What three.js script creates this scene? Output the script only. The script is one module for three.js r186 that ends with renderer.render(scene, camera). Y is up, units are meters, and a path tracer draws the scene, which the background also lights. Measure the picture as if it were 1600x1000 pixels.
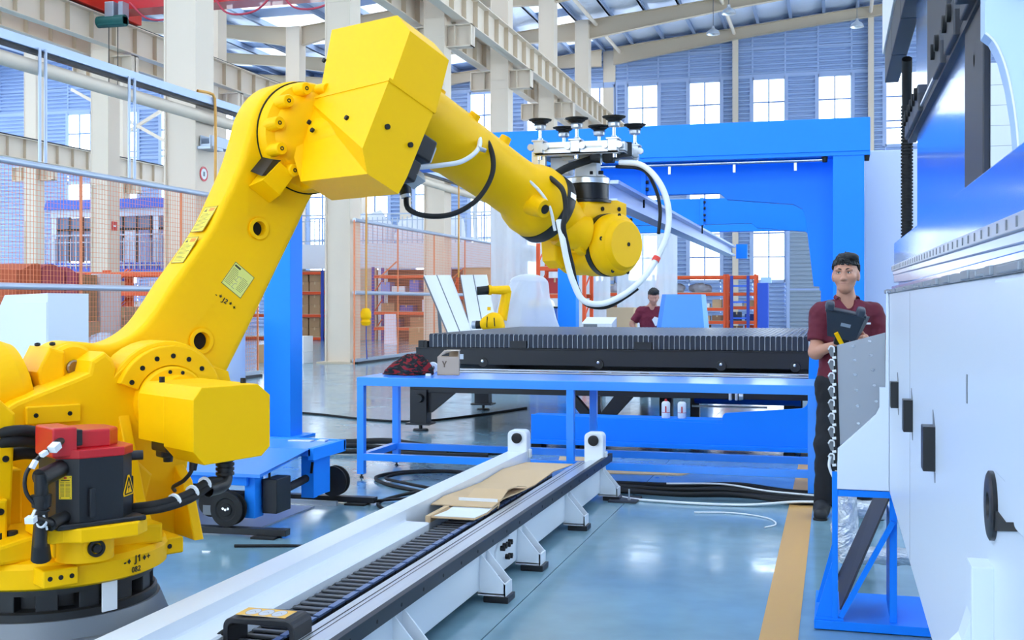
import * as THREE from 'three';
import { RoundedBoxGeometry } from 'three/addons/geometries/RoundedBoxGeometry.js';
import { mergeGeometries, mergeVertices, toCreasedNormals } from 'three/addons/utils/BufferGeometryUtils.js';
import { MarchingCubes } from 'three/addons/objects/MarchingCubes.js';
import { ImprovedNoise } from 'three/addons/math/ImprovedNoise.js';
import { FontLoader } from 'three/addons/loaders/FontLoader.js';
import { TextGeometry } from 'three/addons/geometries/TextGeometry.js';

// ---------------------------------------------------------------- camera, sky, exposure
const scene = new THREE.Scene();
const renderer = new THREE.WebGLRenderer({ antialias: true });
renderer.toneMapping = THREE.LinearToneMapping;
renderer.toneMappingExposure = 1.3;
renderer.shadowMap.enabled = true;
const camera = new THREE.PerspectiveCamera(2 * Math.atan(500 / 1800) * 180 / Math.PI, 1.6, 0.1, 300);
camera.position.set(0, 1.4, 0);
camera.rotation.y = 15.6718 * Math.PI / 180;
camera.setViewOffset(1600, 1000, 0, 28, 1600, 1000);   // the lens is shifted: level camera, horizon a little above the middle
scene.add(camera);
scene.background = new THREE.Color(0.78, 0.90, 1.0);    // bright overcast sky, seen through windows and rooflights
scene.backgroundIntensity = 4.6;

// ---------------------------------------------------------------- helpers
const V = (x, y, z) => new THREE.Vector3(x, y, z);
let seed = 7;
const rnd = () => { seed = (seed * 1664525 + 1013904223) >>> 0; return seed / 4294967296; };
const rr = (a, b) => a + (b - a) * rnd();
const noise = new ImprovedNoise();
const used = {};
const numbered = (n) => { if (!(n in used)) { used[n] = 0; return n; } used[n]++; return n + '_' + String(used[n]).padStart(3, '0'); };
function meta(o, label, category, group) {
  if (label) o.userData.label = label;
  if (category) o.userData.category = category;
  if (group) o.userData.group = group;
  return o;
}
function thing(name, label, category, [x, y, z] = [0, 0, 0], turn = 0, group) {
  const o = new THREE.Group(); o.name = numbered(name); scene.add(o);
  o.position.set(x, y, z); o.rotation.y = turn;
  return meta(o, label, category, group);
}
function struct(name) { const o = new THREE.Group(); o.name = numbered(name); o.userData.kind = 'structure'; scene.add(o); return o; }
const flat = (g) => { const h = g.index ? g.toNonIndexed() : g; for (const k of Object.keys(h.attributes)) if (!['position', 'normal', 'uv'].includes(k)) h.deleteAttribute(k); if (!h.attributes.uv) h.setAttribute('uv', new THREE.BufferAttribute(new Float32Array(h.attributes.position.count * 2), 2)); if (!h.attributes.normal) h.computeVertexNormals(); return h; };
const mg = (gs) => { gs = [].concat(gs).flat(9); return gs.length === 1 ? gs[0] : mergeGeometries(gs.map(flat)); };
function part(name, gs, m, parent = scene, label) {
  const o = new THREE.Mesh(mg(gs), m); o.name = parent === scene ? numbered(name) : name; parent.add(o);
  if (label) o.userData.label = label;
  return o;
}
function solo(name, gs, m, label, category, group, kind) { const o = part(name, gs, m); meta(o, label, category, group); if (kind) o.userData.kind = kind; return o; }
function copy(o, label, pos, turn) {
  const c = o.clone(); c.name = numbered(o.name.replace(/_\d{3}$/, '')); scene.add(c); if (label) c.userData = { ...o.userData, label };
  if (pos) c.position.set(...pos); if (turn !== undefined) c.rotation.y = turn; return c;
}
// geometry makers: all return BufferGeometry in place
function bx(x0, x1, y0, y1, z0, z1, r = 0) {
  const w = Math.abs(x1 - x0), h = Math.abs(y1 - y0), d = Math.abs(z1 - z0);
  const g = r ? new RoundedBoxGeometry(w, h, d, 1, Math.min(r, w / 2.05, h / 2.05, d / 2.05)) : new THREE.BoxGeometry(w, h, d);
  return g.translate((x0 + x1) / 2, (y0 + y1) / 2, (z0 + z1) / 2);
}
const cb = (cx, cy, cz, w, h, d, r = 0) => bx(cx - w / 2, cx + w / 2, cy - h / 2, cy + h / 2, cz - d / 2, cz + d / 2, r);
function cyl(p, q, r0, r1 = r0, n = 20, open = false) {  // from point p to q
  const a = V(...p), b = V(...q), d = b.clone().sub(a), g = new THREE.CylinderGeometry(r1, r0, d.length(), n, 1, open);
  g.applyQuaternion(new THREE.Quaternion().setFromUnitVectors(V(0, 1, 0), d.normalize()));
  const m = a.add(b).multiplyScalar(0.5); return g.translate(m.x, m.y, m.z);
}
function ring(p, q, ro, ri, n = 32) {  // thick ring
  const a = V(...p), b = V(...q), d = b.clone().sub(a), L = d.length();
  const g = new THREE.LatheGeometry([[ri, 0], [ro, 0], [ro, L], [ri, L], [ri, 0]].map((v) => new THREE.Vector2(...v)), n);
  const h = toCreasedNormals(g, 0.6);
  h.applyQuaternion(new THREE.Quaternion().setFromUnitVectors(V(0, 1, 0), d.normalize())); return h.translate(a.x, a.y, a.z);
}
function lathe(p, dir, pts, n = 36, crease = 0.6) {  // pts [radius, along]
  let g = new THREE.LatheGeometry(pts.map((v) => new THREE.Vector2(Math.max(v[0], 1e-5), v[1])), n);
  g = toCreasedNormals(g, crease);
  g.applyQuaternion(new THREE.Quaternion().setFromUnitVectors(V(0, 1, 0), V(...dir).normalize())); return g.translate(...p);
}
function tube(pts, r, seg = 40, n = 8, closed = false) {
  return new THREE.TubeGeometry(new THREE.CatmullRomCurve3(pts.map((p) => V(...p)), closed, 'centripetal'), seg, r, n, closed);
}
function shapeOf(pts, holes) {
  const s = new THREE.Shape(pts.map((p) => new THREE.Vector2(...p)));
  for (const h of holes || []) s.holes.push(new THREE.Path(h.map((p) => new THREE.Vector2(...p))));
  return s;
}
const circ = (cx, cy, r, n = 24, sx = 1) => Array.from({ length: n }, (_, i) => [cx + sx * r * Math.cos(i / n * 2 * Math.PI), cy + r * Math.sin(i / n * 2 * Math.PI)]);
const arc = (cx, cy, r, a0, a1, n = 12) => Array.from({ length: n + 1 }, (_, i) => { const a = (a0 + (a1 - a0) * i / n) * Math.PI / 180; return [cx + r * Math.cos(a), cy + r * Math.sin(a)]; });
// polygon in XY pushed along Z from z0 to z1, edges bevelled by b
function ex(pts, z0, z1, b = 0, holes, curve = 12) {
  const d = z1 - z0, g = new THREE.ExtrudeGeometry(shapeOf(pts, holes), { depth: d - 2 * b, bevelEnabled: b > 0, bevelSize: b, bevelThickness: b, bevelOffset: -b, bevelSegments: 2, curveSegments: curve });
  return g.translate(0, 0, z0 + b);
}
// polygon in ZY (z, y) pushed along X from x0 to x1
const exX = (pts, x0, x1, b = 0, holes) => ex(pts.map(([z, y]) => [-z, y]), x0, x1, b, holes && holes.map((h) => h.map(([z, y]) => [-z, y]))).rotateY(Math.PI / 2);
// polygon in XZ (x, z) pushed up from y0 to y1
const exY = (pts, y0, y1, b = 0, holes) => ex(pts.map(([x, z]) => [x, -z]), y0, y1, b, holes && holes.map((h) => h.map(([x, z]) => [x, -z]))).rotateX(-Math.PI / 2);
// square bar between two points
function bar(p, q, w, h = w) {
  const a = V(...p), b = V(...q), d = b.clone().sub(a), L = d.length(); d.normalize();
  const up = Math.abs(d.y) > 0.95 ? V(0, 0, 1) : V(0, 1, 0), x = up.clone().cross(d).normalize(), y = d.clone().cross(x);
  const g = new THREE.BoxGeometry(w, h, L), m = new THREE.Matrix4().makeBasis(x, y, d); g.applyMatrix4(m);
  a.add(b).multiplyScalar(0.5); return g.translate(a.x, a.y, a.z);
}
// smooth skin through a field: f(x,y,z) < 0 inside
function skin(f, lo, hi, cell) {
  const size = Math.max(hi[0] - lo[0], hi[1] - lo[1], hi[2] - lo[2]), res = Math.ceil(size / cell) + 6, half = res * cell / 2;
  const c = [0, 1, 2].map((i) => (lo[i] + hi[i]) / 2), mc = new MarchingCubes(res, new THREE.MeshStandardMaterial(), false, false, 400000);
  mc.isolation = 0; let i = 0;
  const at = (k, a) => c[a] + (k - res / 2) * cell;
  for (let z = 0; z < res; z++) for (let y = 0; y < res; y++) for (let x = 0; x < res; x++, i++) {
    const X = at(x, 0), Y = at(y, 1), Z = at(z, 2);
    mc.field[i] = X < lo[0] - cell || X > hi[0] + cell || Y < lo[1] - cell || Y > hi[1] + cell || Z < lo[2] - cell || Z > hi[2] + cell ? -1 : -f(X, Y, Z);
  }
  mc.update();
  const n = mc.count, p = new Float32Array(n * 3), nn = new Float32Array(n * 3), e = cell * 0.6, g = new THREE.BufferGeometry();
  for (let k = 0; k < n; k++) {
    const q = [0, 1, 2].map((a) => c[a] + mc.positionArray[k * 3 + a] * half); p.set(q, k * 3);
    const v = V(f(q[0] + e, q[1], q[2]) - f(q[0] - e, q[1], q[2]), f(q[0], q[1] + e, q[2]) - f(q[0], q[1] - e, q[2]), f(q[0], q[1], q[2] + e) - f(q[0], q[1], q[2] - e)).normalize();
    nn.set([v.x, v.y, v.z], k * 3);
  }
  g.setAttribute('position', new THREE.BufferAttribute(p, 3)); g.setAttribute('normal', new THREE.BufferAttribute(nn, 3));
  g.setAttribute('uv', new THREE.BufferAttribute(new Float32Array(n * 2), 2)); return g;
}
const smin = (a, b, k) => { const h = Math.max(k - Math.abs(a - b), 0) / k; return Math.min(a, b) - h * h * k / 4; };
function cap(px, py, pz, a, b, ra, rb) {  // tapered capsule distance
  const bx_ = b[0] - a[0], by = b[1] - a[1], bz = b[2] - a[2], qx = px - a[0], qy = py - a[1], qz = pz - a[2];
  const t = Math.min(1, Math.max(0, (qx * bx_ + qy * by + qz * bz) / (bx_ * bx_ + by * by + bz * bz)));
  return Math.hypot(qx - bx_ * t, qy - by * t, qz - bz * t) - (ra + (rb - ra) * t);
}
const ell = (px, py, pz, c, r) => { const k = Math.hypot((px - c[0]) / r[0], (py - c[1]) / r[1], (pz - c[2]) / r[2]); return (k - 1) * Math.min(r[0], r[1], r[2]); };

// ---------------------------------------------------------------- materials
const C = (hex) => new THREE.Color(hex);
const std = (color, roughness = 0.5, metalness = 0, more = {}) => new THREE.MeshStandardMaterial({ color: C(color), roughness, metalness, ...more });
const phy = (color, roughness = 0.5, metalness = 0, more = {}) => new THREE.MeshPhysicalMaterial({ color: C(color), roughness, metalness, ...more });
function dataTex(w, h, f, srgb = false, rx = 1, ry = 1) {
  const d = new Uint8Array(w * h * 4);
  for (let y = 0; y < h; y++) for (let x = 0; x < w; x++) { const c = f(x / w, y / h, x, y); d.set([c[0], c[1] ?? c[0], c[2] ?? c[0], 255].map((v) => Math.max(0, Math.min(255, v))), (y * w + x) * 4); }
  const t = new THREE.DataTexture(d, w, h); t.magFilter = THREE.LinearFilter; t.minFilter = THREE.LinearMipmapLinearFilter; t.wrapS = t.wrapT = THREE.RepeatWrapping; t.repeat.set(rx, ry);
  if (srgb) t.colorSpace = THREE.SRGBColorSpace; t.needsUpdate = true; return t;
}
function bumpTex(w, h, f, rx, ry) { const d = new Float32Array(w * h * 4); for (let y = 0; y < h; y++) for (let x = 0; x < w; x++) { const v = f(x / w, y / h); d.set([v, v, v, 1], (y * w + x) * 4); } const t = new THREE.DataTexture(d, w, h, THREE.RGBAFormat, THREE.FloatType); t.magFilter = THREE.LinearFilter; t.wrapS = t.wrapT = THREE.RepeatWrapping; t.repeat.set(rx, ry); t.needsUpdate = true; return t; }
// tileable noise on a torus of period p
const tn = (u, v, p, z = 0) => { const a = noise.noise(u * p, v * p, z), b = noise.noise((u - 1) * p, v * p, z), c = noise.noise(u * p, (v - 1) * p, z), d = noise.noise((u - 1) * p, (v - 1) * p, z); return (a * (1 - u) + b * u) * (1 - v) + (c * (1 - u) + d * u) * v; };
const fbm = (u, v, p, z = 0) => tn(u, v, p, z) + 0.5 * tn(u, v, p * 2, z + 3) + 0.25 * tn(u, v, p * 4, z + 7);
function canvasTex(w, h, draw) { const c = document.createElement('canvas'); c.width = w; c.height = h; draw(c.getContext('2d'), w, h); const t = new THREE.CanvasTexture(c); t.colorSpace = THREE.SRGBColorSpace; t.magFilter = THREE.LinearFilter; return t; }
const M = {
  cream: std('#e0d0bc', 0.6), creamD: std('#c9b79e', 0.6), white: std('#e4e8ec', 0.45), whiteP: phy('#dfe6ee', 0.35, 0, { clearcoat: 0.3, clearcoatRoughness: 0.3 }),
  yellow: phy('#fcc200', 0.5, 0, { clearcoat: 0.05, clearcoatRoughness: 0.2, specularIntensity: 0.3 }), black: std('#15161a', 0.45), blackM: std('#1c1e23', 0.4, 0.3), rubber: std('#101114', 0.75),
  grey: std('#6f757d', 0.45, 0.2), steel: std('#b9bec6', 0.32, 0.9), steelD: std('#6b6f78', 0.4, 0.85), galv: std('#aab4c2', 0.42, 0.75), alu: std('#d7dbe0', 0.3, 0.75), chrome: std('#d8dce2', 0.15, 1),
  blue: phy('#208dff', 0.45, 0, { specularIntensity: 0.4 }), blueD: phy('#0a5fd8', 0.45, 0, { specularIntensity: 0.4 }), navy: std('#2340a8', 0.5), orange: std('#e5521c', 0.5), red: phy('#c8151f', 0.4, 0, { clearcoat: 0.3 }),
  cardboard: std('#b58f68', 0.85), cardboardL: std('#c8ab86', 0.85), wallBlue: std('#9cb2da', 0.6, 0), glass: phy('#ffffff', 0.0, 0, { transmission: 1, thickness: 0, ior: 1.45 }),
  chuteAlu: std('#e3e9f2', 0.34, 0.85), pressWhite: phy('#d5e0f0', 0.4, 0, { clearcoat: 0.25, clearcoatRoughness: 0.2 }), frameBlue: phy('#b4cdf2', 0.4), guardGrey: std('#9298a2', 0.38, 0.75), columnDark: std('#3a3c44', 0.5, 0.3), filmW: std('#dbe6f8', 0.2, 0.8), filmD: std('#6f8fc9', 0.3, 0.6),
  tableBlue: phy('#2890ff', 0.3, 0, { clearcoat: 0.5, clearcoatRoughness: 0.15 }), cartBlue: phy('#3d8bef', 0.3, 0.1), blueD2: phy('#1080f5', 0.45, 0, { specularIntensity: 0.4 }),
  film: phy('#7fb0f2', 0.2, 0.8, { clearcoat: 0.6, clearcoatRoughness: 0.1 }), purlin: std('#8a9cba', 0.5, 0.2), roller: phy('#ffffff', 0.75, 0, { transmission: 0.85, thickness: 0 }),
};
// ================================================================ the hall
const COLZ = (k) => -17.6 - 6.55 * k, BACK = -57;
{ // floor: glossy teal epoxy on cast slabs with open joints
  const rough = dataTex(512, 512, (u, v) => { const n = fbm(u, v, 6) + 0.6 * fbm(u, v, 30, 5); return [42 + n * 26]; }, false, 1 / 3, 1 / 3);
  const col = dataTex(512, 512, (u, v) => { const n = fbm(u, v, 5, 2), m = fbm(u, v, 24, 9); const k = 1 + 0.10 * n + 0.06 * m; return [118 * k, 152 * k, 168 * k]; }, true, 1 / 4, 1 / 4);
  const bump = bumpTex(512, 512, (u, v) => 0.5 + 0.25 * fbm(u, v, 6, 11) + 0.05 * fbm(u, v, 24, 4), 1 / 2.5, 1 / 2.5);
  M.floor = phy('#ffffff', 1, 0, { map: col, roughnessMap: rough, bumpMap: bump, bumpScale: 0.0016, specularIntensity: 1, clearcoat: 0.15, clearcoatRoughness: 0.2 });
  const fl = struct('floor');
  part('sub_base', bx(-49.5, 14.5, -0.3, -0.012, BACK - 0.5, 13), std('#20262b', 0.9), fl);
  const uvm = (g) => { const p = g.attributes.position, u = g.attributes.uv; for (let i = 0; i < p.count; i++) u.setXY(i, p.getX(i), p.getZ(i)); return g; };
  const xs = [-49.5, -33, -22, -10.9, -5.9, -1.412, 4.5, 14.5], zs = [13, 1.2, -9.9, -20, -31, -44, BACK - 0.5], j = 0.0025;
  for (let a = 0; a < xs.length - 1; a++) for (let b = 0; b < zs.length - 1; b++) part('slab', uvm(bx(xs[a] + j, xs[a + 1] - j, -0.012, 0, zs[b] - j, zs[b + 1] + j)), M.floor, fl);
  const paint = std('#c79a55', 0.5, 0, { bumpMap: bump, bumpScale: 0.0006 });
  for (const [z0, z1] of [[1.19, -9.89], [-9.91, -19.9], [13, 1.21]]) { const s = part('floor_marking', bx(-0.305, -0.148, 0, 0.0025, z1, z0), paint); s.userData.kind = 'structure'; }
}
// corrugated cladding: horizontal ribs, between two corners, facing +z
function clad(x0, x1, y0, y1, z, pitch = 0.21, dep = 0.085) {
  const pos = [], nor = [], n = Math.max(1, Math.round((y1 - y0) / pitch)), p = (y1 - y0) / n, prof = [];
  for (let i = 0; i < n; i++) prof.push([y0 + i * p, 0], [y0 + (i + 0.3) * p, 0], [y0 + (i + 0.42) * p, dep], [y0 + (i + 0.8) * p, dep]);
  prof.push([y1, 0]);
  for (let i = 0; i < prof.length - 1; i++) {
    const [ya, za] = prof[i], [yb, zb] = prof[i + 1], l = Math.hypot(yb - ya, zb - za), ny = -(zb - za) / l, nz = (yb - ya) / l;
    for (const [x, y, d] of [[x0, ya, za], [x1, ya, za], [x1, yb, zb], [x0, ya, za], [x1, yb, zb], [x0, yb, zb]]) { pos.push(x, y, z + d); nor.push(0, ny, nz); }
  }
  const g = new THREE.BufferGeometry(); g.setAttribute('position', new THREE.Float32BufferAttribute(pos, 3)); g.setAttribute('normal', new THREE.Float32BufferAttribute(nor, 3)); return flat(g);
}
const roofY = (x) => (x > -21.8 ? 12.85 + 0.1 * (x + 21.8) : 12.85 + 0.1 * (-21.8 - x)) + 0.06;   // top of the rafters
{ // back wall with two rows of windows
  const w = struct('wall_back');
  const wx = [-9.22, -6.16, -3.09, -0.02, 3.05, 6.1, 9.15, 12.2]; for (let i = 0; i < 11; i++) wx.unshift(-11.4 - 3.035 * i);
  const hw = 0.77, Z = BACK, xs = [-49.5, ...wx.flatMap((x) => [x - hw, x + hw]), 14.5], trim = std('#a9bce2', 0.5), bars = std('#7f98cc', 0.5);
  const door = [-2.1, 3.9];
  for (let i = 0; i < xs.length - 1; i++) {
    const a = xs[i], b = xs[i + 1], win = i % 2 === 1, top = (roofY(a) + roofY(b)) / 2 + 0.4;
    if (!win) { part('cladding_panel', clad(a, b, 0, 8.5, Z), M.wallBlue, w); part('cladding_panel', clad(a, b, 8.5, 12.35, Z), M.wallBlue, w); }
    else {
      const shut = a > door[0] && b < door[1];   // the big roller door stands here instead of the lower window
      if (shut) part('cladding_panel', clad(a, b, 0, 8.2, Z), M.wallBlue, w); else part('cladding_panel', clad(a, b, 0, 2.43, Z), M.wallBlue, w);
      part('cladding_panel', clad(a, b, 8.2, 8.78, Z), M.wallBlue, w);
      for (const [y0, y1, rows] of shut ? [[8.78, 12.2, 3]] : [[8.78, 12.2, 3], [2.43, 8.2, 5]]) {
        const o = struct('window_1'), t = 0.05, fr = [bx(a - 0.14, a + t, y0 - 0.06, y1 + 0.09, Z - 0.03, Z + 0.1), bx(b - t, b + 0.14, y0 - 0.06, y1 + 0.09, Z - 0.03, Z + 0.1), bx(a, b, y0 - 0.06, y0 + t, Z - 0.03, Z + 0.1), bx(a, b, y1 - t, y1 + 0.09, Z - 0.03, Z + 0.1)];
        const h = (y1 - y0) / rows, mu = [bx((a + b) / 2 - 0.035, (a + b) / 2 + 0.035, y0, y1, Z, Z + 0.08)]; for (let r = 1; r < rows; r++) mu.push(bx(a, b, y0 + r * h - 0.035, y0 + r * h + 0.035, Z, Z + 0.078)); part('glazing_bar', mu, bars, o);
        part('window_frame', fr, trim, o);
        for (let r = 0; r < rows; r++) for (const [p, q] of [[a + t, (a + b) / 2 - 0.035], [(a + b) / 2 + 0.035, b - t]]) part('pane', bx(p, q, y0 + r * h + 0.035, y0 + (r + 1) * h - 0.035, Z + 0.02, Z + 0.026), M.glass, o);
      }
    }
    for (let x = a, n = Math.max(1, Math.round((b - a) / 2.1)), k = 0; k < n; k++) { const p = x + (b - a) * k / n, q = x + (b - a) * (k + 1) / n; part('cladding_panel', clad(p, q, 12.35, (roofY((p + q) / 2)) + 0.5, Z), M.wallBlue, w); part('panel_joint', bx(p - 0.04, p + 0.04, 12.35, roofY(p), Z, Z + 0.08), trim, w); }
  }
  part('girt', bx(-49.5, 14.5, 12.28, 12.42, Z + 0.02, Z + 0.1), trim, w); part('girt', bx(-49.5, 14.5, 9.55, 9.63, Z + 0.005, Z + 0.05), trim, w); part('girt', bx(-49.5, 14.5, 13.62, 13.7, Z + 0.02, Z + 0.07), trim, w);
  part('outer_skin', [bx(-49.5, 14.5, 12.4, 17, Z - 0.25, Z - 0.1)], M.wallBlue, w);
  // roller door on the right
  const d = struct('door_1'), dm = std('#98a6b8', 0.5, 0.15);
  part('curtain', clad(door[0], door[1], 2.0, 5.4, Z + 0.25, 0.2, 0.05), dm, d); part('curtain', clad(door[0], 0.0, 0, 2.0, Z + 0.25, 0.2, 0.05), dm, d); part('curtain', clad(0, door[1], 0, 2.0, Z + 0.25, 0.2, 0.05), dm, d);
  part('door_frame', [bx(door[0] - 0.15, door[0], 0, 5.4, Z + 0.1, Z + 0.34), bx(door[1], door[1] + 0.15, 0, 5.4, Z + 0.1, Z + 0.34), bx(door[0] - 0.15, door[1] + 0.15, 5.4, 5.9, Z + 0.08, Z + 0.4), bx(door[0], door[1], 1.96, 2.06, Z + 0.25, Z + 0.34), bx(-0.05, 0.05, 0, 2, Z + 0.25, Z + 0.34)], trim, d);
  for (const x of [-4.66, 1.62]) { const c = struct('steel_post'); part('post', [bx(x - 0.13, x + 0.13, 0, roofY(x) - 0.1, Z + 0.12, Z + 0.16), bx(x - 0.13, x + 0.13, 0, roofY(x) - 0.1, Z + 0.4, Z + 0.44), bx(x - 0.02, x + 0.02, 0, roofY(x) - 0.1, Z + 0.14, Z + 0.42)], M.cream, c); }
}
{ // the other three walls, thick, with bands of windows
  const wl = struct('wall_left'), wr = struct('wall_right'), wf = struct('wall_front'), m = std('#b9c3d2', 0.6);
  const band = (parent, put, L0, L1, H, lit) => {
    part('wall_panel', put(L0, L1, 0, 2.0), m, parent); part('wall_panel', put(L0, L1, 12.2, H), m, parent); part('wall_panel', put(L0, L1, 7.2, 8.6), m, parent);
    for (let p = L0; p < L1 - 0.01; p += 4) for (const [y0, y1] of [[2.0, 7.2], [8.6, 12.2]]) { const e = Math.min(p + 4, L1); if (!lit(p)) { part('wall_panel', put(p, e, y0, y1), m, parent); continue; } part('pier', put(p, p + 0.7, y0, y1), m, parent); part('pane', put(p + 0.7, e, y0, y1, 1), M.glass, parent); }
  };
  band(wl, (a, b, y0, y1, g) => (g ? bx(-49.3, -49.28, y0, y1, a, b) : bx(-49.5, -49.2, y0, y1, a, b)), BACK, 13, 17, () => true);
  band(wr, (a, b, y0, y1, g) => (g ? bx(14.3, 14.32, y0, y1, a, b) : bx(14.2, 14.5, y0, y1, a, b)), BACK, 13, 17, (p) => p < -10);
  band(wf, (a, b, y0, y1, g) => (g ? bx(a, b, y0, y1, 12.8, 12.82) : bx(a, b, y0, y1, 12.7, 13)), -49.5, 14.5, 17, (p) => p < 6);
}
{ // roof: foil-faced deck on purlins, with strips of translucent rooflight
  const r = struct('roof'), foilBump = bumpTex(512, 512, (u, v) => 0.5 + 0.27 * (fbm(u, v, 4, 1) + 0.8 * fbm(u, v, 12, 8)), 1 / 3, 1 / 2);
  const foil = std('#dfe9fa', 0.4, 0.45, { bumpMap: foilBump, bumpScale: 0.05 });
  const deck = (x0, x1, z0, z1) => {  // sagging sheet between two purlins
    const nx = 4, nz = Math.max(2, Math.round((z1 - z0) / 0.7)), g = new THREE.PlaneGeometry(1, 1, nx, nz), p = g.attributes.position, uv = g.attributes.uv;
    for (let i = 0; i < p.count; i++) { const a = p.getX(i) + 0.5, b = p.getY(i) + 0.5, x = x0 + (x1 - x0) * a, z = z0 + (z1 - z0) * b; const sag = 4 * a * (1 - a); p.setXYZ(i, x, roofY(x) + 0.24 - sag * (0.05 + 0.045 * noise.noise(x * 0.9, z * 0.55, 3)), z); uv.setXY(i, x, z); }
    g.computeVertexNormals(); return g;
  };
  const xs = []; for (let x = -20.3; x < 14; x += 1.52) xs.push(x); for (let x = -23.3; x > -49; x -= 1.9) xs.unshift(x); xs.unshift(-49.3); xs.push(14.4);
  const lightStrip = (z) => { const q = ((-z) % 6.55 + 6.55) % 6.55; return q > 1.4 && q < 5.1; };
  for (let i = 0; i < xs.length - 1; i++) {
    const a = xs[i], b = xs[i + 1], ya = roofY(a) + 0.24, yb = roofY(b) + 0.24;
    const slabAt = (z0, z1) => ex([[a, ya + 0.03], [b, yb + 0.03], [b, yb + 0.13], [a, ya + 0.13]], z0, z1);
    const lightsHere = i % 2 === 0;
    if (!lightsHere) { part('roof_panel', slabAt(BACK - 0.3, 13), M.wallBlue, r); part('foil_lining', [deck(a, b, BACK, -20), deck(a, b, -20, 13)], foil, r); }
    else {
      const far = a > -11.5 ? -44 : -56.9; part('roof_panel', slabAt(BACK - 0.3, far), M.wallBlue, r); if (a > -11.5) part('foil_lining', deck(a, b, BACK, far), foil, r);
      for (let z = far; z < 13; z += 6.6) { const z1 = Math.min(z + 1.3, 13); part('roof_panel', slabAt(z, z1), M.wallBlue, r); if (z1 < 13) part('rooflight', ex([[a, ya + 0.05], [b, yb + 0.05], [b, yb + 0.07], [a, ya + 0.07]], z1, Math.min(z + 6.6, 13)), M.roller, r); }
    }
  }
  for (const x of xs.slice(1, -1)) part('purlin', [bx(x - 0.045, x + 0.045, roofY(x), roofY(x) + 0.24, BACK, 13), bx(x - 0.045, x + 0.1, roofY(x), roofY(x) + 0.03, BACK, 13)], M.purlin, r);
}
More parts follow.
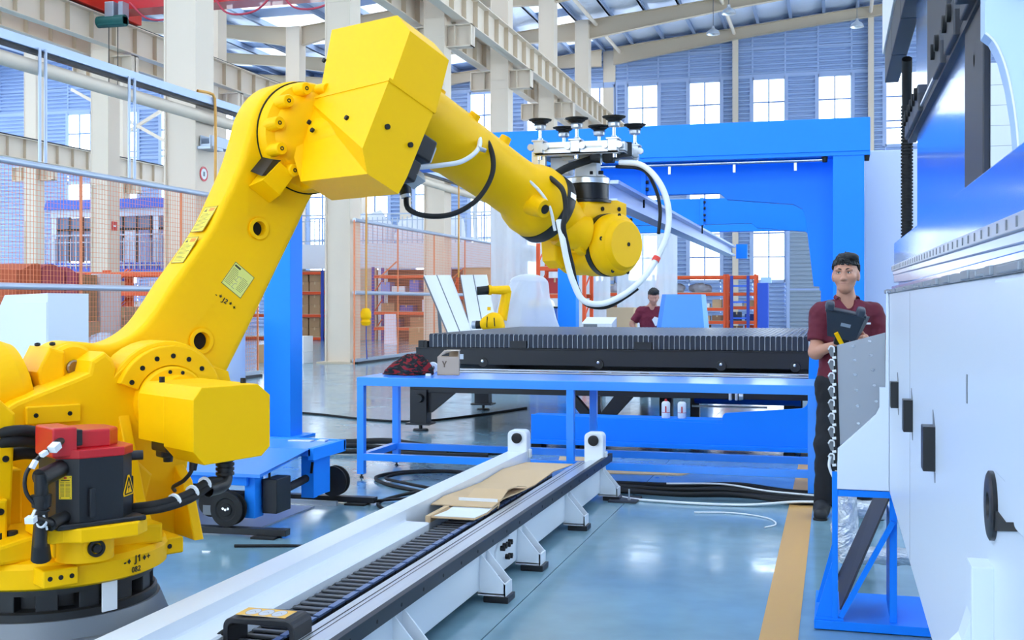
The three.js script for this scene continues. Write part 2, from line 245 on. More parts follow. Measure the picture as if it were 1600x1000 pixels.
{ // columns, brackets, rafters, crane girders
  const section = (c, x, y0, y1, z, w = 0.62, d = 0.6) => {
    part('flange', bx(x - w / 2, x - w / 2 + 0.035, y0, y1, z - d, z), M.cream, c); part('flange', bx(x + w / 2 - 0.035, x + w / 2, y0, y1, z - d, z), M.cream, c);
    part('web', bx(x - w / 2 + 0.03, x + w / 2 - 0.03, y0, y1, z - d + 0.05, z - (y0 < 2 ? 0.05 : 0.012)), M.cream, c);
  };
  const bracket = (c, x, z, s, yb, yt, L) => part('bracket', [bx(x, x + s * L, yt - 0.03, yt, z - 0.48, z - 0.12), bx(x, x + s * L, yb, yb + 0.03, z - 0.48, z - 0.12), bx(x, x + s * L, yb, yt, z - 0.32, z - 0.28), bx(x + s * (L - 0.03), x + s * L, yb, yt, z - 0.48, z - 0.12), bx(x + s * 0.25, x + s * 0.27, yb, yt, z - 0.48, z - 0.12)], M.cream, c);
  const frameRow = (x, ks, g, top) => { for (const k of ks) {
    const z = COLZ(k), c = struct('steel_column'); section(c, x, 0, 5.0, z); section(c, x, 5.0, top, z); part('base_plate', bx(x - 0.45, x + 0.45, 0, 0.04, z - 0.78, z + 0.16), M.creamD, c);
    for (const s of [-1, 1]) bracket(c, x + s * 0.31, z, s, g - 0.75, g - 0.12, 0.75);
    part('stiffener', [[0.1], [-0.75], [-0.45], [-1.1]].map(([o]) => bx(x - 0.28, x + 0.28, g + o - 0.02, g + o + 0.02, z - 0.06, z - 0.002)), M.cream, c);
  } };
  frameRow(-10.9, [0, 1, 2, 3, 4, 5, 6], 9.35, roofY(-10.9)); frameRow(-21.8, [2, 3, 4, 5, 6], 9.1, roofY(-21.8)); frameRow(-34.7, [4, 5, 6], 7.6, roofY(-34.7));
  const girder = (x, y0, y1, z0, z1, rail) => {
    const g = struct('crane_beam'); part('web', bx(x - 0.01, x + 0.01, y0, y1, z0, z1), M.cream, g); part('flange', bx(x - 0.2, x + 0.2, y1 - 0.03, y1, z0, z1), M.cream, g); part('flange', bx(x - 0.16, x + 0.16, y0, y0 + 0.03, z0, z1), M.cream, g);
    for (let z = z1 - 0.5; z > z0; z -= 1.09) part('stiffener', bx(x - 0.15, x + 0.15, y0 + 0.03, y1 - 0.03, z - 0.012, z), M.creamD, g);
    if (rail) part('crane_rail', [bx(x - 0.04, x + 0.04, y1, y1 + 0.09, z0, z1), bx(x - 0.09, x + 0.09, y1, y1 + 0.025, z0, z1)], std('#23252c', 0.5, 0.6), g);
  };
  girder(-10.2, 9.36, 10.2, BACK + 0.1, -12, 0); girder(-11.6, 9.36, 10.2, BACK + 0.1, -12, 0); girder(-21.1, 9.1, 9.95, BACK + 0.1, -20, 1); girder(-22.5, 9.1, 9.95, BACK + 0.1, -20, 0); girder(-34.0, 7.6, 8.5, BACK + 0.1, -30, 1);
  const rafter = (k, x0, x1, deep0, deep1) => {
    const z = k === 6 ? BACK + 0.55 : COLZ(k) - 0.3, R = struct('roof_beam'), n = 8, top = [], bot = [];
    for (let i = 0; i <= n; i++) { const t = i / n, x = x0 + (x1 - x0) * t, d = 0.5 + (deep0 - 0.5) * Math.max(0, 1 - t * 3.2) ** 1.2 + (deep1 - 0.5) * Math.max(0, 1 - (1 - t) * 3.2) ** 1.2; top.push([x, roofY(x)]); bot.push([x, roofY(x) - d]); }
    part('web', ex([...bot, ...top.slice().reverse()], z - 0.01, z + 0.01), M.creamD, R);
    for (const [l, s] of [[top, -1], [bot, 1]]) for (let i = 0; i < n; i++) { const [a, b] = [l[i], l[i + 1]]; part('flange', ex(s > 0 ? [a, b, [b[0], b[1] + 0.03], [a[0], a[1] + 0.03]] : [[a[0], a[1] - 0.03], [b[0], b[1] - 0.03], b, a], z - 0.13, z + 0.13), M.creamD, R); }
  };
  for (let k = 0; k <= 6; k++) { rafter(k, -10.6, 14.2, 0.85, 0.6); rafter(k, -21.5, -11.2, 0.8, 0.85); if (k > 2) rafter(k, -34.4, -22.1, 0.8, 0.8); }
  for (const x of [-10.3, -4.7, 1.6]) { const t = struct('roof_tie_beam'); part('tube', cyl([x, roofY(x) - 0.25, BACK + 0.5], [x, roofY(x) - 0.25, -16], 0.085, 0.085, 10), M.cream, t); }
  const xb = struct('cross_brace_beam'); part('brace', [bar([-33.5, 13.2, BACK + 0.9], [-40.5, 9.6, BACK + 0.9], 0.16), bar([-33.5, 9.2, BACK + 1.1], [-41.5, 13.4, BACK + 1.1], 0.16)], M.cream, xb);
}
// ================================================================ printed labels
const T = {
  warnA: canvasTex(256, 384, (g, w, h) => { g.fillStyle = '#f3d43a'; g.fillRect(0, 0, w, h); g.strokeStyle = '#6b5a10'; g.lineWidth = 8; g.strokeRect(4, 4, w - 8, h - 8); g.fillStyle = '#e58a1a'; g.fillRect(120, 20, 110, 54); g.fillStyle = '#3a3208'; g.beginPath(); g.moveTo(28, 74); g.lineTo(60, 22); g.lineTo(92, 74); g.fill(); g.fillStyle = '#f3d43a'; g.fillRect(56, 40, 8, 18); g.fillStyle = '#4a4010'; for (let i = 0; i < 13; i++) g.fillRect(26, 104 + i * 20, 120 + ((i * 67) % 85), 6); }),
  plate: canvasTex(384, 384, (g, w, h) => { g.fillStyle = '#dfe07a'; g.fillRect(0, 0, w, h); g.strokeStyle = '#2b2b16'; g.lineWidth = 7; g.strokeRect(4, 4, w - 8, h - 8); g.fillStyle = '#34351a'; g.font = 'bold 34px sans-serif'; for (let i = 0; i < 12; i++) g.fillRect(24, 84 + i * 22, 96 + ((i * 53) % 40), 6); for (let i = 0; i < 9; i++) g.fillRect(236, 120 + i * 24, 90 + ((i * 37) % 40), 6); g.fillRect(24, 28, 110, 30); g.strokeStyle = '#5c5c80'; g.lineWidth = 5; g.beginPath(); g.moveTo(160, 220); g.lineTo(170, 150); g.lineTo(210, 130); g.lineTo(222, 160); g.moveTo(156, 222); g.lineTo(206, 222); g.moveTo(166, 330); g.lineTo(176, 266); g.lineTo(214, 250); g.moveTo(160, 334); g.lineTo(216, 334); g.stroke(); }),
  volt: canvasTex(256, 256, (g) => { g.fillStyle = '#17181b'; g.fillRect(0, 0, 256, 256); const tri = (s, c) => { g.fillStyle = c; g.strokeStyle = c; g.lineJoin = 'round'; g.lineWidth = 26 * s; g.beginPath(); g.moveTo(128, 150 - 110 * s); g.lineTo(128 + 108 * s, 150 + 74 * s); g.lineTo(128 - 108 * s, 150 + 74 * s); g.closePath(); g.fill(); g.stroke(); }; tri(1, '#f4d51f'); tri(0.84, '#1b1b10'); tri(0.76, '#f4d51f'); g.fillStyle = '#14140c'; g.beginPath(); g.moveTo(138, 86); g.lineTo(104, 150); g.lineTo(126, 146); g.lineTo(110, 196); g.lineTo(152, 134); g.lineTo(130, 138); g.closePath(); g.fill(); g.fillRect(86, 206, 90, 6); }),
  motor: canvasTex(128, 256, (g) => { g.fillStyle = '#e9c416'; g.fillRect(0, 0, 128, 256); g.fillStyle = '#c5321c'; g.fillRect(50, 12, 28, 20); g.fillStyle = '#2c2508'; g.fillRect(20, 44, 88, 10); for (let i = 0; i < 11; i++) g.fillRect(14, 72 + i * 15, 40, 5), g.fillRect(66, 72 + i * 15, 48, 5); for (const [x, y] of [[10, 10], [108, 10], [10, 236], [108, 236]]) g.fillRect(x, y, 10, 10); }),
  teach: canvasTex(512, 128, (g) => { g.fillStyle = '#e9b54e'; g.fillRect(0, 0, 512, 128); for (const x of [120, 256, 392]) { g.fillStyle = '#c3c6cf'; g.beginPath(); g.ellipse(x, 64, 66, 52, 0, 0, 7); g.fill(); g.strokeStyle = '#777c88'; g.lineWidth = 4; g.stroke(); g.beginPath(); g.moveTo(x - 30, 74); g.lineTo(x, 50); g.lineTo(x + 34, 72); g.stroke(); } }),
};
const lab = (t, rough = 0.5) => new THREE.MeshStandardMaterial({ map: t, roughness: rough });
const font = await new FontLoader().loadAsync('fonts/droid/droid_sans_bold.typeface.json');
const text = (s, size, depth = 0.001) => { const g = new TextGeometry(s, { font, size, depth, curveSegments: 3, bevelEnabled: false }); g.computeBoundingBox(); const b = g.boundingBox; return g.translate(-(b.min.x + b.max.x) / 2, -(b.min.y + b.max.y) / 2, 0); };
// place geometry built facing +z at p, with its x axis along xd and its normal along nd
function face(g, p, xd, nd) { const x = V(...xd).normalize(), n = V(...nd).normalize(), y = n.clone().cross(x).normalize(); g.applyMatrix4(new THREE.Matrix4().makeBasis(x, y, n).setPosition(...p)); return g; }
const bolt = (p, d, r = 0.011, h = 0.008) => [lathe(p, d, [[0, 0], [r, 0], [r, h], [r * 0.85, h * 1.15], [r * 0.5, h * 1.15], [r * 0.45, h * 0.5], [0, h * 0.5]], 12)];
const hull = (pts) => { // flat faced solid from a front outline and a back outline with the same number of corners
  const [A, B] = pts, n = A.length, pos = [], tri = (a, b, c) => pos.push(...a, ...b, ...c);
  for (let i = 1; i < n - 1; i++) { tri(A[0], A[i], A[i + 1]); tri(B[0], B[i + 1], B[i]); }
  for (let i = 0; i < n; i++) { const j = (i + 1) % n; tri(A[i], B[i], B[j]); tri(A[i], B[j], A[j]); }
  const g = new THREE.BufferGeometry(); g.setAttribute('position', new THREE.Float32BufferAttribute(pos, 3)); g.computeVertexNormals(); return flat(g);
};
// ================================================================ the yellow welding-cell robot.  local axes: x along the arm's reach, y up, z along the shoulder axis (towards the press)
const ROB = thing('industrial_robot', 'large yellow robot arm on a grey foot beside the white rails', 'robot', [-2.896, 0, -3.778], 57.67 * Math.PI / 180);
{
  const Y = M.yellow, K = M.black, R = ROB;
  // foot
  part('robot_base', [lathe([0, 0, 0], [0, 1, 0], [[0, 0], [0.52, 0], [0.52, 0.04], [0.46, 0.07], [0.43, 0.2], [0.40, 0.275], [0, 0.275]], 48), bx(-0.2, 0.325, 0.02, 0.213, 0.1, 0.447, 0.012), bx(-0.52, 0.52, 0, 0.05, -0.52, 0.52, 0.01)], M.grey, R, 'grey cast foot with a connector box');
  part('base_bolt', bolt([0.3, 0.17, 0.447], [0, 0, 1], 0.016, 0.02), M.steelD, R); part('base_bolt', bolt([-0.12, 0.17, 0.447], [0, 0, 1], 0.016, 0.02), M.steelD, R);
  const ribs = []; for (let i = 0; i < 16; i++) { const a = i * 22.5 * Math.PI / 180, c = Math.cos(a), s = Math.sin(a); const g = cb(0, 0.335, 0.345, 0.075, 0.075, 0.055, 0.004); g.rotateY(a); ribs.push(g); if (i % 2) ribs.push(...bolt([0.335 * s, 0.30, 0.335 * c], [0, 1, 0], 0.02, 0.03)); }
  part('drive_ring', [lathe([0, 0.272, 0], [0, 1, 0], [[0.30, 0], [0.388, 0], [0.388, 0.03], [0.38, 0.036], [0.32, 0.036], [0.32, 0.09], [0.378, 0.092], [0.378, 0.118], [0, 0.118]], 64), ...ribs], K, R, 'black ring with pockets under the turntable');
  { const a = 80 * Math.PI / 180, p = [0.39 * Math.cos(a), 0.335, 0.39 * Math.sin(a)]; part('zero_mark_plate', [face(bx(-0.031, 0.031, -0.055, 0.055, -0.004, 0.004, 0.003), p, [Math.sin(a), 0, -Math.cos(a)], [Math.cos(a), 0, Math.sin(a)])], M.white, R, 'blank white metal strip below the turntable rim'); }
  // turntable
  const tt = [lathe([0, 0.388, 0], [0, 1, 0], [[0, 0], [0.40, 0], [0.425, 0.012], [0.43, 0.08], [0.415, 0.098], [0.36, 0.112], [0, 0.112]], 72)];
  tt.push(bx(-0.2, -0.075, 0.415, 0.478, 0.25, 0.465, 0.008), bx(0.24, 0.44, 0.41, 0.475, -0.15, 0.215, 0.008));
  tt.push(ex([[-0.42, 0.488], [0.3, 0.488], [0.3, 0.56], [0.05, 0.575], [-0.2, 0.575], [-0.42, 0.53]], -0.3, 0.33, 0.012));
  tt.push(cyl([-0.03, 0.49, 0.40], [-0.03, 0.59, 0.40], 0.10, 0.10, 32), bx(-0.14, 0.08, 0.5, 0.585, 0.2, 0.4, 0.01));
  tt.push(exY([[-0.18, 0.24], [0.13, 0.24], [0.15, 0.3], [0.15, 0.52], [0.09, 0.575], [-0.11, 0.575], [-0.155, 0.53], [-0.2, 0.52]], 0.578, 0.628, 0.006));
  part('turntable', tt, Y, R);
  const holes = []; for (const [x, n] of [[-0.175, 0.465], [-0.138, 0.465], [-0.1, 0.465]]) holes.push(cyl([x, 0.448, n - 0.01], [x, 0.448, n + 0.0015], 0.0085, 0.0085, 14)); for (const z of [-0.07, 0.03, 0.13]) holes.push(cyl([0.43, 0.443, z], [0.4415, 0.443, z], 0.0095, 0.0095, 14)); for (const x of [0.29, 0.335, 0.38]) holes.push(cyl([x, 0.443, 0.2], [x, 0.443, 0.2165], 0.0095, 0.0095, 14));
  holes.forEach((h) => part('threaded_hole', h, M.rubber, R));
  for (const x of [-0.31, -0.265, -0.22]) part('cap_bolt', cyl([x, 0.53, 0.22 + 0.06 * (x + 0.3)], [x, 0.585, 0.22 + 0.06 * (x + 0.3)], 0.019, 0.019, 14), M.rubber, R);
  part('oil_plug', [ring([-0.03, 0.54, 0.5], [-0.03, 0.54, 0.512], 0.03, 0.02), cyl([-0.03, 0.54, 0.49], [-0.03, 0.54, 0.518], 0.017, 0.015, 14)], K, R); part('plug_boss', lathe([-0.03, 0.54, 0.44], [0, 0, 1], [[0, 0], [0.042, 0], [0.042, 0.055], [0.036, 0.06], [0, 0.06]], 28), Y, R);
  { const a = 68 * Math.PI / 180, xd = [Math.sin(a), 0, -Math.cos(a)], nd = [Math.cos(a), 0, Math.sin(a)], at = (dx, y) => [0.431 * Math.cos(a) + dx * xd[0], y, 0.431 * Math.sin(a) + dx * xd[2]];
    const marks = [face(text('-', 0.03), at(-0.055, 0.452), xd, nd), face(text('J1', 0.026), at(0.005, 0.454), xd, nd), face(text('+', 0.026), at(0.062, 0.456), xd, nd), face(text('082', 0.02), at(0.0, 0.42), xd, nd)]; for (const dx of [-0.035, 0.042]) marks.push(face(ex([[0, -0.01], [0.008, 0], [0, 0.01], [-0.008, 0]], 0, 0.001), at(dx, 0.454), xd, nd)); part('axis_mark', marks, M.rubber, R, 'black axis lettering on the turntable rim'); }
  // shoulder bracket: plate with the round drive flange
  const br = [[-0.16, 0.56], [-0.16, 0.99], [-0.11, 1.02], [0.12, 1.10], [0.17, 1.12], [0.18, 1.165], [0.235, 1.2], [0.27, 1.17], [0.285, 1.13], ...arc(0.5, 0.985, 0.255, 150, 10, 14), [0.74, 0.92], [0.6, 0.75], [0.575, 0.6], [0.575, 0.43], [0.5, 0.4], [-0.1, 0.4]];
  part('shoulder_bracket', [ex(br, -0.235, -0.055, 0.016, [], 10), ex([[0.05, 0.49], [0.34, 0.49], [0.4, 0.7], [0.3, 0.8], [0.12, 0.8]], -0.06, 0.02, 0.01), exX([[-0.06, 0.49], [0.2, 0.49], [0.1, 0.62], [-0.06, 0.95]], 0.29, 0.335, 0.006), exX([[-0.06, 0.43], [0.12, 0.43], [0.02, 0.66], [-0.06, 0.72]], 0.53, 0.575, 0.006), bx(-0.08, 0.13, 0.93, 1.0, -0.07, -0.035, 0.006)], Y, R);
  for (const x of [-0.045, 0.085]) part('bolt', bolt([x, 0.965, -0.036], [0, 0, 1], 0.009, 0.004), M.rubber, R);
  const rimArc = [...arc(0.5, 0.985, 0.235, 158, 12, 20), ...arc(0.5, 0.985, 0.152, 12, 158, 20)];
  part('shoulder_flange', [ex(rimArc, -0.06, -0.022, 0.005), lathe([0.5, 0.985, -0.06], [0, 0, 1], [[0, 0], [0.15, 0], [0.15, 0.05], [0.14, 0.06], [0.115, 0.06], [0.115, 0.15], [0, 0.15]], 40)], Y, R);
  for (let i = 0; i < 7; i++) { const a = (152 - i * 21.5) * Math.PI / 180; part('bolt', bolt([0.5 + 0.192 * Math.cos(a), 0.985 + 0.192 * Math.sin(a), -0.022], [0, 0, 1], 0.0105, 0.003), M.rubber, R); }
  for (const a of [97, 72]) { const t = a * Math.PI / 180; part('bolt', bolt([0.5 + 0.128 * Math.cos(t), 0.985 + 0.128 * Math.sin(t), 0.0], [0, 0, 1], 0.008, 0.003), M.rubber, R); }
  // shoulder motor cover: an eight-cornered box
  const oct = [[0.31, 1.04], [0.344, 1.085], [0.575, 1.088], [0.628, 1.044], [0.628, 0.846], [0.592, 0.812], [0.356, 0.798], [0.31, 0.85]];
  const cov = part('shoulder_motor_cover', [ex(oct, 0.31, 0.555, 0.003), ex(oct.slice(0, 5).concat([[0.628, 0.86], [0.31, 0.86]]), 0.085, 0.312, 0.003)], Y, R, 'octagonal yellow sheet-metal box over the shoulder motor');
  for (const [x, z] of [[0.36, 0.19], [0.56, 0.47]]) part('cover_bolt', cyl([x, 1.085, z], [x, 1.107, z], 0.011, 0.011, 12), M.rubber, cov);
  part('motor_connector', [bx(0.34, 0.46, 0.815, 0.862, 0.13, 0.27, 0.01), cyl([0.39, 0.83, 0.18], [0.39, 0.77, 0.18], 0.022, 0.018, 12), bx(0.35, 0.43, 0.79, 0.83, 0.15, 0.21, 0.008)], K, R); 
  part('cable', [tube([[0.39, 0.86, 0.4], [0.385, 0.77, 0.4], [0.37, 0.72, 0.36], [0.35, 0.69, 0.31], [0.37, 0.67, 0.28]], 0.008), cyl([0.39, 0.80, 0.4], [0.385, 0.76, 0.4], 0.017, 0.014, 12)], K, R);
  part('corrugated_cable', [tube([[0.52, 0.82, 0.4], [0.52, 0.73, 0.4], [0.5, 0.7, 0.42], [0.42, 0.69, 0.45]], 0.03, 24, 10), ...[0, 1, 2, 3, 4].map((i) => ring([0.52, 0.73 + i * 0.018, 0.4], [0.52, 0.741 + i * 0.018, 0.4], 0.036, 0.02, 16))], K, R);
  // upper arm
  const tilt = [-0.497, 0.868];
  const arm = [[0.80, 0.90], [0.70, 0.76], [0.52, 0.70], [0.36, 0.75], [0.29, 0.88], [0.29, 1.0], [0.235, 1.04], [0.172, 1.035], [0.10, 1.06], [0.075, 1.13], [0.10, 1.2], [0.16, 1.235], [0.25, 1.232], [0.33, 1.222], [0.41, 1.245], [0.49, 1.30], [0.55, 1.375], [0.62, 1.478], [0.70, 1.585], [0.806, 1.735], [0.88, 1.88], [0.95, 2.03], [0.99, 2.15], [1.03, 2.28], [1.10, 2.38], [1.19, 2.435], [1.31, 2.45], [1.44, 2.41], [1.53, 2.32], [1.57, 2.2], [1.55, 2.08], [1.47, 1.99], [1.36, 1.93], [1.25, 1.74], [1.0, 1.28], [0.855, 1.02]];
  const sp = new THREE.CatmullRomCurve3(arm.map((p) => V(p[0], p[1], 0)), true, 'centripetal').getPoints(150).slice(0, -1).map((p) => [p.x, p.y]);
  const armG = new THREE.ExtrudeGeometry(shapeOf(sp, [circ(1.045, 1.739, 0.034), circ(0.758, 1.227, 0.04)]), { depth: 0.15, bevelEnabled: true, bevelSize: 0.03, bevelThickness: 0.03, bevelOffset: -0.03, bevelSegments: 4, curveSegments: 8 }).translate(0, 0, -0.445);
  part('upper_arm', [toCreasedNormals(armG, 0.5), ring([1.045, 1.739, -0.27], [1.045, 1.739, -0.258], 0.05, 0.034), ring([0.758, 1.227, -0.27], [0.758, 1.227, -0.258], 0.056, 0.04), hull([[[0.99, 1.93, -0.262], [1.1, 1.86, -0.262], [1.19, 1.98, -0.262], [1.1, 2.06, -0.262]], [[1.0, 1.95, -0.15], [1.09, 1.89, -0.15], [1.16, 1.98, -0.15], [1.09, 2.04, -0.15]]]), hull([[[0.62, 1.07, -0.262], [0.66, 1.16, -0.262], [0.80, 1.12, -0.262], [0.83, 1.0, -0.262]], [[0.64, 1.09, -0.06], [0.67, 1.13, -0.06], [0.78, 1.1, -0.06], [0.8, 1.02, -0.06]]])], Y, R, 'long tapering yellow upper arm with two round holes and labels');
  part('arm_hole', cyl([1.045, 1.739, -0.44], [1.045, 1.739, -0.3], 0.034, 0.034, 24), M.rubber, R); part('arm_hole', cyl([0.758, 1.227, -0.44], [0.758, 1.227, -0.3], 0.04, 0.04, 24), M.rubber, R);
  part('stop_rubber', [hull([[[1.0, 2.0, -0.262], [1.06, 1.99, -0.262], [1.1, 2.05, -0.262], [1.06, 2.07, -0.262]], [[1.0, 1.97, -0.16], [1.06, 1.98, -0.16], [1.1, 2.05, -0.16], [1.06, 2.05, -0.16]]])], K, R);
  { const e = [0.54, 0.8417], o = [-0.8417, 0.54]; for (const [u, v] of [[0.838, 1.795], [0.745, 1.652]]) part('warning_label', face(bx(-0.06, 0.06, -0.07, 0.07, -0.001, 0.001), [u + o[0] * 0.022, v + o[1] * 0.022 - 0.03, -0.36], [0, 0, 1], [o[0], o[1], 0]), lab(T.warnA), R, 'yellow label with printed safety text'); }
  part('rating_plate', face(bx(-0.06, 0.06, -0.06, 0.06, -0.001, 0.001), [0.938, 1.5, -0.264], [0.80, -0.6, 0], [0, 0, 1]), lab(T.plate), R, 'pale yellow printed plate set at an angle');
  part('axis_mark', [face(text('- ◆ J2 ◆ +'.replace(/◆/g, '*'), 0.022), [0.875, 1.402, -0.264], [0.83, -0.55, 0], [0, 0, 1])], M.rubber, R); part('name_strip', face(bx(-0.035, 0.035, -0.008, 0.008, 0, 0.002), [0.655, 1.205, -0.262], [0.83, -0.55, 0], [0, 0, 1]), M.alu, R);
  // balancer behind the shoulder
  part('balancer_clevis', [lathe([0.172, 1.132, -0.255], [0, 0, 1], [[0, 0], [0.098, 0], [0.098, 0.02], [0.085, 0.035], [0, 0.035]], 36), ex([[0.07, 1.22], [0.13, 1.2], [0.13, 1.02], [0.05, 0.98], [0.02, 1.12]], -0.44, -0.2, 0.01)], Y, R);
  part('pivot_pin', lathe([0.172, 1.132, -0.22], [0, 0, 1], [[0, 0], [0.032, 0], [0.032, 0.012], [0.026, 0.018], [0.008, 0.016], [0, 0.016]], 24), std('#8a7660', 0.3, 0.9), R);
  for (const [x, y] of [[0.055, 1.225], [0.115, 1.226]]) part('bolt', bolt([x, y, -0.3], [-0.2, 1, 0.4], 0.012, 0.006), M.rubber, R);
  part('balancer_cylinder', lathe([0.02, 1.09, -0.32], [-0.97, -0.24, 0], [[0, 0], [0.05, 0], [0.05, 0.03], [0.155, 0.035], [0.185, 0.08], [0.185, 0.45], [0.18, 0.5], [0.12, 0.55], [0, 0.56]], 40), Y, R, 'fat yellow counterbalance cylinder');
  part('balancer_rod', cyl([0.14, 1.12, -0.32], [0.0, 1.085, -0.32], 0.028, 0.028, 16), M.chrome, R);
  part('side_cover', [ex([[-0.62, 0.56], [-0.25, 0.56], [-0.215, 0.6], [-0.2, 0.98], [-0.2, 1.0], [-0.25, 1.05], [-0.62, 1.02]], 0.02, 0.2, 0.01), ex([[-0.62, 0.5], [-0.24, 0.5], [-0.24, 0.7], [-0.62, 0.7]], 0.0, 0.24, 0.01), bx(-0.4, -0.12, 0.5, 0.78, -0.1, 0.04, 0.012)], Y, R, 'yellow side housing with bolts left of the motor'); 
  for (const [x, y, z] of [[-0.235, 0.94, 0.2], [-0.235, 0.84, 0.2], [-0.265, 0.66, 0.24]]) part('bolt', bolt([x, y, z], [0, 0, 1], 0.012, 0.004), M.rubber, R);
  // base motor
  const m8 = [[-0.165, 0.33], [-0.165, 0.49], [-0.105, 0.545], [0.05, 0.545], [0.105, 0.49], [0.105, 0.33], [0.05, 0.275], [-0.105, 0.275]], grow = (s) => m8.map(([x, z]) => [(x + 0.03) * s - 0.03, (z - 0.41) * s + 0.41]);
  const mot = part('base_motor', [exY(m8, 0.63, 0.872, 0.004), exY(grow(0.985), 0.7, 0.87, 0), bx(-0.075, -0.055, 0.66, 0.76, 0.545, 0.565, 0.004), bx(0.105, 0.135, 0.65, 0.77, 0.42, 0.44, 0.004), bx(-0.185, 0.13, 0.626, 0.645, 0.28, 0.56, 0.006), cyl([0.1, 0.845, 0.44], [0.16, 0.845, 0.46], 0.018, 0.018, 14)], std('#1b1d22', 0.42), R, 'black eight-sided motor standing on the turntable');
  part('motor_cap', [exY(grow(1.03), 0.862, 0.893, 0.004), exY([[-0.11, 0.30], [0.02, 0.30], [0.07, 0.35], [0.07, 0.45], [0.02, 0.5], [-0.11, 0.5]], 0.89, 0.955, 0.008), bx(-0.19, -0.105, 0.87, 0.972, 0.36, 0.53, 0.008)], M.red, mot, 'red motor cap');
  part('cap_cover', [bx(-0.108, -0.085, 0.905, 0.96, 0.47, 0.525, 0.004)], K, mot);
  part('voltage_sign', face(ex([[-0.036, -0.03], [0.036, -0.03], [0.042, -0.02], [0.006, 0.042], [-0.006, 0.042], [-0.042, -0.02]], 0, 0.0015), [0.0795, 0.745, 0.5195], [0.74, 0, -0.67], [0.67, 0, 0.74]), M.yellow, mot, 'triangular yellow high-voltage sign with a black bolt symbol');
  part('voltage_symbol', [face(ex([[-0.03, -0.0255], [0.03, -0.0255], [0.034, -0.018], [0.004, 0.034], [-0.004, 0.034], [-0.034, -0.018]], 0, 0.0006, 0, [[[-0.026, -0.021], [0.026, -0.021], [0, 0.025]]]), [0.0795, 0.745, 0.5195].map((v, i) => v + [0.67, 0, 0.74][i] * 0.0018), [0.74, 0, -0.67], [0.67, 0, 0.74]), face(ex([[0.004, 0.016], [-0.009, -0.004], [-0.001, -0.003], [-0.006, -0.017], [0.009, 0.003], [0.001, 0.002]], 0, 0.0006), [0.0795, 0.745, 0.5195].map((v, i) => v + [0.67, 0, 0.74][i] * 0.0018), [0.74, 0, -0.67], [0.67, 0, 0.74])], M.rubber, mot);
  part('motor_label', face(bx(-0.022, 0.022, -0.04, 0.04, 0, 0.0015), [-0.141, 0.765, 0.514], [0.74, 0, 0.67], [-0.67, 0, 0.74]), lab(T.motor), mot, 'small yellow printed motor label');
  part('motor_plug', [cyl([-0.15, 0.83, 0.5], [-0.24, 0.81, 0.55], 0.03, 0.032, 20), cyl([-0.235, 0.825, 0.55], [-0.235, 0.74, 0.55], 0.024, 0.022, 16), cyl([-0.235, 0.755, 0.55], [-0.235, 0.715, 0.55], 0.034, 0.03, 16), cyl([-0.235, 0.72, 0.55], [-0.235, 0.58, 0.54], 0.021, 0.021, 16), ring([-0.235, 0.70, 0.55], [-0.235, 0.706, 0.55], 0.027, 0.02, 16), cyl([-0.13, 0.665, 0.5], [-0.21, 0.655, 0.56], 0.022, 0.024, 16), cyl([-0.2, 0.655, 0.56], [-0.28, 0.69, 0.6], 0.013, 0.013, 12), cyl([-0.22, 0.66, 0.5], [-0.2, 0.52, 0.45], 0.022, 0.034, 14)], K, R);
  part('sensor_lead', [tube([[-0.155, 0.925, 0.52], [-0.19, 0.915, 0.55], [-0.25, 0.88, 0.56], [-0.285, 0.83, 0.55], [-0.285, 0.77, 0.55], [-0.255, 0.72, 0.56]], 0.007), cyl([-0.15, 0.93, 0.51], [-0.185, 0.92, 0.55], 0.014, 0.014, 12)], K, R);
  [bar([-0.185, 0.92, 0.56], [-0.21, 0.905, 0.575], 0.03, 0.022), bar([-0.225, 0.9, 0.57], [-0.245, 0.89, 0.575], 0.02, 0.014), bar([-0.26, 0.875, 0.57], [-0.275, 0.85, 0.572], 0.02, 0.012), bar([-0.28, 0.69, 0.6], [-0.3, 0.685, 0.62], 0.03, 0.02), bar([-0.29, 0.69, 0.61], [-0.28, 0.72, 0.62], 0.008), ring([-0.24, 0.665, 0.575], [-0.247, 0.668, 0.58], 0.018, 0.012, 14), bar([-0.235, 0.69, 0.57], [-0.225, 0.64, 0.575], 0.006)].forEach((g) => part('cable_tag', g, M.white, R));
  part('cable_bundle', [tube([[-0.35, 0.90, 0.1], [-0.2, 0.94, 0.22], [-0.1, 0.92, 0.2], [0.0, 0.86, 0.1]], 0.02), tube([[-0.35, 0.86, 0.1], [-0.2, 0.905, 0.2], [-0.05, 0.87, 0.15]], 0.026), tube([[-0.35, 0.8, 0.08], [-0.15, 0.85, 0.15], [0, 0.8, 0.1]], 0.024)], M.rubber, R);
  part('umbilical', [tube([[0.12, 0.655, 0.45], [0.2, 0.67, 0.52], [0.3, 0.69, 0.52], [0.42, 0.72, 0.46], [0.5, 0.71, 0.42]], 0.017), tube([[0.12, 0.64, 0.46], [0.2, 0.655, 0.535], [0.31, 0.675, 0.53], [0.42, 0.705, 0.47]], 0.014)], M.rubber, R, 'black cables running from the base motor'); part('cable_tie', [[0.25, 0.675, 0.53], [0.33, 0.695, 0.51], [0.4, 0.714, 0.47]].map(([x, y, z]) => ring([x - 0.004, y, z], [x + 0.004, y + 0.002, z - 0.004], 0.028, 0.018, 14)), M.white, R);

  // ---------------- elbow and forearm, in a frame tilted down along the forearm: x along it, y across, z as before
  const B = 24.3 * Math.PI / 180, tl = (n, g, m, l) => { const o = part(n, g, m, R, l); { o.position.set(1.229, 2.175, 0); o.rotation.z = -B; } return o; };
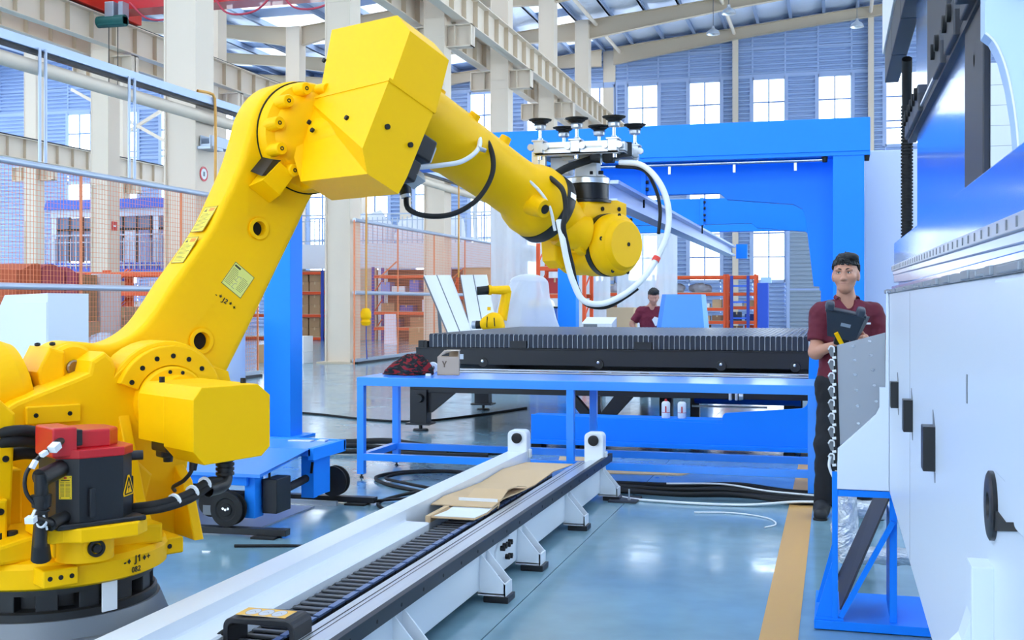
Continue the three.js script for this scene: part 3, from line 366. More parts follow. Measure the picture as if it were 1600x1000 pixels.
  tl('elbow_flange', [lathe([0.063, 0.034, -0.268], [0, 0, 1], [[0, 0], [0.262, 0], [0.262, 0.03], [0.25, 0.055], [0.21, 0.07], [0.2, 0.085], [0.16, 0.11], [0, 0.11]], 56), ...Array.from({ length: 12 }, (_, i) => { const a = (15 + i * 30) * Math.PI / 180, x = 0.063 + 0.225 * Math.cos(a), y = 0.034 + 0.225 * Math.sin(a); return lathe([x, y, -0.25], [0, 0, 1], [[0, 0], [0.034, 0], [0.03, 0.11], [0.026, 0.116], [0, 0.116]], 18); }), cyl([0.09, 0.03, -0.12], [0.1, 0.03, 0.1], 0.11, 0.1, 40)], Y, 'round cast elbow flange with a ring of bolt bosses');
  tl('seal_ring', ring([0.063, 0.034, -0.272], [0.063, 0.034, -0.262], 0.268, 0.2, 64), M.rubber);
  for (let i = 0; i < 12; i++) { const a = (15 + i * 30) * Math.PI / 180; tl('bolt', bolt([0.063 + 0.225 * Math.cos(a), 0.034 + 0.225 * Math.sin(a), -0.136], [0, 0, 1], 0.01, 0.003), M.rubber); }
  const lower = hull([[[-0.022, 0.195, -0.24], [-0.022, 0.195, 0.42], [-0.022, -0.147, 0.42], [0.045, -0.233, 0.42], [0.03, -0.233, -0.09], [-0.022, -0.13, -0.14]], [[0.24, 0.195, -0.24], [0.245, 0.195, 0.42], [0.235, -0.147, 0.42], [0.224, -0.235, 0.42], [0.215, -0.233, -0.09], [0.22, -0.13, -0.14]]]);
  const upper = hull([[[-0.005, 0.2, -0.165], [-0.005, 0.61, -0.315], [-0.005, 0.572, 0.245], [-0.005, 0.455, 0.405], [-0.005, 0.19, 0.42]], [[0.25, 0.2, -0.165], [0.235, 0.61, -0.315], [0.228, 0.572, 0.245], [0.235, 0.455, 0.405], [0.258, 0.19, 0.42]]]);
  tl('wrist_motor_cover', lower, Y, 'angular yellow cover over the wrist motors, lower half'); tl('wrist_motor_cover', upper, Y, 'angular yellow cover over the wrist motors, upper half');
  tl('cover_rail', [bx(-0.026, 0.25, 0.185, 0.2, -0.2, 0.424)], Y);
  for (const [f, w, n, d] of [[-0.022, 0.05, -0.12, 0], [-0.022, 0.0, -0.06, 0], [-0.022, 0.03, 0.2, 0], [-0.005, 0.25, -0.18, 0], [-0.005, 0.42, -0.255, 0], [0.05, 0.0, 0.42, 1], [0.19, -0.01, 0.42, 1]]) tl('cover_bolt', d ? cyl([f, w, n], [f, w, n + 0.012], 0.012, 0.012, 12) : cyl([f, w, n], [f - 0.012, w, n], 0.011, 0.011, 12), M.rubber);
  tl('wrist_motor', [bx(0.225, 0.34, -0.02, 0.09, 0.2, 0.4, 0.012), bx(0.23, 0.3, -0.14, -0.04, 0.24, 0.4, 0.012)], K);
  tl('wrist_motor_lid', [bx(0.3, 0.37, 0.0, 0.085, 0.23, 0.36, 0.008), ring([0.29, -0.09, 0.35], [0.35, -0.1, 0.36], 0.05, 0.035, 3)], M.galv);
  tl('motor_mount', [bx(0.1, 0.26, -0.19, 0.0, 0.05, 0.3, 0.01), ex([[0.2, 0.42], [0.27, 0.42], [0.3, 0.2], [0.26, 0.1], [0.2, 0.12]], 0.1, 0.3, 0.01), cyl([0.24, 0.36, 0.3], [0.24, 0.36, 0.33], 0.03, 0.026, 16), cyl([0.29, 0.22, 0.27], [0.29, 0.22, 0.31], 0.03, 0.026, 16)], Y); for (const [a, b, z] of [[0.24, 0.36, 0.33], [0.29, 0.22, 0.31], [0.24, -0.15, 0.3]]) tl('bolt', bolt([a, b, z], [0, 0, 1], 0.012, 0.006), M.rubber);
  tl('forearm', [lathe([0.1, 0.274, 0.1], [1, 0, 0], [[0, 0], [0.19, 0], [0.19, 0.16], [0.172, 0.2], [0.166, 0.5], [0.158, 0.53], [0.15, 0.9], [0.152, 1.0], [0.176, 1.04], [0.19, 1.09], [0.19, 1.15], [0.182, 1.165], [0, 1.165]], 56), ...[[0.62, 60], [0.64, 115], [0.87, 75], [0.42, 80]].map(([f, a]) => { const t = a * Math.PI / 180; return cyl([f, 0.274 + 0.12 * Math.sin(t), 0.1 + 0.12 * Math.cos(t)], [f, 0.274 + 0.185 * Math.sin(t), 0.1 + 0.185 * Math.cos(t)], 0.034, 0.028, 16); }), cyl([1.12, 0.2, 0.2], [1.13, 0.17, 0.3], 0.06, 0.045, 20)], Y, 'round yellow forearm tube');
  tl('forearm_plug', cyl([1.13, 0.175, 0.285], [1.132, 0.168, 0.303], 0.024, 0.024, 16), M.rubber);
  tl('wrist_seal', lathe([1.262, 0.274, 0.1], [1, 0, 0], [[0, 0], [0.187, 0], [0.192, 0.01], [0.192, 0.055], [0.186, 0.065], [0, 0.065]], 56), K);
  tl('wrist_label', face(bx(-0.02, 0.02, -0.016, 0.016, 0, 0.002), [1.295, 0.33, 0.285], [1, 0, 0], [0, 0.3, 0.95]), M.alu);
  tl('wrist_yoke', [lathe([1.325, 0.274, 0.1], [1, 0, 0], [[0, 0], [0.178, 0], [0.172, 0.02], [0.14, 0.06], [0.115, 0.15], [0.10, 0.28], [0, 0.28]], 44), cyl([1.4, 0.21, 0.12], [1.55, 0.24, 0.18], 0.09, 0.10, 28)], Y);
  // wrist body round the bending axis; level frame again
  const wb = [[2.68, 1.66], [2.68, 1.84], [2.71, 1.93], [2.98, 1.955], [3.05, 1.94], [3.05, 1.84], [3.03, 1.78], [3.03, 1.72], ...arc(2.875, 1.705, 0.158, -5, -165, 12)];
  part('wrist_body', [ex(wb, -0.06, 0.2, 0.014), ex([[2.60, 1.74], [2.76, 1.8], [2.8, 1.6], [2.66, 1.58], [2.61, 1.62]], -0.02, 0.09, 0.012), lathe([2.875, 1.705, 0.1], [0, 0, 1], [[0, 0], [0.165, 0], [0.165, 0.1], [0, 0.1]], 44), lathe([2.72, 1.72, 0.16], [0.2, 0.1, 1], [[0, 0], [0.075, 0], [0.075, 0.04], [0.06, 0.05], [0, 0.05]], 28)], Y, R, 'yellow wrist housing');
  part('wrist_band', lathe([2.875, 1.705, 0.2], [0, 0, 1], [[0, 0], [0.169, 0], [0.17, 0.035], [0, 0.035]], 56), K, R, 'black band round the wrist cap');
  part('wrist_cap', lathe([2.875, 1.705, 0.235], [0, 0, 1], [[0, 0], [0.164, 0], [0.168, 0.02], [0.166, 0.06], [0.152, 0.082], [0.138, 0.09], [0.127, 0.115], [0.12, 0.121], [0, 0.121]], 56), Y, R, 'round yellow wrist cap');
  for (const [a, r, z] of [[170, 0.155, 0.312], [245, 0.155, 0.312], [95, 0.155, 0.312], [60, 0.155, 0.312], [290, 0.155, 0.312], [0, 0.012, 0.355]]) { const t = a * Math.PI / 180; part('bolt', bolt([2.875 + r * Math.cos(t), 1.705 + r * Math.sin(t), z], [0, 0, 1], 0.011, 0.004), M.rubber, R); }
  for (const [x, y] of [[2.85, 1.9], [2.98, 1.905], [2.98, 1.87]]) part('bolt', bolt([x, y, 0.2], [0, 0, 1], 0.012, 0.005), M.rubber, R);
  part('axis_mark', [face(text('- * J5 * +', 0.014), [2.745, 1.715, 0.213], [0.55, 0.83, 0.1], [0.2, 0.1, 1])], M.rubber, R);
  part('tool_flange', [lathe([2.845, 1.935, 0.1], [0, 1, 0], [[0, 0], [0.125, 0], [0.125, 0.015], [0.112, 0.02], [0.112, 0.098], [0.108, 0.103], [0, 0.103]], 48), bx(2.94, 2.99, 1.935, 1.99, 0.0, 0.08, 0.006)], std('#15171d', 0.35, 0.2), R, 'black tool flange');
  // hoses
  part('cable', tube([[1.57, 1.896, 0.162], [1.576, 1.837, 0.168], [1.627, 1.804, 0.213], [1.758, 1.811, 0.264], [1.879, 1.884, 0.306], [1.964, 2.002, 0.315], [2.001, 2.1, 0.281], [2.006, 2.2, 0.219], [2.0, 2.26, 0.14]], 0.0125, 60), M.rubber, R, 'black cable looping under the forearm');
  part('cable_plug', [cyl([1.565, 1.965, 0.15], [1.57, 1.9, 0.16], 0.032, 0.028, 16)], K, R); part('cable_gland', cyl([1.57, 1.9, 0.16], [1.572, 1.885, 0.163], 0.026, 0.024, 16), M.steel, R);
  part('air_hose', tube([[1.574, 2.018, 0.234], [1.693, 2.036, 0.273], [1.796, 2.06, 0.298], [1.879, 2.115, 0.306], [1.953, 2.192, 0.238], [1.98, 2.254, 0.147]], 0.0115, 40), M.white, R, 'white air hose curving over the forearm');
  part('hose_fitting', [cyl([1.89, 2.13, 0.3], [1.93, 2.12, 0.31], 0.012, 0.01, 12), cyl([1.57, 2.0, 0.2], [1.58, 2.02, 0.24], 0.018, 0.014, 12)], M.steel, R);
  part('air_hose', tube([[2.03, 2.14, 0.17], [2.2, 2.06, 0.2], [2.3, 1.98, 0.26], [2.36, 1.88, 0.3], [2.4, 1.76, 0.3]], 0.008, 40), M.white, R);
  part('cable', [tube([[1.98, 2.235, 0.12], [2.12, 2.18, 0.15], [2.22, 2.12, 0.17]], 0.013)], M.rubber, R);
}
// ================================================================ vacuum gripper carried on the tool flange
{
  const G = thing('vacuum_gripper', 'aluminium vacuum gripper frame with six black suction cups held up by the robot wrist', 'gripper', [-1.29, 2.035, -6.127]);
  part('mounting_plate', [lathe([0, 0.003, 0], [0, 1, 0], [[0, 0], [0.118, 0], [0.118, 0.028], [0.112, 0.034], [0, 0.034]], 40)], M.alu, G);
  part('mounting_block', [bx(-0.06, 0.06, 0.037, 0.155, -0.05, 0.06, 0.004), bx(0.0, 0.09, 0.037, 0.05, -0.05, 0.05), bx(-0.2, -0.1, 0.06, 0.19, -0.08, 0.04, 0.004), bx(-0.13, 0.1, 0.13, 0.16, -0.1, 0.08, 0.004)], M.white, G);
  for (const x of [0.03, 0.08]) part("screw", bolt([x, 0.05, 0.05], [0, 1, 0], 0.014, 0.016), M.rubber, G);
  const prof = (x0, x1, z) => [bx(x0, x1, 0.145, 0.178, z - 0.03, z + 0.03, 0.003), bx(x0, x1, 0.184, 0.214, z - 0.03, z + 0.03, 0.003), bx(x0, x1, 0.18, 0.192, z - 0.022, z + 0.022)];
  part('cross_profile', prof(-0.26, 0.2, 0.15), M.alu, G); part('cross_profile', prof(-0.2, 0.25, -0.15), M.alu, G);
  for (const x of [-0.21, 0.2]) part('side_profile', [bx(x - 0.03, x + 0.03, 0.162, 0.208, -0.16, 0.16, 0.003)], M.alu, G);
  part('tray_plate', [bx(-0.25, 0.23, 0.148, 0.156, -0.17, 0.18)], M.steelD, G);
  part('actuator_post', [bx(-0.275, -0.235, -0.02, 0.17, 0.12, 0.16, 0.003), bx(-0.235, -0.2, 0.02, 0.15, 0.12, 0.155, 0.003)], M.alu, G); part('valve_block', [bx(0.11, 0.17, 0.1, 0.16, 0.1, 0.17, 0.01), cyl([0.1, 0.12, 0.17], [0.05, 0.12, 0.18], 0.026, 0.02, 14)], M.rubber, G);
  part('elbow_bracket', [hull([[[0.17, 0.12, 0.15], [0.25, 0.14, 0.06], [0.25, 0.215, 0.06], [0.17, 0.215, 0.15]], [[0.17, 0.12, 0.12], [0.22, 0.14, 0.05], [0.22, 0.215, 0.05], [0.17, 0.215, 0.12]]])], M.blackM, G);
  const cups = [[-0.23, 0.15], [-0.03, 0.15], [0.17, 0.15], [-0.17, -0.15], [0.03, -0.15], [0.23, -0.15]];
  cups.forEach(([x, z]) => {
    const z2 = z + 0.0;
    part('cup_stem', [cyl([x, 0.13, z2], [x, 0.3, z2], 0.0085, 0.0085, 12), cyl([x, 0.205, z2], [x, 0.24, z2], 0.022, 0.014, 16), cyl([x, 0.125, z2], [x, 0.16, z2], 0.016, 0.016, 12)], M.chrome, G);
    part('clamp', [bx(x - 0.026, x + 0.026, 0.155, 0.222, z + 0.02, z + 0.05, 0.004), bx(x - 0.034, x + 0.034, 0.216, 0.226, z - 0.03, z + 0.055, 0.002), ...[-0.04, 0.036].map((d) => cyl([x + d, 0.188, z + 0.03], [x + d, 0.188, z + 0.052], 0.018, 0.018, 14))], M.steel, G);
    const c = part('suction_cup', lathe([x, 0.305, z2], [0, 1, 0], [[0, 0], [0.028, 0], [0.032, 0.014], [0.044, 0.02], [0.046, 0.026], [0.06, 0.03], [0.062, 0.036], [0.05, 0.036], [0.02, 0.03], [0, 0.03]], 32), M.rubber, G, 'black rubber suction cup');
    part('cup_fitting', lathe([x, 0.285, z2], [0, 1, 0], [[0, 0], [0.022, 0], [0.03, 0.005], [0.03, 0.02], [0.036, 0.024], [0, 0.026]], 24), M.steel, c);
  });
  const W = (pts) => pts.map(([u, v, n]) => [-2.896 + 0.535 * u + 0.845 * n + 1.29, v - 2.035, -3.778 - 0.845 * u + 0.535 * n + 6.127]);
  part('air_hose', tube(W([[2.829, 2.133, 0.35], [2.816, 2.1, 0.52], [2.793, 1.99, 0.658], [2.783, 1.87, 0.716], [2.74, 1.739, 0.745], [2.662, 1.61, 0.742], [2.573, 1.509, 0.729], [2.496, 1.428, 0.66], [2.423, 1.391, 0.593], [2.362, 1.406, 0.539], [2.323, 1.5, 0.504], [2.3, 1.608, 0.483], [2.286, 1.702, 0.471], [2.288, 1.80, 0.44]]), 0.0155, 90), M.white, G, 'white hose hanging in a wide loop below the wrist');
  part('cable', tube(W([[2.822, 2.113, 0.33], [2.819, 2.078, 0.519], [2.807, 1.991, 0.603], [2.79, 1.874, 0.656], [2.747, 1.742, 0.684]]), 0.009, 40), M.rubber, G); 
  part('cable', tube(W([[2.57, 1.47, 0.70], [2.53, 1.431, 0.663], [2.453, 1.378, 0.594], [2.384, 1.394, 0.532], [2.351, 1.469, 0.502], [2.333, 1.578, 0.486], [2.316, 1.672, 0.471], [2.288, 1.764, 0.473], [2.333, 1.846, 0.445], [2.359, 1.945, 0.401], [2.4, 2.003, 0.304], [2.426, 2.056, 0.193], [2.343, 2.083, 0.186], [2.2, 2.12, 0.2]]), 0.0135, 90), M.rubber, G, 'black cable hanging beside the white hose');
  part('cable', tube(W([[2.8, 2.17, 0.2], [2.702, 2.135, 0.173], [2.569, 2.09, 0.187], [2.5, 2.045, 0.16], [2.46, 2.0, 0.1]]), 0.02, 40), M.rubber, G); part('hose_tape', W([[2.67, 1.62, 0.742], [2.655, 1.6, 0.742]]).length ? [cyl(...W([[2.668, 1.62, 0.742], [2.655, 1.6, 0.741]]), 0.019, 0.019, 12)] : [], std('#e2463a', 0.6), G);
}
const parts = (n, gs, m, parent, l) => gs.forEach((g) => part(n, g, m, parent, l));
// ================================================================ long white rails with the cable chain between them
{
  const L = thing('rail_beam', 'long smooth white beam on the robot side of the cable chain', 'rail', [-2.22, 0, 0]);
  part('beam_body', ex([[-0.07, 0.03], [0.06, 0.03], [0.06, 0.17], [0.2, 0.175], [0.2, 0.255], [0.192, 0.262], [0.075, 0.262], [0.07, 0.27], [0.07, 0.32], [-0.07, 0.316]], -5.62, -1.2, 0.002), M.whiteP, L);
  part('beam_body', ex([[-0.07, 0.03], [0.07, 0.03], [0.07, 0.32], [-0.07, 0.316]], -8.05, -5.62, 0.002), M.whiteP, L);
  for (const z of [-8.0, -6.4, -4.2, -2.2]) part('foot_block', bx(-0.09, 0.09, 0, 0.04, z - 0.09, z + 0.09, 0.004), M.whiteP, L);
  const endPost = (P, w, x = 0) => { const e = part('end_post', ex([[x - w, 0.03], [x + w, 0.03], [x + w, 0.41], ...arc(x + w - 0.035, 0.435, 0.035, 0, 90, 5), ...arc(x - w + 0.035, 0.435, 0.035, 90, 180, 5), [x - w, 0.41]], -8.16, -8.05, 0.006), M.whiteP, P, 'white end post with a black rubber buffer'); part('buffer', lathe([x, 0.415, -8.05], [0, 0, 1], [[0, 0], [0.036, 0], [0.038, 0.02], [0.03, 0.03], [0.01, 0.032], [0, 0.026]], 28), M.rubber, e); part('side_bracket', bx(x + w, x + w + 0.016, 0.27, 0.33, -8.14, -8.09, 0.003), M.white, e); };
  endPost(L, 0.072);
  const R = thing('rail_beam', 'white beam with machined top rail and black side strip on bolted floor feet', 'rail', [-1.66, 0, 0]);
  part('beam_body', bx(-0.075, 0.06, 0.054, 0.255, -8.05, -1.2, 0.004), M.whiteP, R);
  part('guide_rail', [bx(-0.11, -0.03, 0.245, 0.262, -8.05, -1.2, 0.002), bx(-0.03, 0.02, 0.245, 0.275, -8.05, -1.2, 0.003), bx(0.024, 0.062, 0.245, 0.282, -8.05, -1.2, 0.004)], M.alu, R, 'ground steel running surface with grooves');
  part('groove', bx(-0.075, -0.071, 0.2615, 0.2635, -8.0, -1.2), M.blackM, R); part('groove', bx(-0.052, -0.050, 0.2615, 0.2635, -8.0, -1.2), M.blackM, R);
  part('side_strip', bx(0.062, 0.09, 0.236, 0.294, -8.32, -1.2, 0.002), std('#262b36', 0.45, 0.3), R, 'black drilled side strip');
  for (let z = -7.9; z < -3.2; z += 0.24) part('drill_hole', cyl([0.088, 0.262, z], [0.0908, 0.262, z], 0.008, 0.008, 12), M.rubber, R);
  endPost(R, 0.068, 0.005);
  for (const z of [-4.1, -5.2, -5.86, -6.96, -8.06]) {
    const f = part('floor_foot', [-0.055, 0.047].map((o) => ex([[0.05, 0.035], [0.185, 0.035], [0.185, 0.085], [0.17, 0.10], [0.055, 0.235]], z + o, z + o + 0.009, 0.001)).concat(bx(0.05, 0.185, 0.03, 0.042, z - 0.055, z + 0.056), bx(0.176, 0.186, 0.03, 0.088, z - 0.055, z + 0.056)), M.whiteP, R, 'white gusseted floor foot');
    part('levelling_bolt', [cyl([0.128, 0.04, z], [0.128, 0.085, z], 0.026, 0.026, 12), cyl([0.128, 0.08, z], [0.128, 0.112, z], 0.01, 0.01, 10), cyl([0.15, 0.042, z + 0.03], [0.15, 0.062, z + 0.03], 0.014, 0.014, 6)], M.rubber, f);
    part('rubber_pad', bx(0.08, 0.2, 0, 0.03, z - 0.06, z + 0.065, 0.003), M.blackM, f);
  }
  const sp = part('splice_plate', exX([[-5.68, 0.08], [-5.38, 0.08], [-5.38, 0.18], [-5.43, 0.215], [-5.63, 0.215], [-5.68, 0.18]], 0.06, 0.07), M.whiteP, R); parts('splice_bolt', [[-5.6, 0.19], [-5.56, 0.185], [-5.5, 0.19], [-5.46, 0.185], [-5.6, 0.12], [-5.55, 0.125]].map(([z, y]) => cyl([0.07, y, z], [0.092, y, z], 0.014, 0.014, 6)), M.rubber, sp);
  solo('floor_plate', bx(-1.53, -1.33, 0, 0.014, -8.18, -7.93, 0.002), std('#3d414b', 0.5, 0.5), 'dark steel floor plate beside the last rail foot', 'plate');
  solo('rail_stud', [cyl([-1.39, 0.0141, -7.99], [-1.39, 0.09, -7.99], 0.006, 0.006, 10), cyl([-1.39, 0.0141, -7.99], [-1.39, 0.024, -7.99], 0.014, 0.014, 6)], M.steel, 'bright threaded stud standing on the dark floor plate', 'stud');
  // cable chain
  const E = thing('cable_chain', 'black cable chain with cross bars lying between the white rails', 'cable chain', [-1.905, 0.175, 0]);
  const cap = std('#5f78a8', 0.3, 0.5), dark = std('#17191f', 0.45, 0.2);
  part('chain_floor', bx(-0.1, 0.1, -0.01, 0.003, -7.4, -1.3), M.rubber, E);
  const barG = cb(0, 0.052, 0, 0.2, 0.014, 0.02, 0.004), linkG = mg([bx(0.088, 0.105, 0, 0.082, -0.062, 0.062), bx(-0.105, -0.088, 0, 0.05, -0.062, 0.062)]), capG = bx(0.082, 0.107, 0.0815, 0.09, -0.058, 0.05);
  for (let i = 0; i < 46; i++) { const z = -1.7 - i * 0.128; if (z < -7.4) break; const l = part('link', linkG, dark, E); l.position.z = z; const c = part('link_cap', capG, cap, l); if (z > -6) for (const o of [-0.032, 0.032]) { const b = part('cross_bar', barG, M.steelD, l); b.position.z = o; } }
  const Z0 = -3.58, H = thing('chain_guide', 'black guide frame with a yellow printed label straddling the cable chain', 'frame', [-1.872, 0, Z0]);
  part('hoop', ex([[-0.135, -0.0], [-0.135, 0.12], ...arc(-0.105, 0.125, 0.03, 180, 90, 5), ...arc(0.095, 0.125, 0.035, 90, 0, 5), [0.13, -0.0], [0.112, -0.0], [0.112, 0.118], ...arc(0.092, 0.118, 0.02, 0, 90, 4), ...arc(-0.098, 0.118, 0.018, 90, 180, 4), [-0.116, 0.0]], -0.07, 0.07, 0.003).translate(0, 0.172, 0), M.blackM, H);
  part('label', face(bx(-0.1, 0.085, -0.045, 0.045, -0.0005, 0.0012), [0, 0.333, 0], [1, 0, 0], [0, 1, 0]), lab(T.teach), H, 'yellow label with three grey round pictures');
  parts('side_sleeve', [[-0.19, 0.02], [-0.225, 0.06]].map(([x, z]) => ring([x, 0.18, z], [x, 0.25, z], 0.022, 0.012, 18)), M.rubber, H); part('hose', tube([[-0.19, 0.17, 0.1], [-0.17, 0.24, 0.06], [-0.15, 0.262, 0.02], [-0.125, 0.265, 0]], 0.014, 24), M.rubber, H);
  // packing board over the chain
  const sheetC = (pts, x0, x1, th) => { const top = pts, bot = pts.slice().reverse().map(([z, y]) => [z, y - th]); return exX([...top, ...bot], x0, x1); };
  solo('cardboard_sheet', [sheetC([[-8.0, 0.25], [-7.4, 0.285], [-6.9, 0.27], [-6.5, 0.285], [-6.2, 0.30], [-5.98, 0.29]], -2.14, -1.79, 0.006), sheetC([[-6.7, 0.29], [-6.5, 0.325], [-6.3, 0.335], [-6.15, 0.30]], -1.99, -1.79, 0.005)], M.cardboardL, 'brown cardboard sheet lying curled over the far end of the cable chain', 'cardboard');
  const tray = solo('cardboard_tray', [sheetC([[-6.1, 0.285], [-5.9, 0.272], [-5.66, 0.283]], -2.03, -1.79, 0.007), sheetC([[-6.13, 0.30], [-6.1, 0.28]], -2.03, -1.79, 0.02), bx(-2.05, -2.025, 0.255, 0.29, -5.95, -5.64)], M.cardboardL, 'white faced cardboard flap at the end of the open cable chain', 'cardboard');
  part('white_face', [sheetC([[-6.09, 0.288], [-5.9, 0.2755], [-5.68, 0.2855]], -2.015, -1.795, 0.002), bx(-2.02, -1.795, 0.27, 0.312, -6.105, -6.098)], std('#dfe5ec', 0.5), tray, 'white paper facing');
}
// ================================================================ blue work table
{
  const t = thing('work_table', 'long blue steel table with open legs beside the white rails', 'table', [0, 0, 0]), S = 0.058;
  part('tabletop', [bx(-3.67, -0.13, 0.735, 0.80, -8.555, -8.5, 0.003), bx(-3.67, -0.13, 0.735, 0.80, -9.27, -9.215, 0.003), bx(-3.67, -3.61, 0.735, 0.80, -9.22, -8.55, 0.003), bx(-0.19, -0.13, 0.735, 0.80, -9.22, -8.55, 0.003), bx(-3.665, -0.135, 0.792, 0.803, -9.265, -8.505, 0.002)], M.tableBlue, t);
  for (const [x, z] of [[-3.64, -8.53], [-1.93, -8.53], [-0.16, -8.53], [-3.62, -9.24], [-1.90, -9.24], [-0.16, -9.24]]) { const l = part('leg', bx(x - S / 2, x + S / 2, 0.03, 0.74, z - S / 2, z + S / 2, 0.003), M.tableBlue, t); part('foot_screw', [cyl([x, 0.01, z], [x, 0.04, z], 0.008, 0.008, 8), cyl([x, 0, z], [x, 0.01, z], 0.016, 0.016, 10)], M.rubber, l); }
  for (const z of [-8.53, -9.24]) part('stretcher', bx(-3.64, -0.16, 0.14, 0.195, z - S / 2 + 0.002, z + S / 2 - 0.002, 0.002), M.tableBlue, t);
  for (const x of [-3.64, -0.16]) part('stretcher', bx(x - S / 2 + 0.002, x + S / 2 - 0.002, 0.142, 0.193, -9.24, -8.53, 0.002), M.tableBlue, t);
  // on the table
  const cm = dataTex(256, 256, (u, v) => { const n = fbm(u, v, 5, 4), m = fbm(u, v, 6, 21); return n > 0.08 ? [120, 14, 26] : m > 0.25 ? [36, 44, 48] : [14, 15, 20]; }, true, 3, 3);
  const cloth = new THREE.SphereGeometry(1, 64, 32), p = cloth.attributes.position;
  for (let i = 0; i < p.count; i++) { const x = p.getX(i), y = p.getY(i), z = p.getZ(i), a = Math.atan2(z, x), k = 1 + 0.13 * Math.sin(a * 5 + 1) + 0.09 * noise.noise(x * 3, y * 3, z * 3); const hh = Math.pow(Math.max(0, y), 1.35) * (0.155 + 0.05 * noise.noise(x * 2.2, 4, z * 2.2)) + 0.02 * Math.abs(noise.noise(x * 5, y * 4, z * 5)); p.setXYZ(i, x * 0.2 * k + 0.045 * Math.max(0, y), y < 0 ? 0.004 : hh + 0.004, z * 0.11 * k); }
  cloth.computeVertexNormals(); const cl = solo('jacket', cloth, new THREE.MeshStandardMaterial({ map: cm, roughness: 0.95 }), 'crumpled red and black checked garment heaped on the table corner', 'clothing'); cl.position.set(-3.38, 0.803, -8.88);
  const gl = thing('tape_roll', 'pale roll of wrap with a dark core between the garment and the open carton', 'roll', [-3.27, 0.803, -9.18], 0.3); part('roll', ring([0, 0.045, -0.05], [0, 0.045, 0.05], 0.045, 0.018, 28), M.white, gl); part('core', ring([0, 0.045, -0.052], [0, 0.045, 0.052], 0.019, 0.014, 20), std('#6b3a22', 0.8), gl);
  solo('paper_cup', lathe([-3.215, 0.803, -8.95], [0, 1, 0], [[0, 0], [0.024, 0], [0.032, 0.075], [0.029, 0.075], [0.022, 0.004], [0, 0.004]], 24), M.white, 'small white cup beside the open carton', 'cup');
  const c = thing('carton', 'small open brown carton with cut-out handle flaps on the blue table', 'carton', [-3.06, 0.803, -8.98], 0.25);
  part('carton_body', [bx(-0.085, 0.085, 0, 0.15, 0.06, 0.065), bx(-0.085, 0.085, 0, 0.15, -0.065, -0.06), bx(-0.088, -0.083, 0, 0.15, -0.065, 0.065), bx(0.083, 0.088, 0, 0.15, -0.065, 0.065), bx(-0.085, 0.085, 0, 0.004, -0.065, 0.065)], std('#b9a48c', 0.85), c);
  part('carton_flap', [hull([[[-0.085, 0.15, 0.064], [-0.03, 0.205, 0.064], [0.02, 0.205, 0.064], [0.02, 0.19, 0.064], [-0.02, 0.188, 0.064], [-0.065, 0.15, 0.064]], [[-0.085, 0.15, 0.06], [-0.03, 0.205, 0.06], [0.02, 0.205, 0.06], [0.02, 0.19, 0.06], [-0.02, 0.188, 0.06], [-0.065, 0.15, 0.06]]])], std('#c2ae96', 0.85), c); part('carton_flap', [bx(-0.02, 0.092, 0.196, 0.202, -0.07, 0.07)], std('#cdbba5', 0.85), c); part('carton_flap', [bx(0.083, 0.088, 0.148, 0.2, -0.065, 0.065), bx(0.0, 0.085, 0.148, 0.2, -0.066, -0.061)], std('#b9a48c', 0.85), c);
  parts('print_mark', [face(text('Y', 0.05, 0.0006), [-0.03, 0.09, 0.0655], [1, 0, 0], [0, 0, 1]), face(text('||', 0.07, 0.0006), [0.0885, 0.08, 0.0], [0, 0, -1], [1, 0, 0])], std('#6d5946', 0.9), c);
  solo('paper_scrap', bx(-3.185, -3.145, 0.803, 0.822, -8.79, -8.765, 0.002), M.white, 'tiny white paper packet in front of the checked garment', 'packet');
}
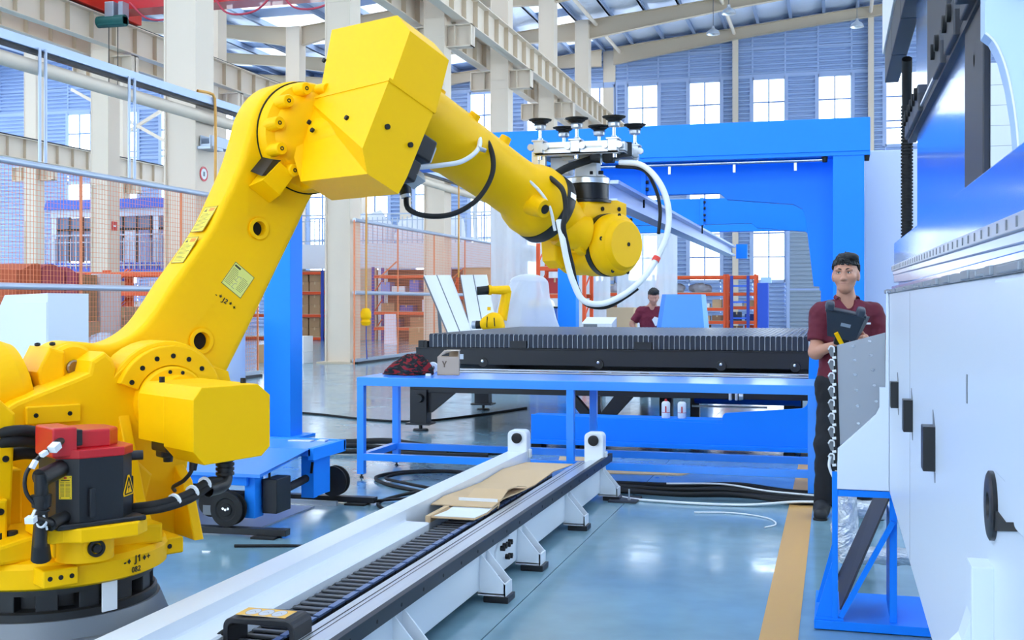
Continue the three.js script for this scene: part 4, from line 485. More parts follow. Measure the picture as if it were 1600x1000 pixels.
// ================================================================ flatbed of the laser cutter
{
  const b = thing('cutting_bed', 'black flatbed of a laser cutting machine with rows of slats, behind the blue table', 'machine bed', [0, 0, 0]), K = std('#14171f', 0.42, 0.2), X0 = -4.22, X1 = -0.25, Z0 = -11.72, Z1 = -15.6;
  const slatG = mg([ex([[-0.0235, -0.07], [0.0225, -0.07], [0.0225, 0.06], [0.012, 0.075], [-0.012, 0.075], [-0.0235, 0.06]], Z1 + 0.1, Z0, 0.003)]), edgeG = bx(0.0225, 0.0262, -0.068, 0.072, Z1 + 0.1, Z0 + 0.002), n = 75, d = (X1 - X0) / n, slatM = std('#232b3a', 0.34, 0.5);
  for (let i = 0; i < n; i++) { const s = part('slat', slatG, slatM, b); s.position.set(X0 + (i + 0.5) * d, 0.985, 0); part('slat_edge', edgeG, M.steel, s); }
  part('side_beam', [bx(X0 - 0.14, X1 + 0.05, 0.735, 0.9, Z0 - 0.1, Z0 + 0.02, 0.004), bx(X0 - 0.14, X1 + 0.05, 0.9, 0.912, Z0 - 0.12, Z0 + 0.03)], K, b); part('side_beam', bx(X0 - 0.14, X1 + 0.05, 0.735, 0.9, Z1, Z1 + 0.12, 0.004), K, b);
  part('end_beam', bx(X0 - 0.14, X0, 0.735, 0.9, Z1, Z0, 0.004), K, b); part('end_block', [bx(X0 - 0.12, X0 - 0.06, 0.91, 0.985, Z0 - 0.1, Z0), bx(X0 - 0.055, X0 - 0.02, 0.91, 0.98, Z0 - 0.1, Z0)], K, b);
  part('bed_tray', bx(X0, X1, 0.74, 0.9, Z1 + 0.1, Z0 - 0.08), M.rubber, b);
  for (const y of [0.685, 0.66]) part('guide_bar', bx(X0, X1 + 0.04, y - 0.009, y + 0.006, Z0 - 0.06, Z0 + 0.03 - (0.685 - y)), M.steel, b);
  part('under_frame', [bx(X0, X1 + 0.04, 0.56, 0.645, Z0 - 0.12, Z0 - 0.02, 0.003), bx(X0 - 0.24, X1 + 0.04, 0.42, 0.57, Z0 - 0.2, Z0 - 0.06, 0.003)], K, b); part('under_frame', bx(X0 - 0.24, X1 + 0.04, 0.45, 0.6, Z1 + 0.1, Z1 + 0.24, 0.003), K, b);
  parts('end_frame', [bx(X0 - 0.24, X0 - 0.12, 0.45, 0.735, Z1 + 0.1, Z0 - 0.1), bx(X1 - 0.1, X1, 0.45, 0.735, Z1 + 0.1, Z0 - 0.1)], K, b);
  for (const x of [-3.6, -2.35, -1.1, -0.38]) part('roller_knob', [cyl([x, 0.76, Z0 + 0.02], [x, 0.76, Z0 + 0.035], 0.052, 0.05, 20)], M.blackM, b), part('knob_screw', lathe([x - 0.005, 0.775, Z0 + 0.035], [0, 0, 1], [[0, 0], [0.02, 0], [0.014, 0.01], [0, 0.012]], 16), M.chrome, b);
  part('type_plate', bx(-3.93, -3.82, 0.79, 0.845, Z0 + 0.02, Z0 + 0.023), M.galv, b);
  part('marked_strip', bx(-3.1, -2.8, 0.618, 0.63, Z0 - 0.02, Z0 - 0.016), M.white, b);
  for (const i of [19, 44]) part('clamp', bx(X0 + i * d - 0.09, X0 + i * d + 0.09, 0.912, 0.99, Z0 - 0.02, Z0 + 0.025, 0.004), K, b);
  const leg = (x, z, w = 0.19) => { const l = part('leg', [bx(x - w / 2, x + w / 2, 0.085, 0.45, z - 0.08, z + 0.08, 0.003)], K, b); part('leg_foot', [bx(x - w * 0.72, x + w * 0.72, 0.07, 0.09, z - 0.11, z + 0.11), cyl([x, 0.02, z], [x, 0.08, z], 0.02, 0.02, 12), cyl([x, 0, z], [x, 0.02, z], 0.09, 0.08, 18)], K, l); return l; };
  const l1 = leg(-4.35, -11.82); part('gusset', ex([[-4.26, 0.42], [-4.26, 0.2], [-4.22, 0.2], [-3.95, 0.42]], -11.86, -11.8, 0.002), K, l1); part('lug', lathe([-4.33, 0.36, -11.74], [0, 0, 1], [[0, 0], [0.05, 0], [0.04, 0.05], [0, 0.05]], 20), K, l1);
  leg(-4.4, -14.3); leg(-1.75, -12.4, 0.13); leg(-0.5, -14.3);
  part('gusset', ex([[-2.72, 0.43], [-2.62, 0.43], [-2.45, 0.24], [-2.45, 0.43], [-2.35, 0.43], [-2.35, 0.24], [-2.2, 0.43], [-2.0, 0.43], [-2.3, 0.1], [-2.46, 0.1]], -11.86, -11.76, 0.002), K, b, 'black triangular centre support'); part('centre_foot', bx(-2.5, -2.26, 0, 0.1, -11.9, -11.72), K, b);
  part('hose_clip', [bx(-1.02, -0.99, 0.42, 0.50, -11.66, -11.6, 0.01), bx(-0.96, -0.93, 0.42, 0.50, -11.66, -11.6, 0.01), cyl([-0.92, 0.46, -11.63], [-0.88, 0.46, -11.63], 0.04, 0.03, 12)], M.alu, b);
}
// ================================================================ blue loading gantry over the bed
{
  const g = thing('loading_gantry', 'big bright blue portal gantry spanning the black cutting bed', 'gantry', [0, 0, 0]), B = M.blue;
  part('front_beam', [bx(-5.66, 0.3, 2.745, 3.045, -11.0, -10.7, 0.006), bx(-5.66, 0.3, 2.71, 2.75, -10.99, -10.71, 0.003)], B, g);
  for (const [x0, x1] of [[-5.66, -5.36], [-0.02, 0.25]]) part('post', bx(x0, x1, 0, 2.72, -11.0, -10.72, 0.006), B, g);
  part('post_foot', bx(-5.76, -5.26, 0, 0.025, -11.1, -10.6), B, g);
  parts('beam_bolt', [[-0.09, -10.75], [0.27, -10.75]].map(([x, z]) => cyl([x, 2.66, z], [x, 2.71, z], 0.024, 0.03, 6)), M.rubber, g);
  part('cable_rail', [cyl([-3.2, 2.69, -10.82], [-0.1, 2.69, -10.82], 0.018, 0.018, 10)], M.chrome, g);
  parts('rail_clip', [-2.9, -2.2, -1.5, -0.9, -0.35].map((x) => bx(x - 0.012, x + 0.012, 2.6, 2.69, -10.86, -10.82)), M.steel, g);
  const C = (z, x0) => [[x0, 2.445], [-1.07, 2.445], [-1.0, 2.385], [-0.6, 2.345], [-0.38, 2.325], [-0.3, 2.28], [-0.27, 2.2], [-0.195, 1.55], [-0.13, 1.545], [-0.13, 0.02], [0.24, 0.02], [0.24, 2.79], [x0, 2.79]];
  const fr = (z, x0, xb) => { const c = part('side_frame', ex(C(z, xb), z - 0.1, z, 0.004), B, g, 'blue haunched side frame'); part('arm', bx(x0, xb - 0.012, 2.445, 2.79, z - 0.1, z, 0.004), B, c); part('joint_plate', bx(xb - 0.03, xb + 0.02, 2.43, 2.8, z - 0.13, z + 0.03, 0.003), B, c); parts('joint_bolt', [2.5, 2.57, 2.66, 2.74].map((y) => cyl([xb + 0.02, y, z + 0.018], [xb + 0.045, y, z + 0.018], 0.018, 0.018, 6)), M.blackM, c); parts('hanger_bolt', [cyl([xb, 2.32, z + 0.01], [xb, 2.44, z + 0.01], 0.01, 0.01, 8)], M.rubber, c); };
  fr(-11.2, -2.25, -1.8); fr(-15.6, -2.75, -1.72);
  part('rear_beam', bx(-4.78, 0.24, 2.61, 2.83, -20.2, -20, 0.006), B, g); part('post', bx(-4.76, -4.43, 0, 2.62, -20.25, -19.98, 0.006), B, g); part('post', bx(-0.1, 0.24, 0, 2.62, -20.25, -19.98, 0.006), B, g);
  const m = part('crane_track', [bx(-1.94, -1.76, 2.4, 2.43, -21.5, -9.6), bx(-1.86, -1.84, 2.26, 2.42, -21.5, -9.6), bx(-1.93, -1.77, 2.24, 2.275, -21.5, -9.6)], std('#b9c6e6', 0.4, 0.3), g, 'pale hoist track hung under the arms');
  part('track_plate', bx(-1.75, -1.55, 2.2, 2.46, -21.55, -21.45), B, m);
  part('base_beam', [ex([[-2.81, 0.055], [0.1, 0.055], [0.1, 0.93], [-0.225, 0.93], [-0.235, 0.58], ...arc(-0.31, 0.515, 0.075, 0, -85, 6), [-0.95, 0.385], ...arc(-0.955, 0.345, 0.04, 90, 180, 4), [-0.995, 0.285], [-2.81, 0.325]], -10.72, -10.69, 0.003), bx(-2.81, -0.99, 0.27, 0.315, -10.95, -10.7, 0.004), bx(-2.8, 0.05, 0.05, 0.09, -10.98, -10.62, 0.004), bx(-2.81, -2.78, 0.06, 0.31, -10.95, -10.7)], M.blueD2, g, 'low blue base beam whose right end curves up'); parts('pad', [-2.75, -2.4, -2.28, -0.4].map((x) => bx(x - 0.05, x + 0.05, 0, 0.05, -10.86, -10.66)), M.rubber, g);
  part('drum', [cyl([-1.5, 0.4, -12.9], [-0.42, 0.4, -12.9], 0.13, 0.13, 32), cyl([-0.42, 0.4, -12.9], [-0.36, 0.4, -12.9], 0.14, 0.14, 32)], M.blueD, g); part('light_bar', bar([-1.5, 0.27, -12.6], [-0.7, 0.27, -12.6], 0.03, 0.02), M.white, g); part('drum_stand', [bx(-1.55, -1.45, 0, 0.4, -12.95, -12.85), bx(-0.42, -0.34, 0, 0.4, -12.95, -12.85)], M.blackM, g);
  const can = (x, label, cap) => { const c = thing('spray_can', label, 'can', [x, 0.3155, -10.8], 0, 'spray cans on the blue base beam'); part('can_body', lathe([0, 0, 0], [0, 1, 0], [[0, 0], [0.038, 0], [0.04, 0.004], [0.04, 0.135], [0.03, 0.15], [0.014, 0.155], [0, 0.155]], 28), M.white, c); part('nozzle', cyl([0, 0.154, 0], [0, 0.175, 0], 0.012, 0.01, 12), cap, c); part('label_band', [lathe([0, 0.05, 0], [0, 1, 0], [[0.0404, 0], [0.0404, 0.004]], 28), face(bx(-0.006, 0.006, -0.03, 0.03, 0, 0.001), [0.005, 0.08, 0.0405], [1, 0, 0], [0, 0, 1])], M.red, c); };
  can(-1.53, 'white spray can with a red nozzle, nearer the black support', M.red); can(-1.38, 'white spray can with a pale nozzle, farther from the black support', M.grey);
}
// ================================================================ rail-bound blue cart, its track, floor cables
{
  const c = thing('transfer_cart', 'low blue flat cart on black flanged wheels behind the yellow robot', 'cart', [0, 0, 0]), B = M.blue;
  part('deck', [bx(-4.7, -3.28, 0.395, 0.445, -7.35, -6.85, 0.004), hull([[[-4.7, 0.395, -6.86], [-3.36, 0.395, -6.86], [-3.3, 0.352, -6.2], [-4.7, 0.352, -6.2]], [[-4.7, 0.445, -6.86], [-3.29, 0.445, -6.86], [-3.3, 0.372, -6.2], [-4.7, 0.372, -6.2]]])], M.cartBlue, c);
  part('side_rail', [bx(-4.7, -3.26, 0.38, 0.45, -7.37, -7.33, 0.003), bx(-3.3, -3.26, 0.37, 0.45, -7.36, -6.85, 0.003)], B, c); part('side_rail', bx(-4.4, -3.42, 0.29, 0.355, -6.36, -6.26, 0.004), B, c);
  part('leg_plate', [bx(-3.45, -3.38, 0.09, 0.36, -6.4, -6.29, 0.003)], B, c); part('leg_plate', [bx(-3.42, -3.34, 0.1, 0.4, -7.28, -7.02, 0.003), bx(-3.42, -3.33, 0.1, 0.4, -7.06, -7.0)], B, c); parts('leg_plate', [bx(-4.6, -4.5, 0.1, 0.37, -6.4, -6.29), bx(-4.6, -4.5, 0.1, 0.4, -7.28, -7.1)], B, c);
  const wheel = (x, z, s) => { const w = part('wheel', lathe([x, 0.155, z], [0, 0, s], [[0, 0], [0.085, 0], [0.085, 0.03], [0.104, 0.034], [0.104, 0.05], [0.07, 0.052], [0.062, 0.046], [0.04, 0.046], [0.036, 0.054], [0, 0.054]], 40), M.rubber, c); part('hub_bolt', [[0, 0], [0.018, 0.006], [-0.016, 0.006]].map(([a, b]) => cyl([x + a, 0.155 + b, z + s * 0.052], [x + a, 0.155 + b, z + s * 0.058], 0.008, 0.008, 10)), M.chrome, w); part('inner_flange', lathe([x, 0.155, z - s * 0.02], [0, 0, s], [[0, 0], [0.104, 0], [0.104, 0.014], [0, 0.014]], 40), M.rubber, w); };
  wheel(-3.52, -6.24, 1); wheel(-4.45, -6.24, 1); wheel(-3.36, -7.38, -1); wheel(-4.45, -7.38, -1);
  part('gear_motor', [lathe([-3.68, 0.17, -6.42], [0, 0, 1], [[0, 0], [0.085, 0], [0.085, 0.13], [0.07, 0.15], [0, 0.15]], 32), bx(-3.78, -3.58, 0.09, 0.2, -6.6, -6.4, 0.01), cyl([-3.7, 0.25, -6.4], [-3.7, 0.36, -6.4], 0.035, 0.035, 16), cyl([-3.78, 0.24, -6.36], [-3.66, 0.245, -6.36], 0.05, 0.05, 16)], M.rubber, c); part('motor_tag', bx(-3.72, -3.64, 0.1, 0.16, -6.272, -6.268), M.grey, c);
  part('control_box', [bx(-3.37, -3.27, 0.11, 0.32, -6.55, -6.36, 0.006)], M.blackM, c); parts('box_lever', [bar([-3.34, 0.32, -6.4], [-3.34, 0.36, -6.4], 0.012), bar([-3.3, 0.28, -6.9], [-3.3, 0.35, -6.92], 0.014)], M.rubber, c);
  part('axle', cyl([-3.36, 0.2, -6.5], [-3.39, 0.23, -7.05], 0.026, 0.026, 16), M.rubber, c);
  solo('tool_strip', [bx(-3.62, -3.45, 0.4452, 0.452, -7.27, -7.2, 0.002), bx(-3.42, -3.36, 0.4452, 0.455, -7.3, -7.24, 0.002)], M.alu, 'thin flat metal offcut on the far edge of the blue cart', 'offcut');
  for (const [z, l, x1] of [[-6.23, 'black cart track bar nearer the robot', -3.13], [-7.42, 'black cart track bar under the far wheels of the blue cart', -3.06]]) { const t = thing('track_bar', l, 'track', [0, 0, z], z < -7 ? 0.02 : 0.06); t.position.set(x1, 0, z); part('bar', bx(-1.7, 0, 0.012, 0.05, -0.035, 0.035, 0.002), M.blackM, t); part('shoe', bx(-0.2, -0.05, 0, 0.013, -0.03, 0.09, 0.002), M.rubber, t); part('shoe', bx(-1.5, -1.35, 0, 0.013, -0.03, 0.09, 0.002), M.rubber, t); }
  solo('floor_sheet', bx(-4.9, -3.42, 0, 0.009, -7.2, -6.33), M.galv, 'shiny metal sheet on the floor under the blue cart', 'sheet'); solo('metal_angle', [bx(-3.85, -3.3, 0.0, 0.03, -7.42 + 0.1, -7.42 + 0.13)], M.alu, 'pale metal strip leaning along the far track bar', 'strip');
  const cab = (name, pts, r, label, g) => solo(name, tube(pts, r, Math.max(30, pts.length * 12), 8), M.rubber, label, 'cable', g);
  cab('floor_cable', [[-5.6, 0.03, -10.2], [-5.0, 0.03, -10.35], [-4.6, 0.03, -10.42], [-4.2, 0.05, -10.45], [-3.7, 0.03, -10.3], [-3.1, 0.03, -10.1], [-2.7, 0.03, -10.3]], 0.03, 'thickest black cable of the bundle beside the blue gantry post'); cab('floor_cable', [[-5.6, 0.025, -10.3], [-5.0, 0.025, -10.2], [-4.75, 0.03, -10.0], [-4.4, 0.06, -9.95], [-4.0, 0.03, -10.1], [-3.4, 0.025, -9.95]], 0.025, 'black cable curving out of the bundle towards the blue cart'); cab('floor_cable', [[-5.2, 0.022, -10.05], [-4.8, 0.022, -9.85], [-4.4, 0.03, -9.75], [-4.0, 0.03, -9.85], [-3.5, 0.022, -9.8], [-3.0, 0.02, -9.9]], 0.022, 'front black cable of the bundle left of the table leg');
  cab('floor_cable', [[-7.2, 0.012, -13.4], [-6.2, 0.012, -13.1], [-5.2, 0.012, -12.6], [-4.7, 0.012, -12.6], [-4.2, 0.012, -13.6], [-3.9, 0.012, -14.6]], 0.014, 'thin straight black cable running across the floor to the bed leg');
  cab('floor_cable', [[-2.55, 0.014, -8.62], [-3.0, 0.014, -8.95], [-3.4, 0.014, -8.8], [-3.5, 0.014, -8.5], [-3.3, 0.014, -8.2], [-2.95, 0.014, -7.95], [-2.6, 0.014, -7.7], [-2.4, 0.014, -7.5]], 0.014, 'black cable looped round on the floor beneath the table end'); cab('floor_cable', [[-2.55, 0.04, -8.5], [-2.95, 0.04, -8.75], [-3.3, 0.035, -8.62], [-3.38, 0.03, -8.4], [-3.1, 0.042, -8.1], [-2.7, 0.04, -7.85], [-2.42, 0.03, -7.65]], 0.012, 'black cable lying inside the loop beneath the table end');
  cab('floor_cable', [[-3.05, 0.03, -7.4], [-2.8, 0.012, -7.7], [-2.55, 0.012, -7.6], [-2.42, 0.012, -7.3]], 0.01, 'thin cable from the end of the far track bar to the rail'); cab('floor_cable', [[-2.4, 0.012, -7.72], [-2.8, 0.05, -7.75], [-3.05, 0.012, -7.5], [-2.9, 0.012, -7.2], [-2.5, 0.012, -7.05]], 0.012, 'black cable bent into a narrow hairpin beside the white beam');
  cab('floor_cable', [[-3.3, 0.01, -5.9], [-2.9, 0.01, -6.0], [-2.6, 0.01, -5.95], [-2.36, 0.01, -5.8]], 0.009, 'thin dark cable in front of the near track bar');
  const W = M.white, z0 = -8.6; for (let i = 0; i < 9; i++) cab('floor_cable', [[-1.62 - 0.05 * rnd(), 0.02, -8.72 + 0.05 * i], [-1.1, 0.02 + 0.012 * (i % 3), z0 - 0.12 + 0.07 * i + 0.05 * rnd()], [-0.7, 0.025 + 0.014 * (i % 3), z0 - 0.2 + 0.07 * i + 0.08 * rnd()], [-0.3, 0.018, z0 - 0.1 + 0.06 * i + 0.06 * rnd()], [0.3, 0.018, z0 - 0.1 + 0.06 * i], [0.9, 0.018, z0 - 0.15 + 0.06 * i]], 0.012 + 0.006 * rnd(), ['rearmost', 'second', 'third', 'fourth', 'middle', 'sixth', 'seventh', 'eighth', 'frontmost'][i] + ' black cable of the bundle under the right table legs', 'cables under the table');
  const wc = solo('white_cable', tube([[-1.6, 0.03, -8.35], [-1.45, 0.012, -8.1], [-1.1, 0.012, -8.0], [-0.6, 0.012, -8.02], [-0.2, 0.03, -8.15], [0.5, 0.012, -8.2]], 0.009, 60, 8), W, 'thin white cable along the front of the black cable bundle', 'cable'); solo('white_cable', tube([[-1.2, 0.06, -8.5], [-0.8, 0.065, -8.55], [-0.45, 0.06, -8.35], [-0.1, 0.05, -8.3], [0.4, 0.02, -8.3]], 0.007, 60, 8), W, 'thin white cable lying on top of the black cable bundle', 'cable');
  solo('wire_offcut', tube([[-0.9, 0.006, -7.68], [-0.65, 0.007, -7.72], [-0.42, 0.006, -7.6], [-0.36, 0.006, -7.4], [-0.42, 0.006, -7.28]], 0.005, 40, 6), W, 'loose pale curved wire lying on the open floor', 'wire');
  solo('cardboard_sheet', exY([[-1.9, -9.25], [-1.2, -9.32], [-1.02, -9.72], [-1.9, -9.75]], 0, 0.006), M.cardboardL, 'flat brown cardboard piece on the floor under the table', 'cardboard'); solo('cardboard_sheet', exY([[-2.35, -9.9], [-1.98, -9.9], [-2.0, -10.15], [-2.4, -10.15]], 0, 0.006), M.cardboardL, 'small brown cardboard piece under the left part of the blue base beam', 'cardboard');
  parts2('floor_scrap', [[-3.42, -5.75, 'white paper scrap on the floor beside the yellow robot'], [-2.72, -5.72, 'white plastic scrap on the floor close to the white beam']]);
  function parts2(n, l) { for (const [x, z, lb] of l) solo(n, exY([[x, z], [x + 0.05, z - 0.01], [x + 0.06, z + 0.02], [x + 0.02, z + 0.03]], 0, 0.006), W, lb, 'scrap'); }
}
// ================================================================ white press brake on the right, running along z
{
  const P = thing('press_brake', 'huge white press brake with blue filmed ram filling the right edge', 'press brake', [0, 0, 0]), Wt = M.pressWhite;
  part('lower_table', [bx(0.22, 0.62, 0.6, 1.437, -5.4, -0.7, 0.004)], Wt, P, 'white lower table face');
  part('table_seam', bx(0.2195, 0.222, 0.61, 1.43, -3.72, -3.717), M.grey, P);
  part('cover_panel', exX([[-1.66, 1.172], [-1.66, 1.43], [-0.7, 1.43], [-0.7, 1.13], [-1.48, 1.13], [-1.56, 1.172]], 0.205, 0.224, 0.004), Wt, P, 'white raised cover panel');
  part('recess', exX([[-1.84, 1.06], [-1.79, 1.107], [-1.66, 1.106], [-1.51, 1.133], [-0.75, 1.2], [-0.75, 1.188], [-1.51, 1.122]], 0.2165, 0.2225), M.rubber, P, 'dark opening');
  part('lower_cover', [ex([[0.19, 0.1], [0.19, 0.935], [0.19, 1.017], [0.222, 1.017], [0.222, 1.055], [1.2, 1.055], [1.2, 0.1]], -1.85, -1.785, 0.002), ex([[0.19, 0.945], [0.178, 0.905], [0.15, 0.875], [0.1, 0.86], [0.1, 0.82], [0.19, 0.82]], -1.85, -1.79, 0.001)], Wt, P, 'white lower cover plate');
  const kn = part('round_flange', lathe([0.222, 1.106, -1.79], [-1, 0, 0], [[0.018, 0], [0.05, 0], [0.05, 0.008], [0.046, 0.01], [0.02, 0.01], [0.018, 0.006], [0.018, 0]], 36), M.blackM, P, 'black round flange in the recess');
  // handles: bent dark sheet pockets along the face
  for (const [z, s] of [[-4.405, 1], [-3.61, 1], [-2.82, 1.08]]) { const h = part('pull_handle', [exX([[z - 0.03, 1.065 - 0.048 * s], [z - 0.036, 1.065 - 0.04 * s], [z - 0.036, 1.065 + 0.046 * s], [z + 0.03, 1.065 + 0.046 * s], [z + 0.03, 1.065 - 0.048 * s]], 0.193, 0.2215, 0.002)], M.blackM, P, 'dark bent-sheet pull handle'); part('handle_tab', [exX([[z - 0.03, 1.065 + 0.046 * s], [z - 0.03, 1.065 + 0.078 * s], [z + 0.03, 1.065 + 0.046 * s]], 0.2185, 0.2215), exX([[z + 0.0, 1.065 - 0.05 * s], [z + 0.03, 1.065 - 0.05 * s], [z + 0.028, 1.065 - 0.072 * s]], 0.2185, 0.2215)], M.grey, h); }
  part('slot', bx(0.2185, 0.2215, 1.225, 1.275, -2.135, -2.125), M.grey, P);
  // grease-covered die rail and lower tool on top of the table
  part('die_rail', [bx(0.215, 0.5, 1.437, 1.452, -5.38, -0.7), ...Array.from({ length: 40 }, (_, i) => bx(0.208 + 0.008 * rnd(), 0.3, 1.438, 1.443 + 0.012 * rnd(), -5.37 + i * 0.115, -5.37 + i * 0.115 + 0.05 + 0.07 * rnd(), 0.002))], std('#8d95a0', 0.45, 0.5), P, 'greasy grey die rail'); part('lower_die', bx(0.24, 0.44, 1.45, 1.47, -5.36, -0.7, 0.003), M.chrome, P);
  const U = new THREE.Group(); U.name = 'ram'; U.position.set(0, 1.66, -5.35); U.rotation.x = 0.0103; P.add(U); const u = (n, g, m, l) => { const o = part(n, g, m, U, l); return o; };
  const z0 = 0, z1 = 4.6, y = (h) => h - 1.66;
  u('upper_tool', [bx(0.25, 0.36, y(1.486), y(1.519), z0 - 0.02, z1, 0.002), bx(0.27, 0.34, y(1.476), y(1.486), z0 - 0.02, z1)], M.filmW, 'filmed lower band of the ram'); u('tool_gap', bx(0.3, 0.4, y(1.468), y(1.478), z0 - 0.01, z1), M.rubber);
  u('clamp_band', [bx(0.246, 0.36, y(1.519), y(1.536), z0 - 0.02, z1, 0.002)], M.filmW); u('hole_strip', [bx(0.24, 0.36, y(1.536), y(1.561), z0 - 0.03, z1, 0.002)], M.alu, 'perforated strip'); const hs = new THREE.Group();
  for (let i = 0; i < 42; i++) u('strip_hole', bx(0.2385, 0.241, y(1.541), y(1.556), z0 + 0.04 + i * 0.1, z0 + 0.05 + i * 0.1), M.grey);
  u('ram_plate', bx(0.25, 0.37, y(1.561), y(1.66), z0, z1, 0.003), M.film, 'blue protective film over the ram plate');
  const zz = (Z) => Z + 5.35;
  u('back_plate', bx(0.272, 0.3, y(1.655), y(2.02), zz(-4.2), zz(-2.6)), M.film, 'blue filmed plate behind the clamps'); u('back_plate', bx(0.278, 0.3, y(2.0), y(2.9), zz(-4.35), zz(-3.6)), M.film);
  u('guide_column', bx(0.265, 0.279, y(2.0), y(2.95), zz(-3.66), zz(-3.04), 0.003), M.columnDark, 'dark guide column'); u('guide_column', bx(0.263, 0.277, y(1.655), y(2.95), zz(-2.6), zz(-2.29), 0.003), M.columnDark, 'dark guide column with a round hole'); u('column_hole', cyl([0.263, y(1.905), zz(-2.43)], [0.2655, y(1.905), zz(-2.43)], 0.012, 0.012, 18), M.rubber);
  u('clamp_rail', bx(0.256, 0.285, y(1.992), y(2.012), zz(-4.46), zz(-2.18)), M.columnDark); u('clamp_edge', bx(0.249, 0.284, y(2.012), y(2.02), zz(-3.9), zz(-3.05)), M.alu);
  for (const Z of [-4.42, -4.18, -3.95, -3.18, -2.86, -2.5]) { const c = u('tool_clamp', exX([[zz(Z), y(2.0)], [zz(Z), y(2.055)], [zz(Z) + 0.03, y(2.085)], [zz(Z) + 0.2, y(2.085)], [zz(Z) + 0.23, y(2.055)], [zz(Z) + 0.23, y(2.0)]], 0.243, 0.28, 0.004), M.columnDark, 'bolted tool clamp'); parts('clamp_bolt', [0.06, 0.17].map((d) => cyl([0.234, y(2.06), zz(Z) + d], [0.244, y(2.06), zz(Z) + d], 0.02, 0.02, 14)), M.rubber, c); }
  u('top_bracket', [bx(0.22, 0.33, y(2.0), y(2.5), zz(-2.36), zz(-1.98), 0.004), bx(0.265, 0.4, y(1.93), y(2.1), zz(-2.2), zz(-1.98), 0.004)], M.columnDark, 'black bracket at the head of the near column');
  for (const Z of [-5.95, -5.25, -4.55]) u('upper_guide', exX([[zz(Z), y(2.47)], [zz(Z), y(2.62)], [zz(Z) + 0.69, y(2.62)], [zz(Z) + 0.69, y(2.47)]], 0.235, 0.3, 0.004), M.columnDark, 'black block of the upper guide'); u('upper_beam', bx(0.225, 0.34, y(2.62), y(3.0), zz(-6.0), zz(-3.8), 0.004), M.white);
  // near side frame with an arched throat
  part('side_frame', ex([[0.34, 3.0], [0.233, 3.0], [0.233, 1.835], [0.245, 1.825], [0.259, 1.795], [0.27, 1.75], [0.279, 1.69], [0.284, 1.62], [0.29, 1.57], [1.4, 1.57], [1.4, 3.0]], -2.06, -2.0, 0.002), M.frameBlue, P, 'pale blue side frame with an arched throat'); part('frame_lip', tube([[0.234, 1.835, -2.0], [0.246, 1.823, -2.0], [0.26, 1.793, -2.0], [0.271, 1.75, -2.0], [0.28, 1.69, -2.0], [0.286, 1.61, -2.0]], 0.0022, 30, 6), M.white, P);
  part('corrugated_hose', [tube([[0.3, 1.6, -5.28], [0.3, 2.0, -5.28], [0.3, 2.18, -5.28], [0.295, 2.32, -5.2], [0.29, 2.42, -5.1]], 0.021, 50, 12), ...Array.from({ length: 44 }, (_, i) => ring([0.3, 1.62 + i * 0.0145, -5.28], [0.3, 1.628 + i * 0.0145, -5.28], 0.0255, 0.018, 12))], M.rubber, P, 'black corrugated cable hose');
  // hidden side of the machine down to the floor
  parts('base_frame', [bx(0.6, 1.3, 0, 1.4, -5.2, -4.6), bx(0.6, 1.3, 0, 1.4, -1.4, -0.7)], Wt, P);
}
{ // grey screen with cable sockets at the far end of the press
  const g = thing('end_guard', 'grey riveted guard plate on a white bracket with a column of plugs along its edge', 'guard plate', [0, 0, 0]);
  part('bracket_plate', ex([[0.008, 0.603], [0.219, 0.603], [0.219, 1.446], [0.208, 1.446], [0.204, 1.04], [0.18, 1.04], [0.18, 0.955], [0.166, 0.925], [0.01, 0.775]], -5.13, -5.1, 0.003), M.pressWhite, g, 'white bracket plate');
  part('guard_sheet', ex([[0.006, 1.214], [0.205, 1.27], [0.205, 1.035], [0.184, 1.035], [0.184, 0.945], [0.17, 0.92], [0.02, 0.785]], -5.155, -5.135, 0.001), M.guardGrey, g, 'grey metal sheet');
  for (const [px, py] of [[1334, 541], [1360, 533], [1336, 563], [1362, 555], [1337, 586], [1365, 578], [1339, 610], [1367, 602], [1341, 635], [1370, 627], [1342, 662]]) { const x = 0.008 + (px - 1308) * 0.00259, yy = 1.4 - (py - 472) * 0.00272; part('rivet_clip', [cyl([x, yy, -5.135], [x, yy, -5.126], 0.0065, 0.006, 14), bx(x - 0.008, x - 0.003, yy - 0.003, yy + 0.004, -5.135, -5.128)], M.chrome, g); }
  for (let i = 0; i < 9; i++) { const yy = 1.185 - i * 0.0575, c = part('plug', [bar([-0.022, yy + 0.018, -5.13], [-0.008, yy - 0.018, -5.13], 0.018, 0.02)], M.grey, g, 'grey plug with a white clip'); part('plug_clip', [tube([[-0.028, yy + 0.012, -5.12], [-0.02, yy + 0.026, -5.115], [-0.006, yy + 0.022, -5.115], [-0.004, yy, -5.115]], 0.0035, 12, 6), cyl([-0.012, yy - 0.024, -5.12], [0.004, yy - 0.022, -5.12], 0.006, 0.006, 8)], M.white, c); }
  part('plug_strip', bx(-0.006, 0.008, 0.68, 1.21, -5.15, -5.12), M.rubber, g); part('lead', tube([[-0.02, 0.74, -5.12], [-0.025, 0.7, -5.12], [-0.012, 0.66, -5.12], [0.0, 0.64, -5.12]], 0.006, 16), M.white, g);
}
